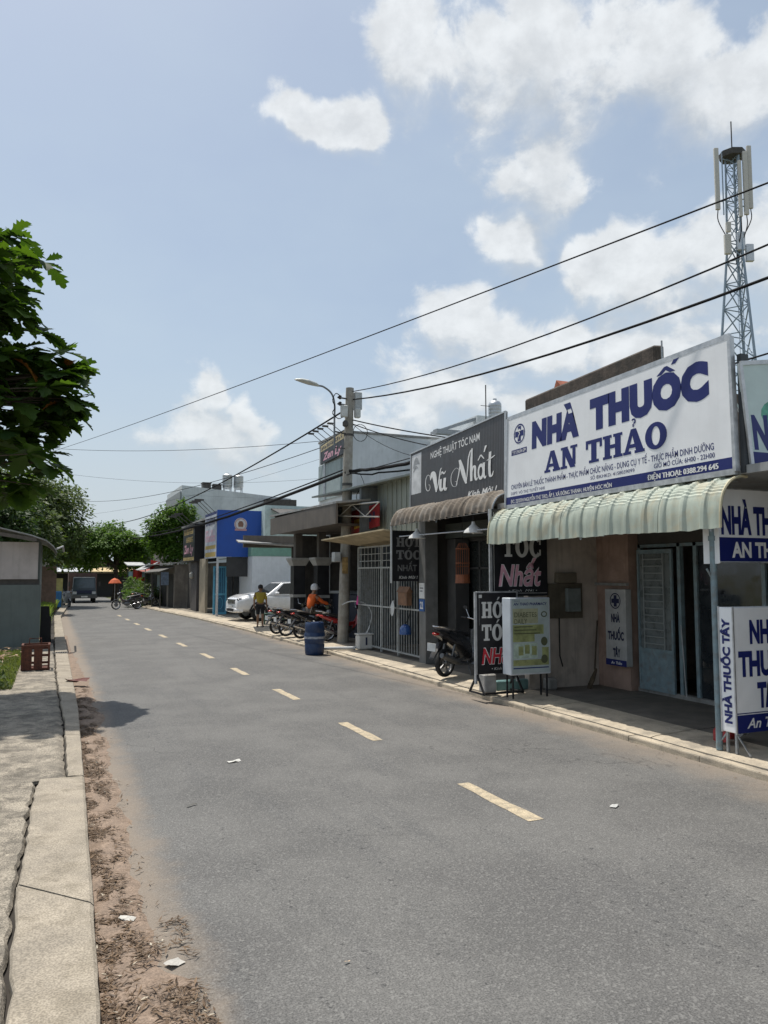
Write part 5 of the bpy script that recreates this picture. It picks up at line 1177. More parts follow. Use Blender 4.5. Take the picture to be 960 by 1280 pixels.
# ================================================================== UTILITY POLE, LAMP, WIRES
pole = thing('utility_pole', 'tall tapered concrete utility pole with boxes and insulators', 'utility pole', (8.14, 22.1, .1))
conc = pm('pole_concrete', (.33, .31, .27), .9, var=.2, scale=4, streak=.35, dirt=(.20, .17, .13), damt=.5, dscale=3, bump=.2)
obj('shaft', MB().tube([(8.14, 22.1, .08), (8.2, 22.1, 2.2), (8.27, 22.1, 5), (8.34, 22.1, 7.97)], [.175, .165, .15, .125], 14), conc, pole, smooth=True)
obj('notice_patch', MB().box(8.05, 8.23, 21.92, 21.935, 2.2, 2.7), pm('orange_stain', (.38, .25, .10), .8, var=.4, scale=8), pole)
obj('service_box', MB().box(8.48, 8.72, 22.0, 22.2, 7.3, 7.86), pm('grey_box', (.42, .44, .44), .6), pole, bevel=.02)
obj('junction_box', MB().box(7.98, 8.2, 21.86, 22.0, 7.0, 7.38), pm('pale_box', (.50, .51, .49), .6), pole, bevel=.03)
obj('junction_box', MB().box(8.45, 8.64, 21.9, 22.05, 7.02, 7.32), pm('pale_box', (.50, .51, .49), .6), pole, bevel=.03)
ins = MB()
for z in (7.62, 7.42): ins.lathe([(.03, 0), (.06, .03), (.03, .06), (.06, .09), (.03, .12)], (7.98, 22.0, z - .05), 10); ins.bar((7.9, 22.0, z), (8.34, 22.1, z), .04, .04)
ins.lathe([(.05, 0), (.09, .04), (.09, .14), (.04, .2)], (8.12, 21.9, 6.7), 10)
obj('insulator', ins, iron, pole)
obj('meter_case', MB().box(7.78, 8.0, 21.9, 22.15, 2.55, 2.85), pm('pale_box', (.5, .51, .49), .6), pole, bevel=.02)
obj('band', MB().tube([(8.265, 22.1, 4.9), (8.265, 22.1, 4.98)], .162, 14), iron, pole)
obj('band', MB().tube([(8.31, 22.1, 6.45), (8.31, 22.1, 6.52)], .145, 14), iron, pole)
lp = thing('street_lamp', 'curved street lamp arm with grey lantern fixed to the pole', 'street lamp', (8.0, 22.05, 6.2))
obj('arm', MB().tube(cr([(7.80, 22.0, 6.0), (7.80, 22.0, 6.9), (7.80, 22.0, 7.4), (7.70, 22.0, 7.72), (7.45, 22.0, 7.90), (7.25, 22.0, 7.93)], 6), .03, 8), pm('lamp_arm_grey', (.18, .19, .20), .5, .5), lp, smooth=True)
obj('bracket', MB().bar((7.80, 22.0, 6.55), (8.3, 22.08, 6.5), .04, .04).bar((7.80, 22.0, 6.05), (8.28, 22.08, 6.05), .03, .03), iron, lp)
obj('lantern', MB().loft([(7.28, 7.93, .05, .04, 8), (7.2, 7.955, .08, .06, 8), (6.95, 8.0, .13, .075, 8), (6.75, 8.03, .12, .06, 8), (6.58, 8.04, .07, .03, 8), (6.52, 8.04, .02, .012, 8)], 14).fn(lambda p: p + Vector((0, 22.0, 0))), pm('lantern_grey', (.42, .43, .40), .5, .3), lp, smooth=True)
cab = pm('black_cable', (.010, .010, .011), .8, var=.1, spec=.15)
def wire(a, b_, sag, r, label, n=28, name='overhead_wire', grp='overhead wires', jit=0):
    a, b_ = Vector(a), Vector(b_); pts = []
    for i in range(n + 1):
        t = i / n; p = a.lerp(b_, t); p.z -= 4 * sag * t * (1 - t); p.z += jit * noise.noise((t * 30, r * 999, 0)); pts.append(p)
    return tag(obj(name, MB().tube(pts, r, 6), cab), label, 'wire', grp)
wire((8.4, 22.0, 7.85), (8.4, -14, 7.9), 1.45, .014, 'upper black cable from the pole top to the right frame edge')
wire((8.42, 22.0, 7.60), (8.4, -14, 7.45), 1.55, .021, 'lower thick black cable from the pole to the right frame edge')
wire((9.2, -6, 5.9), (-2.3, 68.6, 11.5), .3, .011, 'long thin wire rising across the whole sky from left to right')
wire((8.05, 21.95, 7.18), (3.4, 99, 8.6), 1.6, .027, 'thick cable sagging from the pole to the far left trees')
wire((8.2, 22.0, 5.3), (3.9, 99, 7.1), 1.3, .055, 'heavy cable bundle sagging over the blue shop', jit=.05, name='cable_bundle')
wire((8.2, 22.0, 5.42), (4.0, 99, 7.2), 1.2, .022, 'thin cable above the heavy bundle', jit=.08)
wire((8.2, 22.0, 5.22), (8.2, -14, 5.2), .25, .012, 'low service cable running behind the signboards')
wire((8.3, 22.0, 5.35), (8.6, 16.3, 5.02), .05, .05, 'heavy cable bundle from the pole to the barber roof', n=14, jit=.05, name='cable_bundle')
wire((8.3, 22.0, 5.28), (8.6, 16.3, 4.93), .12, .025, 'second cable bundle from the pole to the barber roof', n=14, jit=.08, name='cable_bundle')
wire((8.42, 22.0, 6.95), (10.5, 18.5, 5.9), .05, .02, 'upper service drop from the pole behind the barber sign', n=10)
wire((8.42, 22.0, 6.82), (10.2, 18.3, 5.55), .10, .016, 'lower service drop from the pole behind the barber sign', n=10)
wire((8.42, 22.0, 6.80), (9.6, 18.5, 5.3), .25, .008, 'thin sagging service drop behind the barber sign', n=10)
wire((-6.8, 55, 11), (9.35, 27.9, 7.30), .7, .010, 'thin high wire from the left tree to the roof sign')
wire((-1.4, 88, 10.6), (9.36, 27.95, 7.05), 1.4, .014, 'thin wire from the left trees to the black roof sign')
wire((-6.4, 49.6, 9.3), (12, 36, 6.9), .9, .006, 'faint thin wire low across the sky')
wire((-3, 76, 7.2), (12, 34, 7.8), .9, .006, 'faint thin wire above the grey building')
for k, (x, y, z, r_) in enumerate(((8.62, 21.9, 6.55, .24), (8.72, 21.9, 4.55, .22))):
    tag(obj('cable_coil', MB().tube([(x + r_ * math.cos(a * .35), y + .02 * a / 10, z + r_ * 1.1 * math.sin(a * .35)) for a in range(19 + 4 * k)], .011, 5), cab), ('upper', 'lower')[k] + ' loop of spare cable hanging beside the pole', 'cable coil', 'cable coils on the pole')
tag(obj('cable_tail', MB().tube(cr([(8.6, 21.9, 5.3), (8.75, 21.9, 4.9), (8.62, 21.9, 4.4), (8.9, 21.5, 4.0), (9.2, 21.2, 3.9)], 6), .009, 5), cab), 'loose cable tail dangling right of the pole', 'cable')
jl = MB().tube(cr([(7.98, 21.95, 7.66), (7.82, 21.95, 7.72), (7.72, 21.95, 7.5), (7.80, 21.95, 7.3), (7.72, 21.95, 7.1), (7.9, 21.95, 6.95), (8.05, 21.95, 7.0)], 6), .014, 6)
tag(obj('jumper_cable', jl, cab), 'short jumper cable looping at the left of the pole top', 'cable')

# ================================================================== TELECOM TOWER
tw = thing('telecom_tower', 'steel lattice telecom tower with white antenna panels', 'tower', (48.9, 43.2, 0))
cx_, cy_ = 48.9, 43.2
galv = pm('tower_galvanised', (.25, .31, .37), .55, .3, var=.12)
def tw_r(z): return lerp([(0, 3.0), (18.8, 1.45), (28.0, .62), (35.4, .52)], z)
def tw_p(k, z, t0=.5): a = t0 + k * 2 * math.pi / 3; return Vector((cx_ + tw_r(z) * math.cos(a), cy_ + tw_r(z) * math.sin(a), z))
for k in range(3): obj('leg', MB().tube([tw_p(k, z) for z in (0, 9, 18.8, 28, 35.4)], [.13, .12, .10, .09, .07], 8), galv, tw)
zs = [0, 4, 7.6, 10.8, 13.7, 16.3, 18.7, 20.9, 23, 25, 26.8, 28.4, 30, 31.5, 33, 34.4, 35.4]
for a_, b_ in zip(zs, zs[1:]):
    m = MB()
    for k in range(3):
        m.tube([tw_p(k, a_), tw_p(k + 1, b_)], .05 if a_ < 27 else .03, 5).tube([tw_p(k + 1, a_), tw_p(k, b_)], .05 if a_ < 27 else .03, 5).tube([tw_p(k, b_), tw_p(k + 1, b_)], .045 if a_ < 27 else .03, 5)
    obj('bracing', m, galv, tw)
obj('ladder', MB().bar((cx_ - .15, cy_ - .2, 0), (cx_ - .15, cy_ - .2, 35), .03, .03).bar((cx_ + .2, cy_ - .35, 0), (cx_ + .2, cy_ - .35, 35), .03, .03), galv, tw)
rg = MB()
for k in range(70): rg.bar((cx_ - .15, cy_ - .2, 1 + k * .48), (cx_ + .2, cy_ - .35, 1 + k * .48), .02, .02)
obj('rung', rg, galv, tw)
obj('cap_plate', MB().lathe([(.95, 35.3), (1.0, 35.75)], (cx_, cy_, 0), 8), iron, tw)
obj('lightning_rod', MB().tube([(cx_, cy_, 35.7), (cx_, cy_, 38.4)], .05, 5), iron, tw)
ap = pm('antenna_radome', (.52, .50, .46), .6, var=.06)
rt, vw = Vector((.9187, -.3949, 0)), Vector((.3949, .9187, 0))
for k, (u, w, z0, z1) in enumerate(((-1.42, -.3, 30.9, 36.0), (1.18, -.3, 31.0, 36.2), (.55, -.9, 30.2, 35.4), (.05, -1.0, 30.0, 34.6))):
    c_ = Vector((cx_, cy_, 0)) + rt * u + vw * w
    p_ = obj('antenna_panel', MB().bar(c_ + Vector((0, 0, z0)), c_ + Vector((0, 0, z1)), .37 if k < 3 else .26, .22, up=vw), ap, tw, bevel=.06, seg=2)
    q_ = c_ + rt * (.45 if u < 0 else -.45); obj('mount_pipe', MB().tube([q_ + Vector((0, 0, z0 - .4)), q_ + Vector((0, 0, z1 - .3))], .05, 6).tube([q_ + Vector((0, 0, z0 + .7)), c_ + Vector((0, 0, z0 + .7))], .05, 5).tube([q_ + Vector((0, 0, z1 - .9)), Vector((cx_, cy_, z1 - .9))], .05, 5).tube([q_ + Vector((0, 0, z0 + .8)), Vector((cx_, cy_, z0 + .8))], .05, 5), galv, tw)
    obj('feeder', MB().tube(cr([c_ + Vector((0, 0, z0)), c_ + Vector((0, 0, z0 - .9)), (c_ + Vector((cx_, cy_, 0))) / 2 + Vector((0, 0, z0 - 2.2)) - Vector((0, 0, c_.z)), Vector((cx_, cy_, z0 - 3.4))], 5), .04, 5), cab, tw)
for k, (u, z0, z1, w_) in enumerate(((-.85, 27.2, 28.8, .5), (.85, 26.6, 28.0, .6), (-.75, 29.0, 29.8, .35), (.2, 27.5, 29.0, .6))):
    c_ = Vector((cx_, cy_, 0)) + rt * u - vw * .5; obj('radio_unit', MB().bar(c_ + Vector((0, 0, z0)), c_ + Vector((0, 0, z1)), w_, .3, up=vw), ap if k % 2 == 0 else alu, tw, bevel=.04)
# ================================================================== VEHICLES
random.seed(61)
tyre = pm('tyre_rubber', (.016, .016, .017), .85, var=.15)
chrome = pm('chrome', (.55, .55, .56), .22, .9, var=.08)
engine = pm('engine_alloy', (.20, .20, .20), .45, .7, var=.25, scale=14)
seatm = pm('black_vinyl_seat', (.02, .02, .021), .5, var=.2)
lens_w = pm('clear_lens', (.5, .52, .54), .12); lens_r = pm('red_lens', (.40, .015, .01), .2)
platem = pm('number_plate', (.62, .62, .60), .5)
def wheel(root, x, r, w, name, spokes=14, alloy=False):
    t = obj(name, MB().lathe([(r * .80, -w * .42), (r * .9, -w * .5), (r * .975, -w * .36), (r, -w * .1), (r, w * .1), (r * .975, w * .36), (r * .9, w * .5), (r * .80, w * .42), (r * .80, -w * .42)], (x, 0, r), 28, 'y', caps=False), tyre, root, smooth=True)
    rim = MB().lathe([(r * .80, -w * .40), (r * .74, -w * .3), (r * .74, w * .3), (r * .80, w * .40)], (x, 0, r), 28, 'y', caps=False).lathe([(.035, -w * .6), (.05, -w * .4), (.05, w * .4), (.035, w * .6)], (x, 0, r), 12, 'y')
    for k in range(5 if alloy else spokes):
        a = 2 * math.pi * k / (5 if alloy else spokes)
        p0 = Vector((x + .04 * math.cos(a), (0 if alloy else w * .3 * (1 if k % 2 else -1)), r + .04 * math.sin(a))); p1 = Vector((x + r * .76 * math.cos(a + (0 if alloy else .25 * (1 if k % 4 < 2 else -1))), 0, r + r * .76 * math.sin(a + (0 if alloy else .25 * (1 if k % 4 < 2 else -1)))))
        rim.bar(p0, p1, .03 if alloy else .006, .03 if alloy else .006, up=(0, 1, 0))
    obj('rim', rim, engine if alloy else chrome, t, smooth=False)
    obj('brake', MB().lathe([(.02, w * .5), (r * .42, w * .52), (r * .42, w * .56), (.02, w * .58)], (x, 0, r), 20, 'y'), engine, t)
    return t
def motorbike(name, label, paintc, accent, loc, rotz, scooter=False, lean=4, grp=None):
    """underbone / scooter, nose to +X"""
    t = thing(name, label, 'motorbike', (0, 0, 0), 0, grp)
    pt = pm('paint_%s' % name + '%.2f%.2f' % paintc[:2], paintc, .28, var=.08, coat=.6); ac = pm('accent_%.2f%.2f' % accent[:2], accent, .35, coat=.4)
    r = .26 if scooter else .285; wb = .64
    wheel(t, -wb, r, .10 if scooter else .08, 'rear_wheel', alloy=scooter); wheel(t, wb, r, .085 if scooter else .07, 'front_wheel', alloy=scooter)
    if scooter:
        body = MB().loft([(-.98, .86, .05, .035, 20), (-.88, .84, .13, .075, 15), (-.6, .74, .17, .14, 5), (-.3, .63, .17, .19, 0), (-.08, .50, .15, .22, -5), (.02, .40, .13, .16, 0)], 14, 2.6)
        body.loft([(-.1, .30, .16, .05), (.15, .27, .17, .05), (.36, .32, .15, .06, 35)], 12, 3)
        body.loft([(.34, .34, .15, .05, 60), (.40, .52, .19, .05, 70), (.44, .72, .20, .06, 68), (.47, .90, .16, .06, 65), (.49, 1.0, .09, .05, 60)], 12, 2.6)
        obj('body', body, pt, t, smooth=True)
        obj('side_panel', MB().loft([(-.92, .80, .145, .03, 15), (-.55, .66, .178, .05, 10), (-.12, .52, .162, .05, -5)], 12, 2.6), ac, t, smooth=True)
    else:
        body = MB().loft([(-.92, .80, .04, .03, 15), (-.82, .77, .10, .05, 12), (-.55, .68, .13, .09, 8), (-.25, .60, .13, .10, 12), (-.02, .50, .10, .09, 20), (.2, .55, .07, .07, -35), (.34, .72, .06, .06, -45)], 14, 2.4)
        obj('body', body, pt, t, smooth=True)
        obj('leg_shield', MB().loft([(.16, .40, .15, .02, 60), (.27, .55, .20, .03, 62), (.36, .74, .19, .035, 66), (.42, .88, .12, .03, 66)], 12, 2.6), ac, t, smooth=True)
        obj('engine', MB().loft([(-.18, .38, .10, .10), (-.05, .36, .12, .13), (.08, .37, .09, .10), (.26, .40, .06, .06)], 12, 2.8), engine, t, smooth=True)
    obj('seat', MB().loft([(-.80, .86, .08, .025, 8), (-.68, .855, .125, .045, 6), (-.4, .80, .135, .055, 6), (-.15, .765, .12, .05, 0), (.0, .735, .06, .03, -15)], 14, 2.6), seatm, t, smooth=True)
    fk = MB()
    for s in (-1, 1): fk.tube([(.40, s * .05, .92), (.50, s * .06, .62), (wb, s * .07, r)], .022, 8)
    obj('fork', fk, engine, t, smooth=True)
    obj('front_fender', MB().loft([(wb - .30, r + .14, .05, .012, -45), (wb - .12, r + .31, .06, .015, -20), (wb + .06, r + .32, .055, .015, 10), (wb + .22, r + .21, .03, .012, 45)], 10), pt, t, smooth=True)
    obj('rear_fender', MB().loft([(-.62, .66, .07, .02, 0), (-.84, .62, .07, .02, 30), (-1.0, .44, .06, .015, 60), (-1.05, .36, .05, .012, 70)], 10), seatm, t, smooth=True)
    hb = MB().tube(cr([(.30, -.34, 1.03), (.34, -.2, 1.02), (.40, 0, .98), (.34, .2, 1.02), (.30, .34, 1.03)], 5), .013, 8); obj('handlebar', hb, chrome, t, smooth=True)
    obj('headset', MB().loft([(.34, .98, .10, .06), (.42, .98, .13, .075), (.50, .97, .10, .065), (.54, .96, .05, .035)], 12, 2.4), pt, t, smooth=True)
    obj('headlight', MB().loft([(.515, .965, .09, .055), (.545, .96, .065, .04), (.56, .958, .02, .015)], 12), lens_w, t, smooth=True)
    for s in (-1, 1):
        obj('grip', MB().tube([(.31, s * .24, 1.022), (.295, s * .36, 1.03)], .019, 8), seatm, t)
        m = obj('mirror', MB().loft([(.32, 1.22, .055, .035), (.335, 1.22, .06, .04), (.345, 1.22, .05, .03)], 10).fn(lambda p: p + Vector((0, s * .30, 0))), seatm, t, smooth=True)
        obj('mirror_stem', MB().tube([(.33, s * .2, 1.03), (.33, s * .29, 1.20)], .007, 6), chrome, m)
    obj('exhaust', MB().tube(cr([(.1, -.1, .28), (-.1, -.14, .22), (-.4, -.16, .26), (-.65, -.17, .34), (-.98, -.18, .44)], 5), [.02] * 10 + [.03, .05, .055, .055, .055, .055, .055, .055, .055, .05, .045], 10), chrome if not scooter else engine, t, smooth=True)
    obj('tail_light', MB().loft([(-.90, .81, .07, .03, 10), (-.98, .80, .06, .03, 20), (-1.0, .80, .03, .015, 20)], 10), lens_r, t, smooth=True)
    obj('grab_rail', MB().tube(cr([(-.62, -.13, .88), (-.85, -.12, .93), (-1.0, 0, .94), (-.85, .12, .93), (-.62, .13, .88)], 5), .013, 6), chrome, t, smooth=True)
    obj('number_plate', MB().box(-1.06, -1.045, -.095, .095, .50, .64), platem, t)
    obj('kick_stand', MB().tube([(-.1, -.1, .28), (-.18, -.26, .02)], .012, 6), engine, t)
    obj('swing_arm', MB().bar((-.05, .08, .33), (-wb, .08, r), .03, .04).bar((-.05, -.08, .33), (-wb, -.08, r), .03, .04).tube([(-wb + .04, .1, r + .03), (-.5, .12, .66)], .025, 8).tube([(-wb + .04, -.1, r + .03), (-.5, -.12, .66)], .025, 8), engine, t)
    t.location = loc; t.rotation_euler = (R(lean), 0, rotz)
    return t
motorbike('scooter', 'black scooter with red stripe parked at the barber shop window', (.016, .016, .018), (.03, .028, .03), (7.98, 14.25, .12), R(24), True, 3).scale = (1.1, 1.1, 1.1)
motorbike('motorbike', 'red motorbike parked behind the utility pole', (.34, .02, .02), (.30, .02, .02), (8.45, 22.6, .12), R(-4), False, 3, 'motorbikes parked at the shed')
motorbike('motorbike', 'dark motorbike with the orange shirted rider on it', (.03, .03, .035), (.10, .10, .11), (7.98, 24.0, .12), R(12), False, 0, 'motorbikes parked at the shed')
motorbike('motorbike', 'black motorbike parked left of the rider', (.025, .028, .035), (.05, .05, .055), (7.82, 25.1, .12), R(10), False, 3, 'motorbikes parked at the shed')
motorbike('motorbike', 'leftmost black motorbike of the row by the black columns', (.02, .02, .022), (.04, .04, .04), (7.78, 26.2, .12), R(14), False, 3, 'motorbikes parked at the shed')
motorbike('motorbike', 'dark motorbike parked before the far shrubs', (.03, .02, .02), (.05, .02, .02), (4.25, 50.2, .0), R(-168), False, 4)
motorbike('motorbike', 'motorbike with dark body among the far shrubs', (.02, .02, .02), (.05, .05, .05), (5.5, 51.2, .12), R(20), False, 4)
sc_ = motorbike('scooter', 'white fronted scooter on the far left road edge', (.30, .30, .30), (.04, .04, .04), (.9, 55.5, 0), R(-75), True, 3)

# ---- white pickup-style car, nose to the road
def car():
    t = thing('parked_car', 'white pickup car parked nose to the road under the canopy', 'car', (0, 0, 0))
    wp = pm('white_car_paint', (.72, .73, .74), .25, var=.04, coat=.8); dk_ = pm('car_black_plastic', (.018, .018, .02), .6); gl = glassmat('car_glass', (.015, .018, .02), .04)
    # body shell: rings along x (nose at +x here), half widths; lower body
    L = [(-2.55, .78, .84, .34), (-2.45, .78, .90, .40), (-1.2, .78, .92, .42), (.5, .78, .92, .42), (1.5, .775, .92, .42), (2.1, .76, .90, .38), (2.45, .72, .84, .30), (2.55, .68, .74, .20)]
    obj('body', MB().loft(L, 20, 4.5), wp, t, smooth=True)
    obj('bonnet', MB().loft([(.95, 1.13, .80, .10, -2), (1.5, 1.12, .82, .10, -3), (2.1, 1.06, .78, .09, -8), (2.40, .99, .68, .06, -20)], 18, 4), wp, t, smooth=True)
    cab_ = [(1.15, 1.10, 1.18), (.45, 1.66, 1.62), (-.2, 1.75, 1.70), (-1.3, 1.70, 1.66), (-1.75, 1.12, 1.15)]
    def ring_(x, z, hw): return [(x, -hw, z), (x, hw, z)]
    g_ = MB()   # greenhouse as bottom outline and roof outline
    bot = [(1.25, .86), (.2, .90), (-1.0, .90), (-1.85, .86)]; top = [(.42, .66), (-.1, .70), (-1.1, .70), (-1.50, .64)]
    for s in (1, -1):
        for (x, w) in bot: g_.v.append((x, s * w, 1.10))
        for (x, w) in top: g_.v.append((x, s * w, 1.70 if x not in (.42, -1.50) else 1.66))
    g_.f = [(0, 1, 5, 4), (1, 2, 6, 5), (2, 3, 7, 6), (8, 12, 13, 9), (9, 13, 14, 10), (10, 14, 15, 11), (0, 4, 12, 8), (3, 11, 15, 7), (4, 5, 13, 12), (5, 6, 14, 13), (6, 7, 15, 14)]
    obj('cabin', g_, wp, t, bevel=.04, seg=3)
    def pane(name, p, off):
        p = [Vector(q) for q in p]; n_ = (p[1] - p[0]).cross(p[3] - p[0]).normalized()
        if n_.dot(Vector(off)) < 0: n_ = -n_
        c_ = sum(p, Vector()) / 4; p = [c_ + (q - c_) * .90 + n_ * .012 for q in p]
        return obj(name, MB().add(p + [q - n_ * .01 for q in p], [(0, 1, 2, 3), (7, 6, 5, 4), (0, 4, 5, 1), (1, 5, 6, 2), (2, 6, 7, 3), (3, 7, 4, 0)]), gl, t)
    pane('windscreen', [(1.25, .86, 1.10), (1.25, -.86, 1.10), (.42, -.66, 1.66), (.42, .66, 1.66)], (1, 0, 1))
    pane('rear_window', [(-1.85, .86, 1.10), (-1.85, -.86, 1.10), (-1.5, -.64, 1.66), (-1.5, .64, 1.66)], (-1, 0, 1))
    for s in (1, -1):
        pane('side_window', [(.95, s * .87, 1.14), (-.30, s * .90, 1.14), (-.30, s * .70, 1.68), (.36, s * .68, 1.66)], (0, s, 0)); pane('side_window', [(-.34, s * .90, 1.14), (-1.55, s * .875, 1.14), (-1.30, s * .68, 1.66), (-.34, s * .70, 1.68)], (0, s, 0))
        obj('door_handle', MB().box(-.25, -.05, s * .925 - .012, s * .925 + .012, .96, .99), chrome, t); obj('sill', MB().box(-1.2, 1.0, s * .86 - .05, s * .86 + .05, .30, .40), dk_, t)
        obj('mirror', MB().loft([(.72, 1.20, .08, .07), (.80, 1.20, .11, .09), (.88, 1.20, .06, .05)], 10).fn(lambda p: p + Vector((0, s * 1.0, 0))), wp, t, smooth=True)
        obj('headlight', MB().loft([(2.25, .93, .16, .07, -10), (2.40, .93, .15, .085, -20), (2.50, .92, .10, .06, -25)], 12, 3).fn(lambda p: p + Vector((0, s * .66, 0))), pm('smoked_lamp', (.10, .11, .12), .1), t, smooth=True)
        obj('fog_lamp', MB().lathe([(.05, 0), (.05, .06)], (2.47, s * .62, .56), 12, 'x'), lens_w, t)
        for x in (1.55, -1.55):
            w_ = obj('wheel', MB().lathe([(.25, -.11), (.33, -.125), (.37, -.09), (.375, 0), (.37, .09), (.33, .125), (.25, .11), (.25, -.11)], (x, s * .83, .375), 30, 'y', caps=False), tyre, t, smooth=True)
            rm = MB().lathe([(.25, 0), (.235, s * .04), (.06, s * .03), (.03, s * .06)], (x, s * .89, .375), 24, 'y')
            for k in range(6): a = k * math.pi / 3; rm.bar((x + .05 * math.cos(a), s * .93, .375 + .05 * math.sin(a)), (x + .23 * math.cos(a), s * .94, .375 + .23 * math.sin(a)), .055, .03, up=(0, 1, 0))
            obj('rim', rm, alu, w_)
            obj('wheel_arch', MB().lathe([(.40, -s * .07), (.47, -s * .07), (.47, s * .03), (.40, s * .03), (.40, -s * .07)], (x, s * .90, .40), 28, 'y', caps=False).fn(lambda p: Vector((p.x, p.y, max(p.z, .42)))), dk_, t)
    obj('grille', MB().box(2.44, 2.57, -.46, .46, .74, .95), pm('grille_grey', (.05, .05, .055), .4), t, bevel=.02)
    for k in range(3): obj('grille_bar', MB().box(2.565, 2.58, -.44, .44, .77 + k * .06, .79 + k * .06), chrome, t)
    obj('front_bumper', MB().loft([(2.3, .48, .86, .13), (2.5, .48, .80, .12), (2.60, .48, .62, .08)], 16, 4), wp, t, smooth=True); obj('air_intake', MB().box(2.52, 2.61, -.45, .45, .43, .54), dk_, t)
    obj('number_plate', MB().box(2.605, 2.62, -.24, .24, .57, .69), platem, t)
    return t
c_ = car(); c_.location = (9.85, 34.5, .12); c_.rotation_euler = (0, 0, R(180 + 7))
# ---- box truck facing us at the end of the road
def truck():
    t = thing('box_truck', 'dark box truck driving towards us at the end of the road', 'truck', (2.2, 62, 0))
    cb = pm('truck_dark_paint', (.03, .045, .055), .35, var=.1, coat=.4); x0, x1 = 1.33, 3.1
    obj('cab', MB().hexa([(x0 + .02, 62.0, .42), (x1 - .02, 62.0, .42), (x1 - .02, 63.5, .42), (x0 + .02, 63.5, .42), (x0 + .12, 62.28, 1.92), (x1 - .12, 62.28, 1.92), (x1 - .12, 63.5, 1.95), (x0 + .12, 63.5, 1.95)]), cb, t, bevel=.06, seg=2)
    obj('windscreen', MB().hexa([(x0 + .16, 62.10, 1.12), (x1 - .16, 62.10, 1.12), (x1 - .16, 62.3, 1.12), (x0 + .16, 62.3, 1.12), (x0 + .22, 62.235, 1.80), (x1 - .22, 62.235, 1.80), (x1 - .22, 62.35, 1.80), (x0 + .22, 62.35, 1.80)]), glassmat('truck_glass', (.06, .08, .09), .1), t)
    obj('cargo_box', MB().box(x0 - .20, x1 + .05, 63.6, 67, .7, 2.25), pm('brown_tarp_box', (.16, .095, .08), .8, var=.2, streak=.2), t); obj('grille', MB().box(x0 + .3, x1 - .3, 61.97, 62.02, .72, .95), dk, t); obj('bumper', MB().box(x0 - .02, x1 + .02, 61.86, 62.04, .36, .60), pm('grey_bumper', (.10, .10, .10), .6), t)
    for s, x in ((-1, x0 + .22), (1, x1 - .22)):
        obj('headlight', MB().box(x - .13, x + .13, 61.96, 62.01, .66, .86), lens_w, t); obj('mirror', MB().box(x + s * .40 - .06, x + s * .40 + .06, 62.1, 62.16, 1.25, 1.60), iron, t)
        for y in (62.7, 65.8): obj('wheel', MB().lathe([(.2, -.1), (.36, -.11), (.39, -.06), (.39, .06), (.36, .11), (.2, .1)], (x + s * .05, y, .39), 20, 'x'), tyre, t)
    obj('number_plate', MB().box(2.0, 2.45, 61.845, 61.86, .42, .54), platem, t); obj('wiper', MB().bar((1.7, 62.10, 1.16), (2.2, 62.15, 1.4), .02, .02), iron, t); return t
truck()

# ================================================================== PEOPLE
def skin(name, verts, edges, mat, parent, sub=2, smooth=True):
    """verts: (x, y, z, rx, ry)"""
    me = bpy.data.meshes.new(name); me.from_pydata([v[:3] for v in verts], edges, []); o = bpy.data.objects.new(name, me); col.objects.link(o)
    m = o.modifiers.new('skin', 'SKIN'); m.use_smooth_shade = True
    for i, v in enumerate(verts): me.skin_vertices[0].data[i].radius = (v[3], v[4] if len(v) > 4 else v[3])
    me.skin_vertices[0].data[0].use_root = True
    s = o.modifiers.new('sub', 'SUBSURF'); s.levels = sub; s.render_levels = sub
    dg = bpy.context.evaluated_depsgraph_get(); m2 = bpy.data.meshes.new_from_object(o.evaluated_get(dg)); bpy.data.objects.remove(o); bpy.data.meshes.remove(me)
    m2.materials.clear(); m2.materials.append(mat)
    return obj(name, m2, mat, parent, smooth=False)
skinm = pm('tan_skin', (.30, .165, .10), .6, var=.08); hairm = pm('black_hair', (.012, .010, .009), .6, var=.2)
def fingers(mb, c_, d, side, s=1.0):
    pass
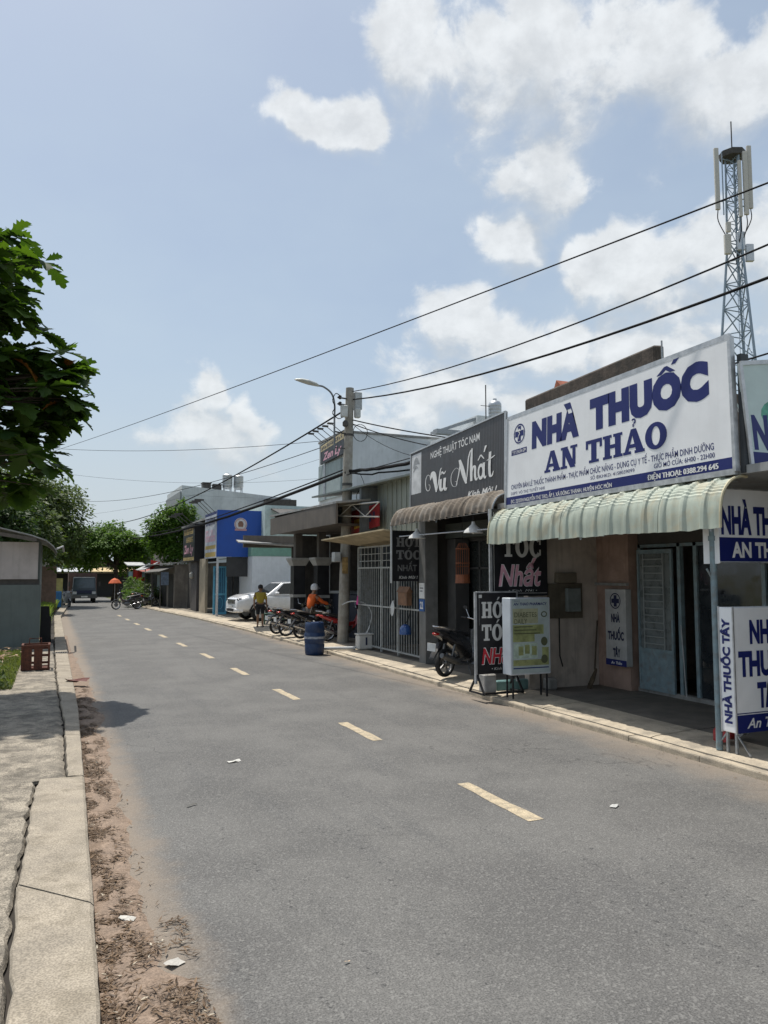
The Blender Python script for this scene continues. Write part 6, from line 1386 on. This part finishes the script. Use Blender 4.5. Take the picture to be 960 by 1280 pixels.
def person(name, label, loc, rotz, J, shirt, trousers, shirt_idx, leg_idx, extras=None):
    """J: joint dict in local metres, facing +X"""
    t = thing(name, label, 'person', (0, 0, 0))
    names = ['pelvis', 'belly', 'chest', 'neck0', 'neck1', 'head', 'crown', 'lsh', 'lel', 'lwr', 'lha', 'rsh', 'rel', 'rwr', 'rha', 'lhip', 'lkn', 'lan', 'lto', 'rhip', 'rkn', 'ran', 'rto']
    rad = dict(pelvis=(.13, .10), belly=(.12, .095), chest=(.135, .10), neck0=(.075, .07), neck1=(.05, .05), head=(.078, .09), crown=(.06, .065), lsh=(.052, .055), lel=(.038, .04), lwr=(.026, .03), lha=(.03, .018), lhip=(.08, .085), lkn=(.055, .055), lan=(.036, .04), lto=(.035, .025))
    for a in list(rad):
        if a[0] == 'l': rad['r' + a[1:]] = rad[a]
    E = [('pelvis', 'belly'), ('belly', 'chest'), ('chest', 'neck0'), ('neck0', 'neck1'), ('neck1', 'head'), ('head', 'crown')]
    for s in 'lr': E += [('chest', s + 'sh'), (s + 'sh', s + 'el'), (s + 'el', s + 'wr'), (s + 'wr', s + 'ha'), ('pelvis', s + 'hip'), (s + 'hip', s + 'kn'), (s + 'kn', s + 'an'), (s + 'an', s + 'to')]
    idx = {n: i for i, n in enumerate(names)}
    skin('body', [(*J[n], *rad[n]) for n in names], [(idx[a], idx[b]) for a, b in E], skinm, t)
    def cloth(nm, ns, grow, mat):
        i2 = {n: i for i, n in enumerate(ns)}; es = [(i2[a], i2[b]) for a, b in E if a in i2 and b in i2]
        def pt(n):
            return J[n]
        return skin(nm, [(*pt(n), rad[n][0] + grow, rad[n][1] + grow) for n in ns], es, mat, t)
    cloth('shirt', shirt_idx, .022, shirt); cloth('trousers', leg_idx, .02, trousers)
    hd = Vector(J['head']); cw = Vector(J['crown']); up = (cw - hd).normalized()
    obj('hair', MB().lathe([(.093, -.01), (.102, .04), (.098, .09), (.07, .135), (.02, .155), (.002, .157)], (hd.x - .012, hd.y, hd.z + .01), 16), hairm, t, smooth=True)
    fc = MB().loft([(hd.x + .085, hd.z - .01, .012, .03, 10), (hd.x + .108, hd.z - .02, .014, .018), (hd.x + .10, hd.z - .035, .008, .006)], 8).fn(lambda p: Vector((p.x, p.y + hd.y, p.z)))
    obj('nose', fc, skinm, t, smooth=True)
    ey = MB()
    for s in (-1, 1): ey.lathe([(.002, -.004), (.010, 0), (.002, .004)], (hd.x + .082, hd.y + s * .033, hd.z + .018), 8, 'x')
    ey.box(hd.x + .078, hd.x + .088, hd.y - .024, hd.y + .024, hd.z - .062, hd.z - .054); obj('face_features', ey, pm('dark_face', (.05, .02, .015), .6), t)
    er = MB()
    for s in (-1, 1): er.loft([(hd.x - .02, hd.z, .012, .03), (hd.x, hd.z + .005, .014, .034), (hd.x + .015, hd.z, .008, .02)], 8).fn(lambda p: p) if False else er.lathe([(.002, -.012), (.03, -.006), (.03, .006), (.002, .012)], (hd.x - .005, hd.y + s * .094, hd.z - .005), 10, 'y')
    obj('ear', er, skinm, t, smooth=True)
    for s, yv in (('l', 1), ('r', -1)):
        w_, h_ = Vector(J[s + 'wr']), Vector(J[s + 'ha']); d = (h_ - w_).normalized(); side = Vector((1, 0, 0)) if abs(d.x) < .7 else Vector((0, 1, 0)); side = (side - d * side.dot(d)).normalized(); curl = d.cross(side) * (.02 * yv)
        for k in range(4):
            b_ = h_ + side * (.018 * (1.5 - k)); Lf = (.075, .085, .08, .062)[k]
            obj('finger', MB().tube([b_, b_ + d * Lf * .5 + curl * .3, b_ + d * Lf + curl * 1.5], [.010, .009, .007], 6), skinm, t, smooth=True)
        b_ = w_.lerp(h_, .5) + side * .026; obj('thumb', MB().tube([b_, b_ + side * .022 + d * .03, b_ + side * .026 + d * .062], [.012, .010, .008], 6), skinm, t, smooth=True)
        a_, to = Vector(J[s + 'an']), Vector(J[s + 'to']); mid = (a_ + to) / 2
        obj('sandal', MB().bar(a_ + Vector((-.06, 0, -.065)), to + Vector((.05, 0, -.025)), .085, .02), rubber, t)
    if extras: extras(t, J)
    t.location = loc; t.rotation_euler = (0, 0, rotz); return t
S = 1.62 / 1.75
def sc(d): return {k: tuple(c * S for c in v) for k, v in d.items()}
stand = sc(dict(pelvis=(0, 0, .95), belly=(.01, 0, 1.1), chest=(0, 0, 1.30), neck0=(-.01, 0, 1.43), neck1=(.0, 0, 1.50), head=(.02, 0, 1.61), crown=(.015, 0, 1.68), lsh=(-.01, .19, 1.39), lel=(-.04, .25, 1.12), lwr=(.03, .27, .88), lha=(.05, .265, .80),
                 rsh=(-.01, -.19, 1.39), rel=(-.03, -.26, 1.12), rwr=(.05, -.26, .89), rha=(.07, -.25, .81), lhip=(0, .09, .88), lkn=(.05, .10, .50), lan=(-.02, .10, .09), lto=(.13, .12, .05), rhip=(0, -.09, .88), rkn=(.0, -.10, .49), ran=(-.06, -.10, .09), rto=(.09, -.12, .05)))
person('person', 'person in yellow shirt and black shorts standing on the pavement', (7.55, 29.9, .12), R(-100), stand, pm('mustard_shirt', (.42, .31, .04), .85, var=.1), pm('black_shorts', (.018, .018, .02), .85), ['chest', 'belly', 'neck0', 'lsh', 'lel', 'rsh', 'rel', 'pelvis'], ['pelvis', 'lhip', 'lkn', 'rhip', 'rkn'])
sit = dict(pelvis=(-.30, 0, .93), belly=(-.29, 0, 1.07), chest=(-.22, 0, 1.27), neck0=(-.20, 0, 1.40), neck1=(-.17, 0, 1.46), head=(-.13, 0, 1.57), crown=(-.13, 0, 1.64), lsh=(-.19, .19, 1.35), lel=(.0, .27, 1.17), lwr=(.22, .28, 1.10), lha=(.29, .27, 1.07), rsh=(-.19, -.19, 1.35), rel=(.0, -.27, 1.17), rwr=(.22, -.28, 1.10), rha=(.29, -.27, 1.07),
           lhip=(-.24, .11, .89), lkn=(.12, .22, .80), lan=(.05, .26, .36), lto=(.2, .27, .33), rhip=(-.24, -.11, .89), rkn=(.12, -.22, .80), ran=(.05, -.26, .36), rto=(.2, -.27, .33))
def helmet(t, J):
    h = Vector(J['head']); obj('helmet', MB().lathe([(.118, -.02), (.13, .05), (.12, .11), (.085, .165), (.03, .19), (.003, .193)], (h.x - .01, h.y, h.z), 18), pm('white_helmet', (.60, .60, .60), .3), t, smooth=True)
    obj('helmet_brim', MB().box(h.x + .09, h.x + .17, -.07, .07, h.z + .03, h.z + .045), pm('white_helmet', (.60, .60, .60), .3), t, bevel=.01)
person('person', 'person in orange shirt and pale helmet sitting on a motorbike', (7.98, 24.0, .12), R(12), sit, pm('orange_shirt', (.62, .115, .02), .85, var=.1), pm('dark_trousers', (.10, .085, .07), .85), ['chest', 'belly', 'neck0', 'lsh', 'lel', 'lwr', 'rsh', 'rel', 'rwr', 'pelvis'], ['pelvis', 'lhip', 'lkn', 'lan', 'rhip', 'rkn', 'ran'], helmet)

# ================================================================== SMALL STREET THINGS
br = thing('plastic_barrel', 'blue plastic barrel standing at the road edge by the pole', 'barrel', (6.62, 20.2, 0))
bp = pm('blue_barrel_plastic', (.010, .034, .10), .4, var=.15, scale=4, dirt=(.10, .10, .10), damt=.25, dscale=5)
obj('drum', MB().lathe([(.23, .0), (.255, .03), (.262, .10), (.272, .27), (.262, .30), (.278, .33), (.282, .45), (.278, .58), (.262, .61), (.272, .64), (.258, .80), (.25, .86), (.235, .88), (.225, .86), (.02, .855)], (6.62, 20.2, 0), 32), bp, br, smooth=True)
obj('label', MB().lathe([(.2835, .44), (.2838, .50)], (6.62, 20.2, 0), 32, caps=False), pm('faded_label', (.30, .32, .36), .6, var=.4, scale=14), br)
for a in (-.6, 2.5): obj('bung', MB().lathe([(.03, 0), (.03, .03)], (6.62 + .14 * math.cos(a), 20.2 + .14 * math.sin(a), .855), 10), rubber, br)
ac = thing('water_pump_box', 'white plastic box with hose standing on the pavement by the gate', 'box', (7.9, 19.85, .12))
obj('case', MB().box(7.72, 8.14, 19.7, 19.98, .13, .52), pm('white_case', (.58, .58, .56), .5, var=.08, dirt=(.35, .33, .28), damt=.4), ac, bevel=.03); obj('lid', MB().box(7.70, 8.16, 19.68, 20.0, .525, .56), pm('white_case', (.58, .58, .56), .5), ac, bevel=.015)
obj('label', MB().box(7.92, 7.97, 19.69, 19.699, .25, .46), dk, ac)
obj('hose', MB().tube(cr([(8.0, 19.85, .55), (8.14, 19.9, .8), (8.3, 20.2, 1.1), (8.25, 20.6, 1.35), (7.95, 20.9, 1.4), (7.7, 21.0, 1.3)], 6), .018, 8), pm('white_hose', (.56, .57, .56), .5), ac, smooth=True)
tag(obj('pvc_pipe', MB().tube([(6.95, 20.35, .14), (7.72, 19.95, .16)], .045, 10), pm('grey_pvc', (.42, .44, .45), .5), smooth=True), 'grey plastic pipe lying from the barrel to the white box', 'pipe')
bn = thing('green_bench', 'small green bench behind the person in yellow', 'bench', (8.4, 31.2, .12)); gb = pm('green_bench_paint', (.06, .12, .09), .6, var=.2)
obj('seat', MB().box(7.95, 8.95, 31.0, 31.4, .52, .57), gb, bn)
for x in (8.0, 8.86):
    for y in (31.03, 31.33): obj('leg', MB().box(x, x + .05, y, y + .05, .12, .519), gb, bn)
obj('brace', MB().box(8.05, 8.86, 31.18, 31.22, .25, .30), gb, bn)

# ================================================================== TREES
def leaf_mass(n, lobes, size, seed, droop=.3, hollow=.55):
    rr = random.Random(seed); mb = MB(); tot = sum(l[3] * l[4] * l[5] for l in lobes)
    for (cx, cy, cz, rx, ry, rz) in lobes:
        for _ in range(int(n * rx * ry * rz / tot)):
            while True:
                x, y, z = rr.uniform(-1, 1), rr.uniform(-1, 1), rr.uniform(-1, 1); q = x * x + y * y + z * z
                if q < 1 and q > hollow * rr.random(): break
            k = .72 + .75 * noise.noise((x * 1.9 + cx, y * 1.9 + cy, z * 1.9 + cz)) + .16 * rr.random()
            c_ = Vector((cx + x * rx * k * 1.12, cy + y * ry * k * 1.12, cz + z * rz * k * 1.12)); L = size * rr.uniform(.6, 1.3); w = L * rr.uniform(.35, .6)
            d = Vector((x + rr.uniform(-.8, .8), y + rr.uniform(-.8, .8), rr.uniform(-.7, .5) - droop)).normalized(); s = d.cross(Vector((rr.uniform(-.4, .4), rr.uniform(-.4, .4), 1))).normalized()
            nrm = s.cross(d) * L * .12
            mb.add([c_, c_ + d * L * .5 + s * w / 2 - nrm, c_ + d * L, c_ + d * L * .5 - s * w / 2 - nrm], [(0, 1, 2, 3)])
    return mb
bark = pm('dark_bark', (.075, .058, .042), .95, var=.3, scale=6, bump=.6, bscale=14)
def tree(name, label, base, limbs, lobes, n, size, mat, seed, tr_r=.18, grp=None):
    t = thing(name, label, 'tree', base, group=grp); b_ = Vector(base); rr = random.Random(seed)
    top = b_ + Vector(limbs[0]); obj('trunk', MB().tube(cr([b_, b_.lerp(top, .35) + Vector((.08, .05, 0)), top], 5), [tr_r * (1 - .045 * i) for i in range(11)], 10), bark, t, smooth=True)
    for l in lobes:
        e = Vector(l[:3]); m = top.lerp(e, .5) + Vector((rr.uniform(-.2, .2), rr.uniform(-.2, .2), .2))
        obj('limb', MB().tube(cr([top - Vector((0, 0, .1)), m, e], 4), [tr_r * .55, tr_r * .5, tr_r * .46, tr_r * .42, tr_r * .36, tr_r * .3, tr_r * .24, tr_r * .18, tr_r * .1], 7), bark, t, smooth=True)
    stuff(obj('crown', leaf_mass(n, lobes, size, seed), mat, t))
    return t
gA = leafmat('deep_green_leaves', (.020, .046, .014), (.055, .095, .028), .28); gB = leafmat('fresh_green_leaves', (.05, .11, .018), (.125, .21, .035), .40); gC = leafmat('olive_leaves', (.045, .075, .022), (.11, .15, .05), .32)
tree('street_tree', 'large dark green tree over the far left of the road', (-1.6, 56, 0), [(.3, 0, 3.4)], [(-3.0, 56, 6.2, 2.6, 2.6, 2.2), (-.2, 55, 6.4, 2.1, 2.2, 1.9), (.6, 57, 7.4, 1.2, 1.6, 1.2), (-1.6, 55.5, 7.9, 1.9, 2, 1.4), (1.2, 55, 4.6, 1.1, 1.6, 1.4), (-4.6, 57, 4.6, 2.2, 2, 2.0), (-1.2, 54.5, 4.4, 1.8, 1.8, 1.3), (.3, 56.5, 3.6, 1.5, 1.5, 1.1)], 21000, .30, gC, 71, .3)
tree('street_tree', 'mid green tree hanging over the road behind the truck', (4.6, 66, 0), [(.1, 0, 2.8)], [(3.0, 66, 4.5, 1.8, 1.8, 1.4), (4.9, 65.5, 4.6, 1.7, 1.8, 1.2), (6.3, 66, 4.1, 1.3, 1.5, 1.1), (4.2, 67, 5.6, 1.4, 1.6, .9), (1.8, 66.5, 4.9, 1.3, 1.6, 1.4), (2.2, 68, 3.4, 1.6, 1.4, 1.0), (5.6, 67, 3.2, 1.4, 1.4, .9)], 14000, .32, gB, 72, .28)
tree('street_tree', 'bright green tree growing before the tall grey building', (8.1, 57.2, 0), [(.0, 0, 3.6)], [(7.2, 57, 5.7, 1.2, 1.3, 1.2), (8.5, 57, 6.4, 1.1, 1.3, 1.0), (9.2, 56.5, 5.0, 1.2, 1.2, 1.1), (7.4, 56.8, 4.2, 1.1, 1.2, 1.0), (6.6, 57.5, 4.7, .7, .9, .7), (8.3, 56.5, 3.7, 1.0, 1.1, .7)], 9500, .30, gB, 73, .14)
tree('street_tree', 'dark tree rising behind the roadside shed', (-3.4, 37, 0), [(.2, 0, 2.6)], [(-3.6, 37, 4.3, 1.9, 1.9, 1.5), (-1.9, 37, 4.6, 1.2, 1.4, 1.2), (-5.2, 37.5, 4.6, 1.8, 1.8, 1.8)], 9500, .30, gA, 74, .2)
tree('street_tree', 'dark leafy tree between the shed and the big tree', (-2.2, 45, 0), [(.3, 0, 2.8)], [(-2.0, 45, 5.2, 1.7, 1.8, 1.6), (-.6, 45.5, 4.0, 1.1, 1.4, 1.2), (-3.6, 45, 6.3, 1.8, 1.8, 1.7)], 9000, .30, gC, 75, .2)
for i, (x, y, h, w) in enumerate(((-14, 95, 8, 6), (-5, 97, 9, 6), (3.5, 98, 8, 6), (12, 96, 7.5, 6), (-20, 70, 9, 6), (-13, 52, 8, 5), (-9, 34, 7, 4.0), (20, 92, 8, 6))):
    tree('background_tree', ['far left backdrop tree beyond the shops', 'tall backdrop tree beyond the street end', 'backdrop tree behind the truck shops', 'backdrop tree behind the pale far house', 'backdrop tree left of the big street tree', 'backdrop tree in the left yard', 'backdrop tree behind the roadside shed yard', 'rightmost backdrop tree beyond the grey building'][i], (x, y, 0), [(0, 0, h * .4)], [(x - w * .4, y, h * .6, w * .5, w * .5, h * .32), (x + w * .4, y, h * .62, w * .5, w * .5, h * .34), (x, y - 1, h * .78, w * .5, w * .5, h * .25)], 2600, .5, (gA, gC)[i % 2], 80 + i, .25, 'backdrop trees')
# shrubs in front of the far shack and the stall
for i, (x, y, z, r_, lab) in enumerate(((4.95, 53.2, .75, .7, 'leafy shrub behind the far parked motorbike'), (5.75, 54.2, .95, .75, 'bushy planter shrub by the grey shack'), (5.3, 55.5, 1.35, .8, 'tall shrub beneath the red flags'), (6.2, 52.2, .8, .55, 'dark shrub at the corner of the grey shack'))):
    t = thing('shrub', lab, 'shrub', (x, y, .1), group='far planter shrubs'); obj('pot', MB().lathe([(.2, 0), (.28, .35), (.3, .36), (.26, .36)], (x, y, .1), 14), cement, t); stuff(obj('foliage', leaf_mass(900, [(x, y, z, r_, r_, r_ * .85)], .18, 90 + i), (gB, gC)[i % 2], t)); obj('stem', MB().tube([(x, y, .3), (x, y, z)], .03, 6), bark, t)
# grass verge at left
def grass(n, fn, seed, h):
    rr = random.Random(seed); mb = MB()
    for _ in range(n):
        x, y = fn(rr); L = rr.uniform(.5, 1.2) * h; a = rr.uniform(0, 6.28); w = L * .07 + .004; lx, ly = math.cos(a) * L * .45, math.sin(a) * L * .45; sx_, sy_ = -math.sin(a) * w, math.cos(a) * w
        mb.add([(x - sx_, y - sy_, .08), (x + sx_, y + sy_, .08), (x + lx * .4 + sx_ * .7, y + ly * .4 + sy_ * .7, .08 + L * .65), (x + lx, y + ly, .08 + L), (x + lx * .4 - sx_ * .7, y + ly * .4 - sy_ * .7, .08 + L * .65)], [(0, 1, 2, 3, 4)])
    return mb
gr_m = leafmat('verge_grass', (.06, .09, .02), (.17, .20, .055), .3)
stuff(tag(obj('grass', grass(5200, lambda r: (-.62 - abs(r.gauss(0, .55)), 15.6 + r.random() * 7.6), 5, .11), gr_m), 'short yellow green grass beside the rusty crate', 'grass'))
stuff(tag(obj('grass', grass(4200, lambda r: ((lambda yy: (lerp(XL, yy) - .55 - abs(r.gauss(0, .5)) * (1 if yy < 50 else .6), yy))(r.uniform(30, 51))), 6, .55), leafmat('tall_grass', (.10, .16, .03), (.22, .28, .06), .4)), 'tall bright grass beyond the roadside shed', 'grass'))
# leafy weeds by the near grass at the left
t = thing('weed_plant', 'low weed with dark leaves at the left frame edge', 'plant', (-.95, 15.9, .1)); stuff(obj('foliage', leaf_mass(260, [(-1.05, 15.9, .32, .32, .4, .26)], .12, 99), gC, t)); obj('stem', MB().tube([(-1.0, 15.9, .1), (-1.0, 15.9, .35)], .012, 5), bark, t)

# ---- the breadfruit tree overhanging from the left
bt = thing('breadfruit_tree', 'breadfruit tree with big lobed leaves overhanging from the left edge', 'tree', (-3.3, 15.8, .1))
obj('trunk', MB().tube(cr([(-3.3, 15.8, .0), (-3.2, 15.7, 1.6), (-3.0, 15.6, 3.4), (-2.9, 15.5, 5.4), (-2.8, 15.4, 7.2)], 5), [.24 - .008 * i for i in range(21)], 12), bark, bt, smooth=True)
LM = []   # lobed leaf outline, length 1 along +x, folded along the midrib and arching down
half = [(.0, .02), (.10, .13), (.19, .20), (.29, .37), (.38, .22), (.49, .43), (.58, .24), (.70, .35), (.79, .17), (.89, .15), (1.0, .0)]
def leafmesh(curl, fold):
    v, f = [], []
    for (x, y) in half:
        z0 = -curl * x * x
        v += [(x, 0, z0), (x + y * .5, y, z0 + fold * y - curl * .6 * y), (x + y * .5, -y, z0 + fold * y - curl * .6 * y)]
    for i in range(len(half) - 1):
        a, b_ = 3 * i, 3 * i + 3; f += [(a, b_, b_ + 1, a + 1), (a, a + 2, b_ + 2, b_)]
    return v, f
LM = [leafmesh(.18, .25), leafmesh(.35, .12), leafmesh(.5, .3)]
bfm = leafmat('breadfruit_leaves', (.022, .050, .012), (.075, .135, .022), .42); bfd = leafmat('dead_breadfruit_leaf', (.22, .07, .02), (.28, .12, .03), .3)
LME = []
for i, (v, f) in enumerate(LM):
    me = bpy.data.meshes.new('leaf'); me.from_pydata(v, [], f); me.materials.append(bfm); LME.append(me)
me = bpy.data.meshes.new('dead_leaf'); me.from_pydata(*[LM[2][0], [], LM[2][1]]); me.materials.append(bfd); LMD = me
rr = random.Random(404); clusters = []
LOB = [(-1.45, 15.0, 7.45, 1.25, 1.4, .95, 46), (-.62, 15.0, 5.45, 1.0, 1.2, .85, 34), (-1.2, 15.0, 4.35, 1.15, 1.3, .95, 36), (-1.35, 15.0, 6.3, 1.15, 1.3, .9, 30), (-3.3, 15.6, 6.2, 2.0, 2.1, 2.7, 70), (.12, 14.9, 5.75, .26, .4, .22, 5), (-.05, 14.9, 5.05, .32, .5, .35, 6)]
for (cx, cy, cz, rx, ry, rz, n) in LOB:
    k = 0
    while k < n:
        x, y, z = rr.uniform(-1, 1), rr.uniform(-1, 1), rr.uniform(-1, 1); q = x * x + y * y + z * z
        if q < 1 and q > .25: clusters.append((Vector((cx + x * rx, cy + y * ry, cz + z * rz)), Vector((x, y, z + .4)))); k += 1
anch = [(-2.9, 15.5, 4.6), (-2.85, 15.45, 5.8), (-2.8, 15.4, 7.0)]
brm = MB(); leaves = []
for p, d in clusters:
    a = min((Vector(q) for q in anch), key=lambda q: (q - p).length)
    brm.tube(cr([a, a.lerp(p, .55) + Vector((0, 0, -.18)), p], 3), [.028, .026, .024, .02, .016, .012, .009], 5)
    for i in range(rr.randint(7, 10)):
        an_ = i * 2.4 + rr.uniform(-.3, .3); el_ = rr.uniform(-.65, .5)
        dd = Vector((math.cos(an_) * math.cos(el_), math.sin(an_) * math.cos(el_), math.sin(el_))) + d.normalized() * .25; dd.normalize()
        up = Vector((rr.uniform(-.3, .3), rr.uniform(-.3, .3), 1)); sdv = up.cross(dd).normalized(); nv = dd.cross(sdv)
        s_ = rr.uniform(.26, .56); M = Matrix((dd * s_, sdv * s_, nv * s_)).transposed().to_4x4(); M.translation = p + dd * .06
        leaves.append((M, rr.randrange(3), rr.random()))
obj('branch', brm, bark, bt)
cp = Vector((0, 0, 2.2))
def vis(M):
    p = M.translation; X = p.x * .9187 - p.y * .3949; Z = p.x * .3949 + p.y * .9187; return X / Z * 960 + 480 > -20
leaves.sort(key=lambda L: (not vis(L[0]), (L[0].translation - cp).length))
off = OFF[bt.name]; rest = MB()
for i, (M, k, q) in enumerate(leaves):
    if i < 295:
        o = bpy.data.objects.new('leaf', LMD if q < .012 else LME[k]); col.objects.link(o); o.parent = bt
        M2 = M.copy(); M2.translation = M.translation - off; o.matrix_basis = M2
    else: rest.add([M @ Vector(v) for v in LM[k][0]], LM[k][1])
stuff(obj('foliage', rest, bfm, bt))
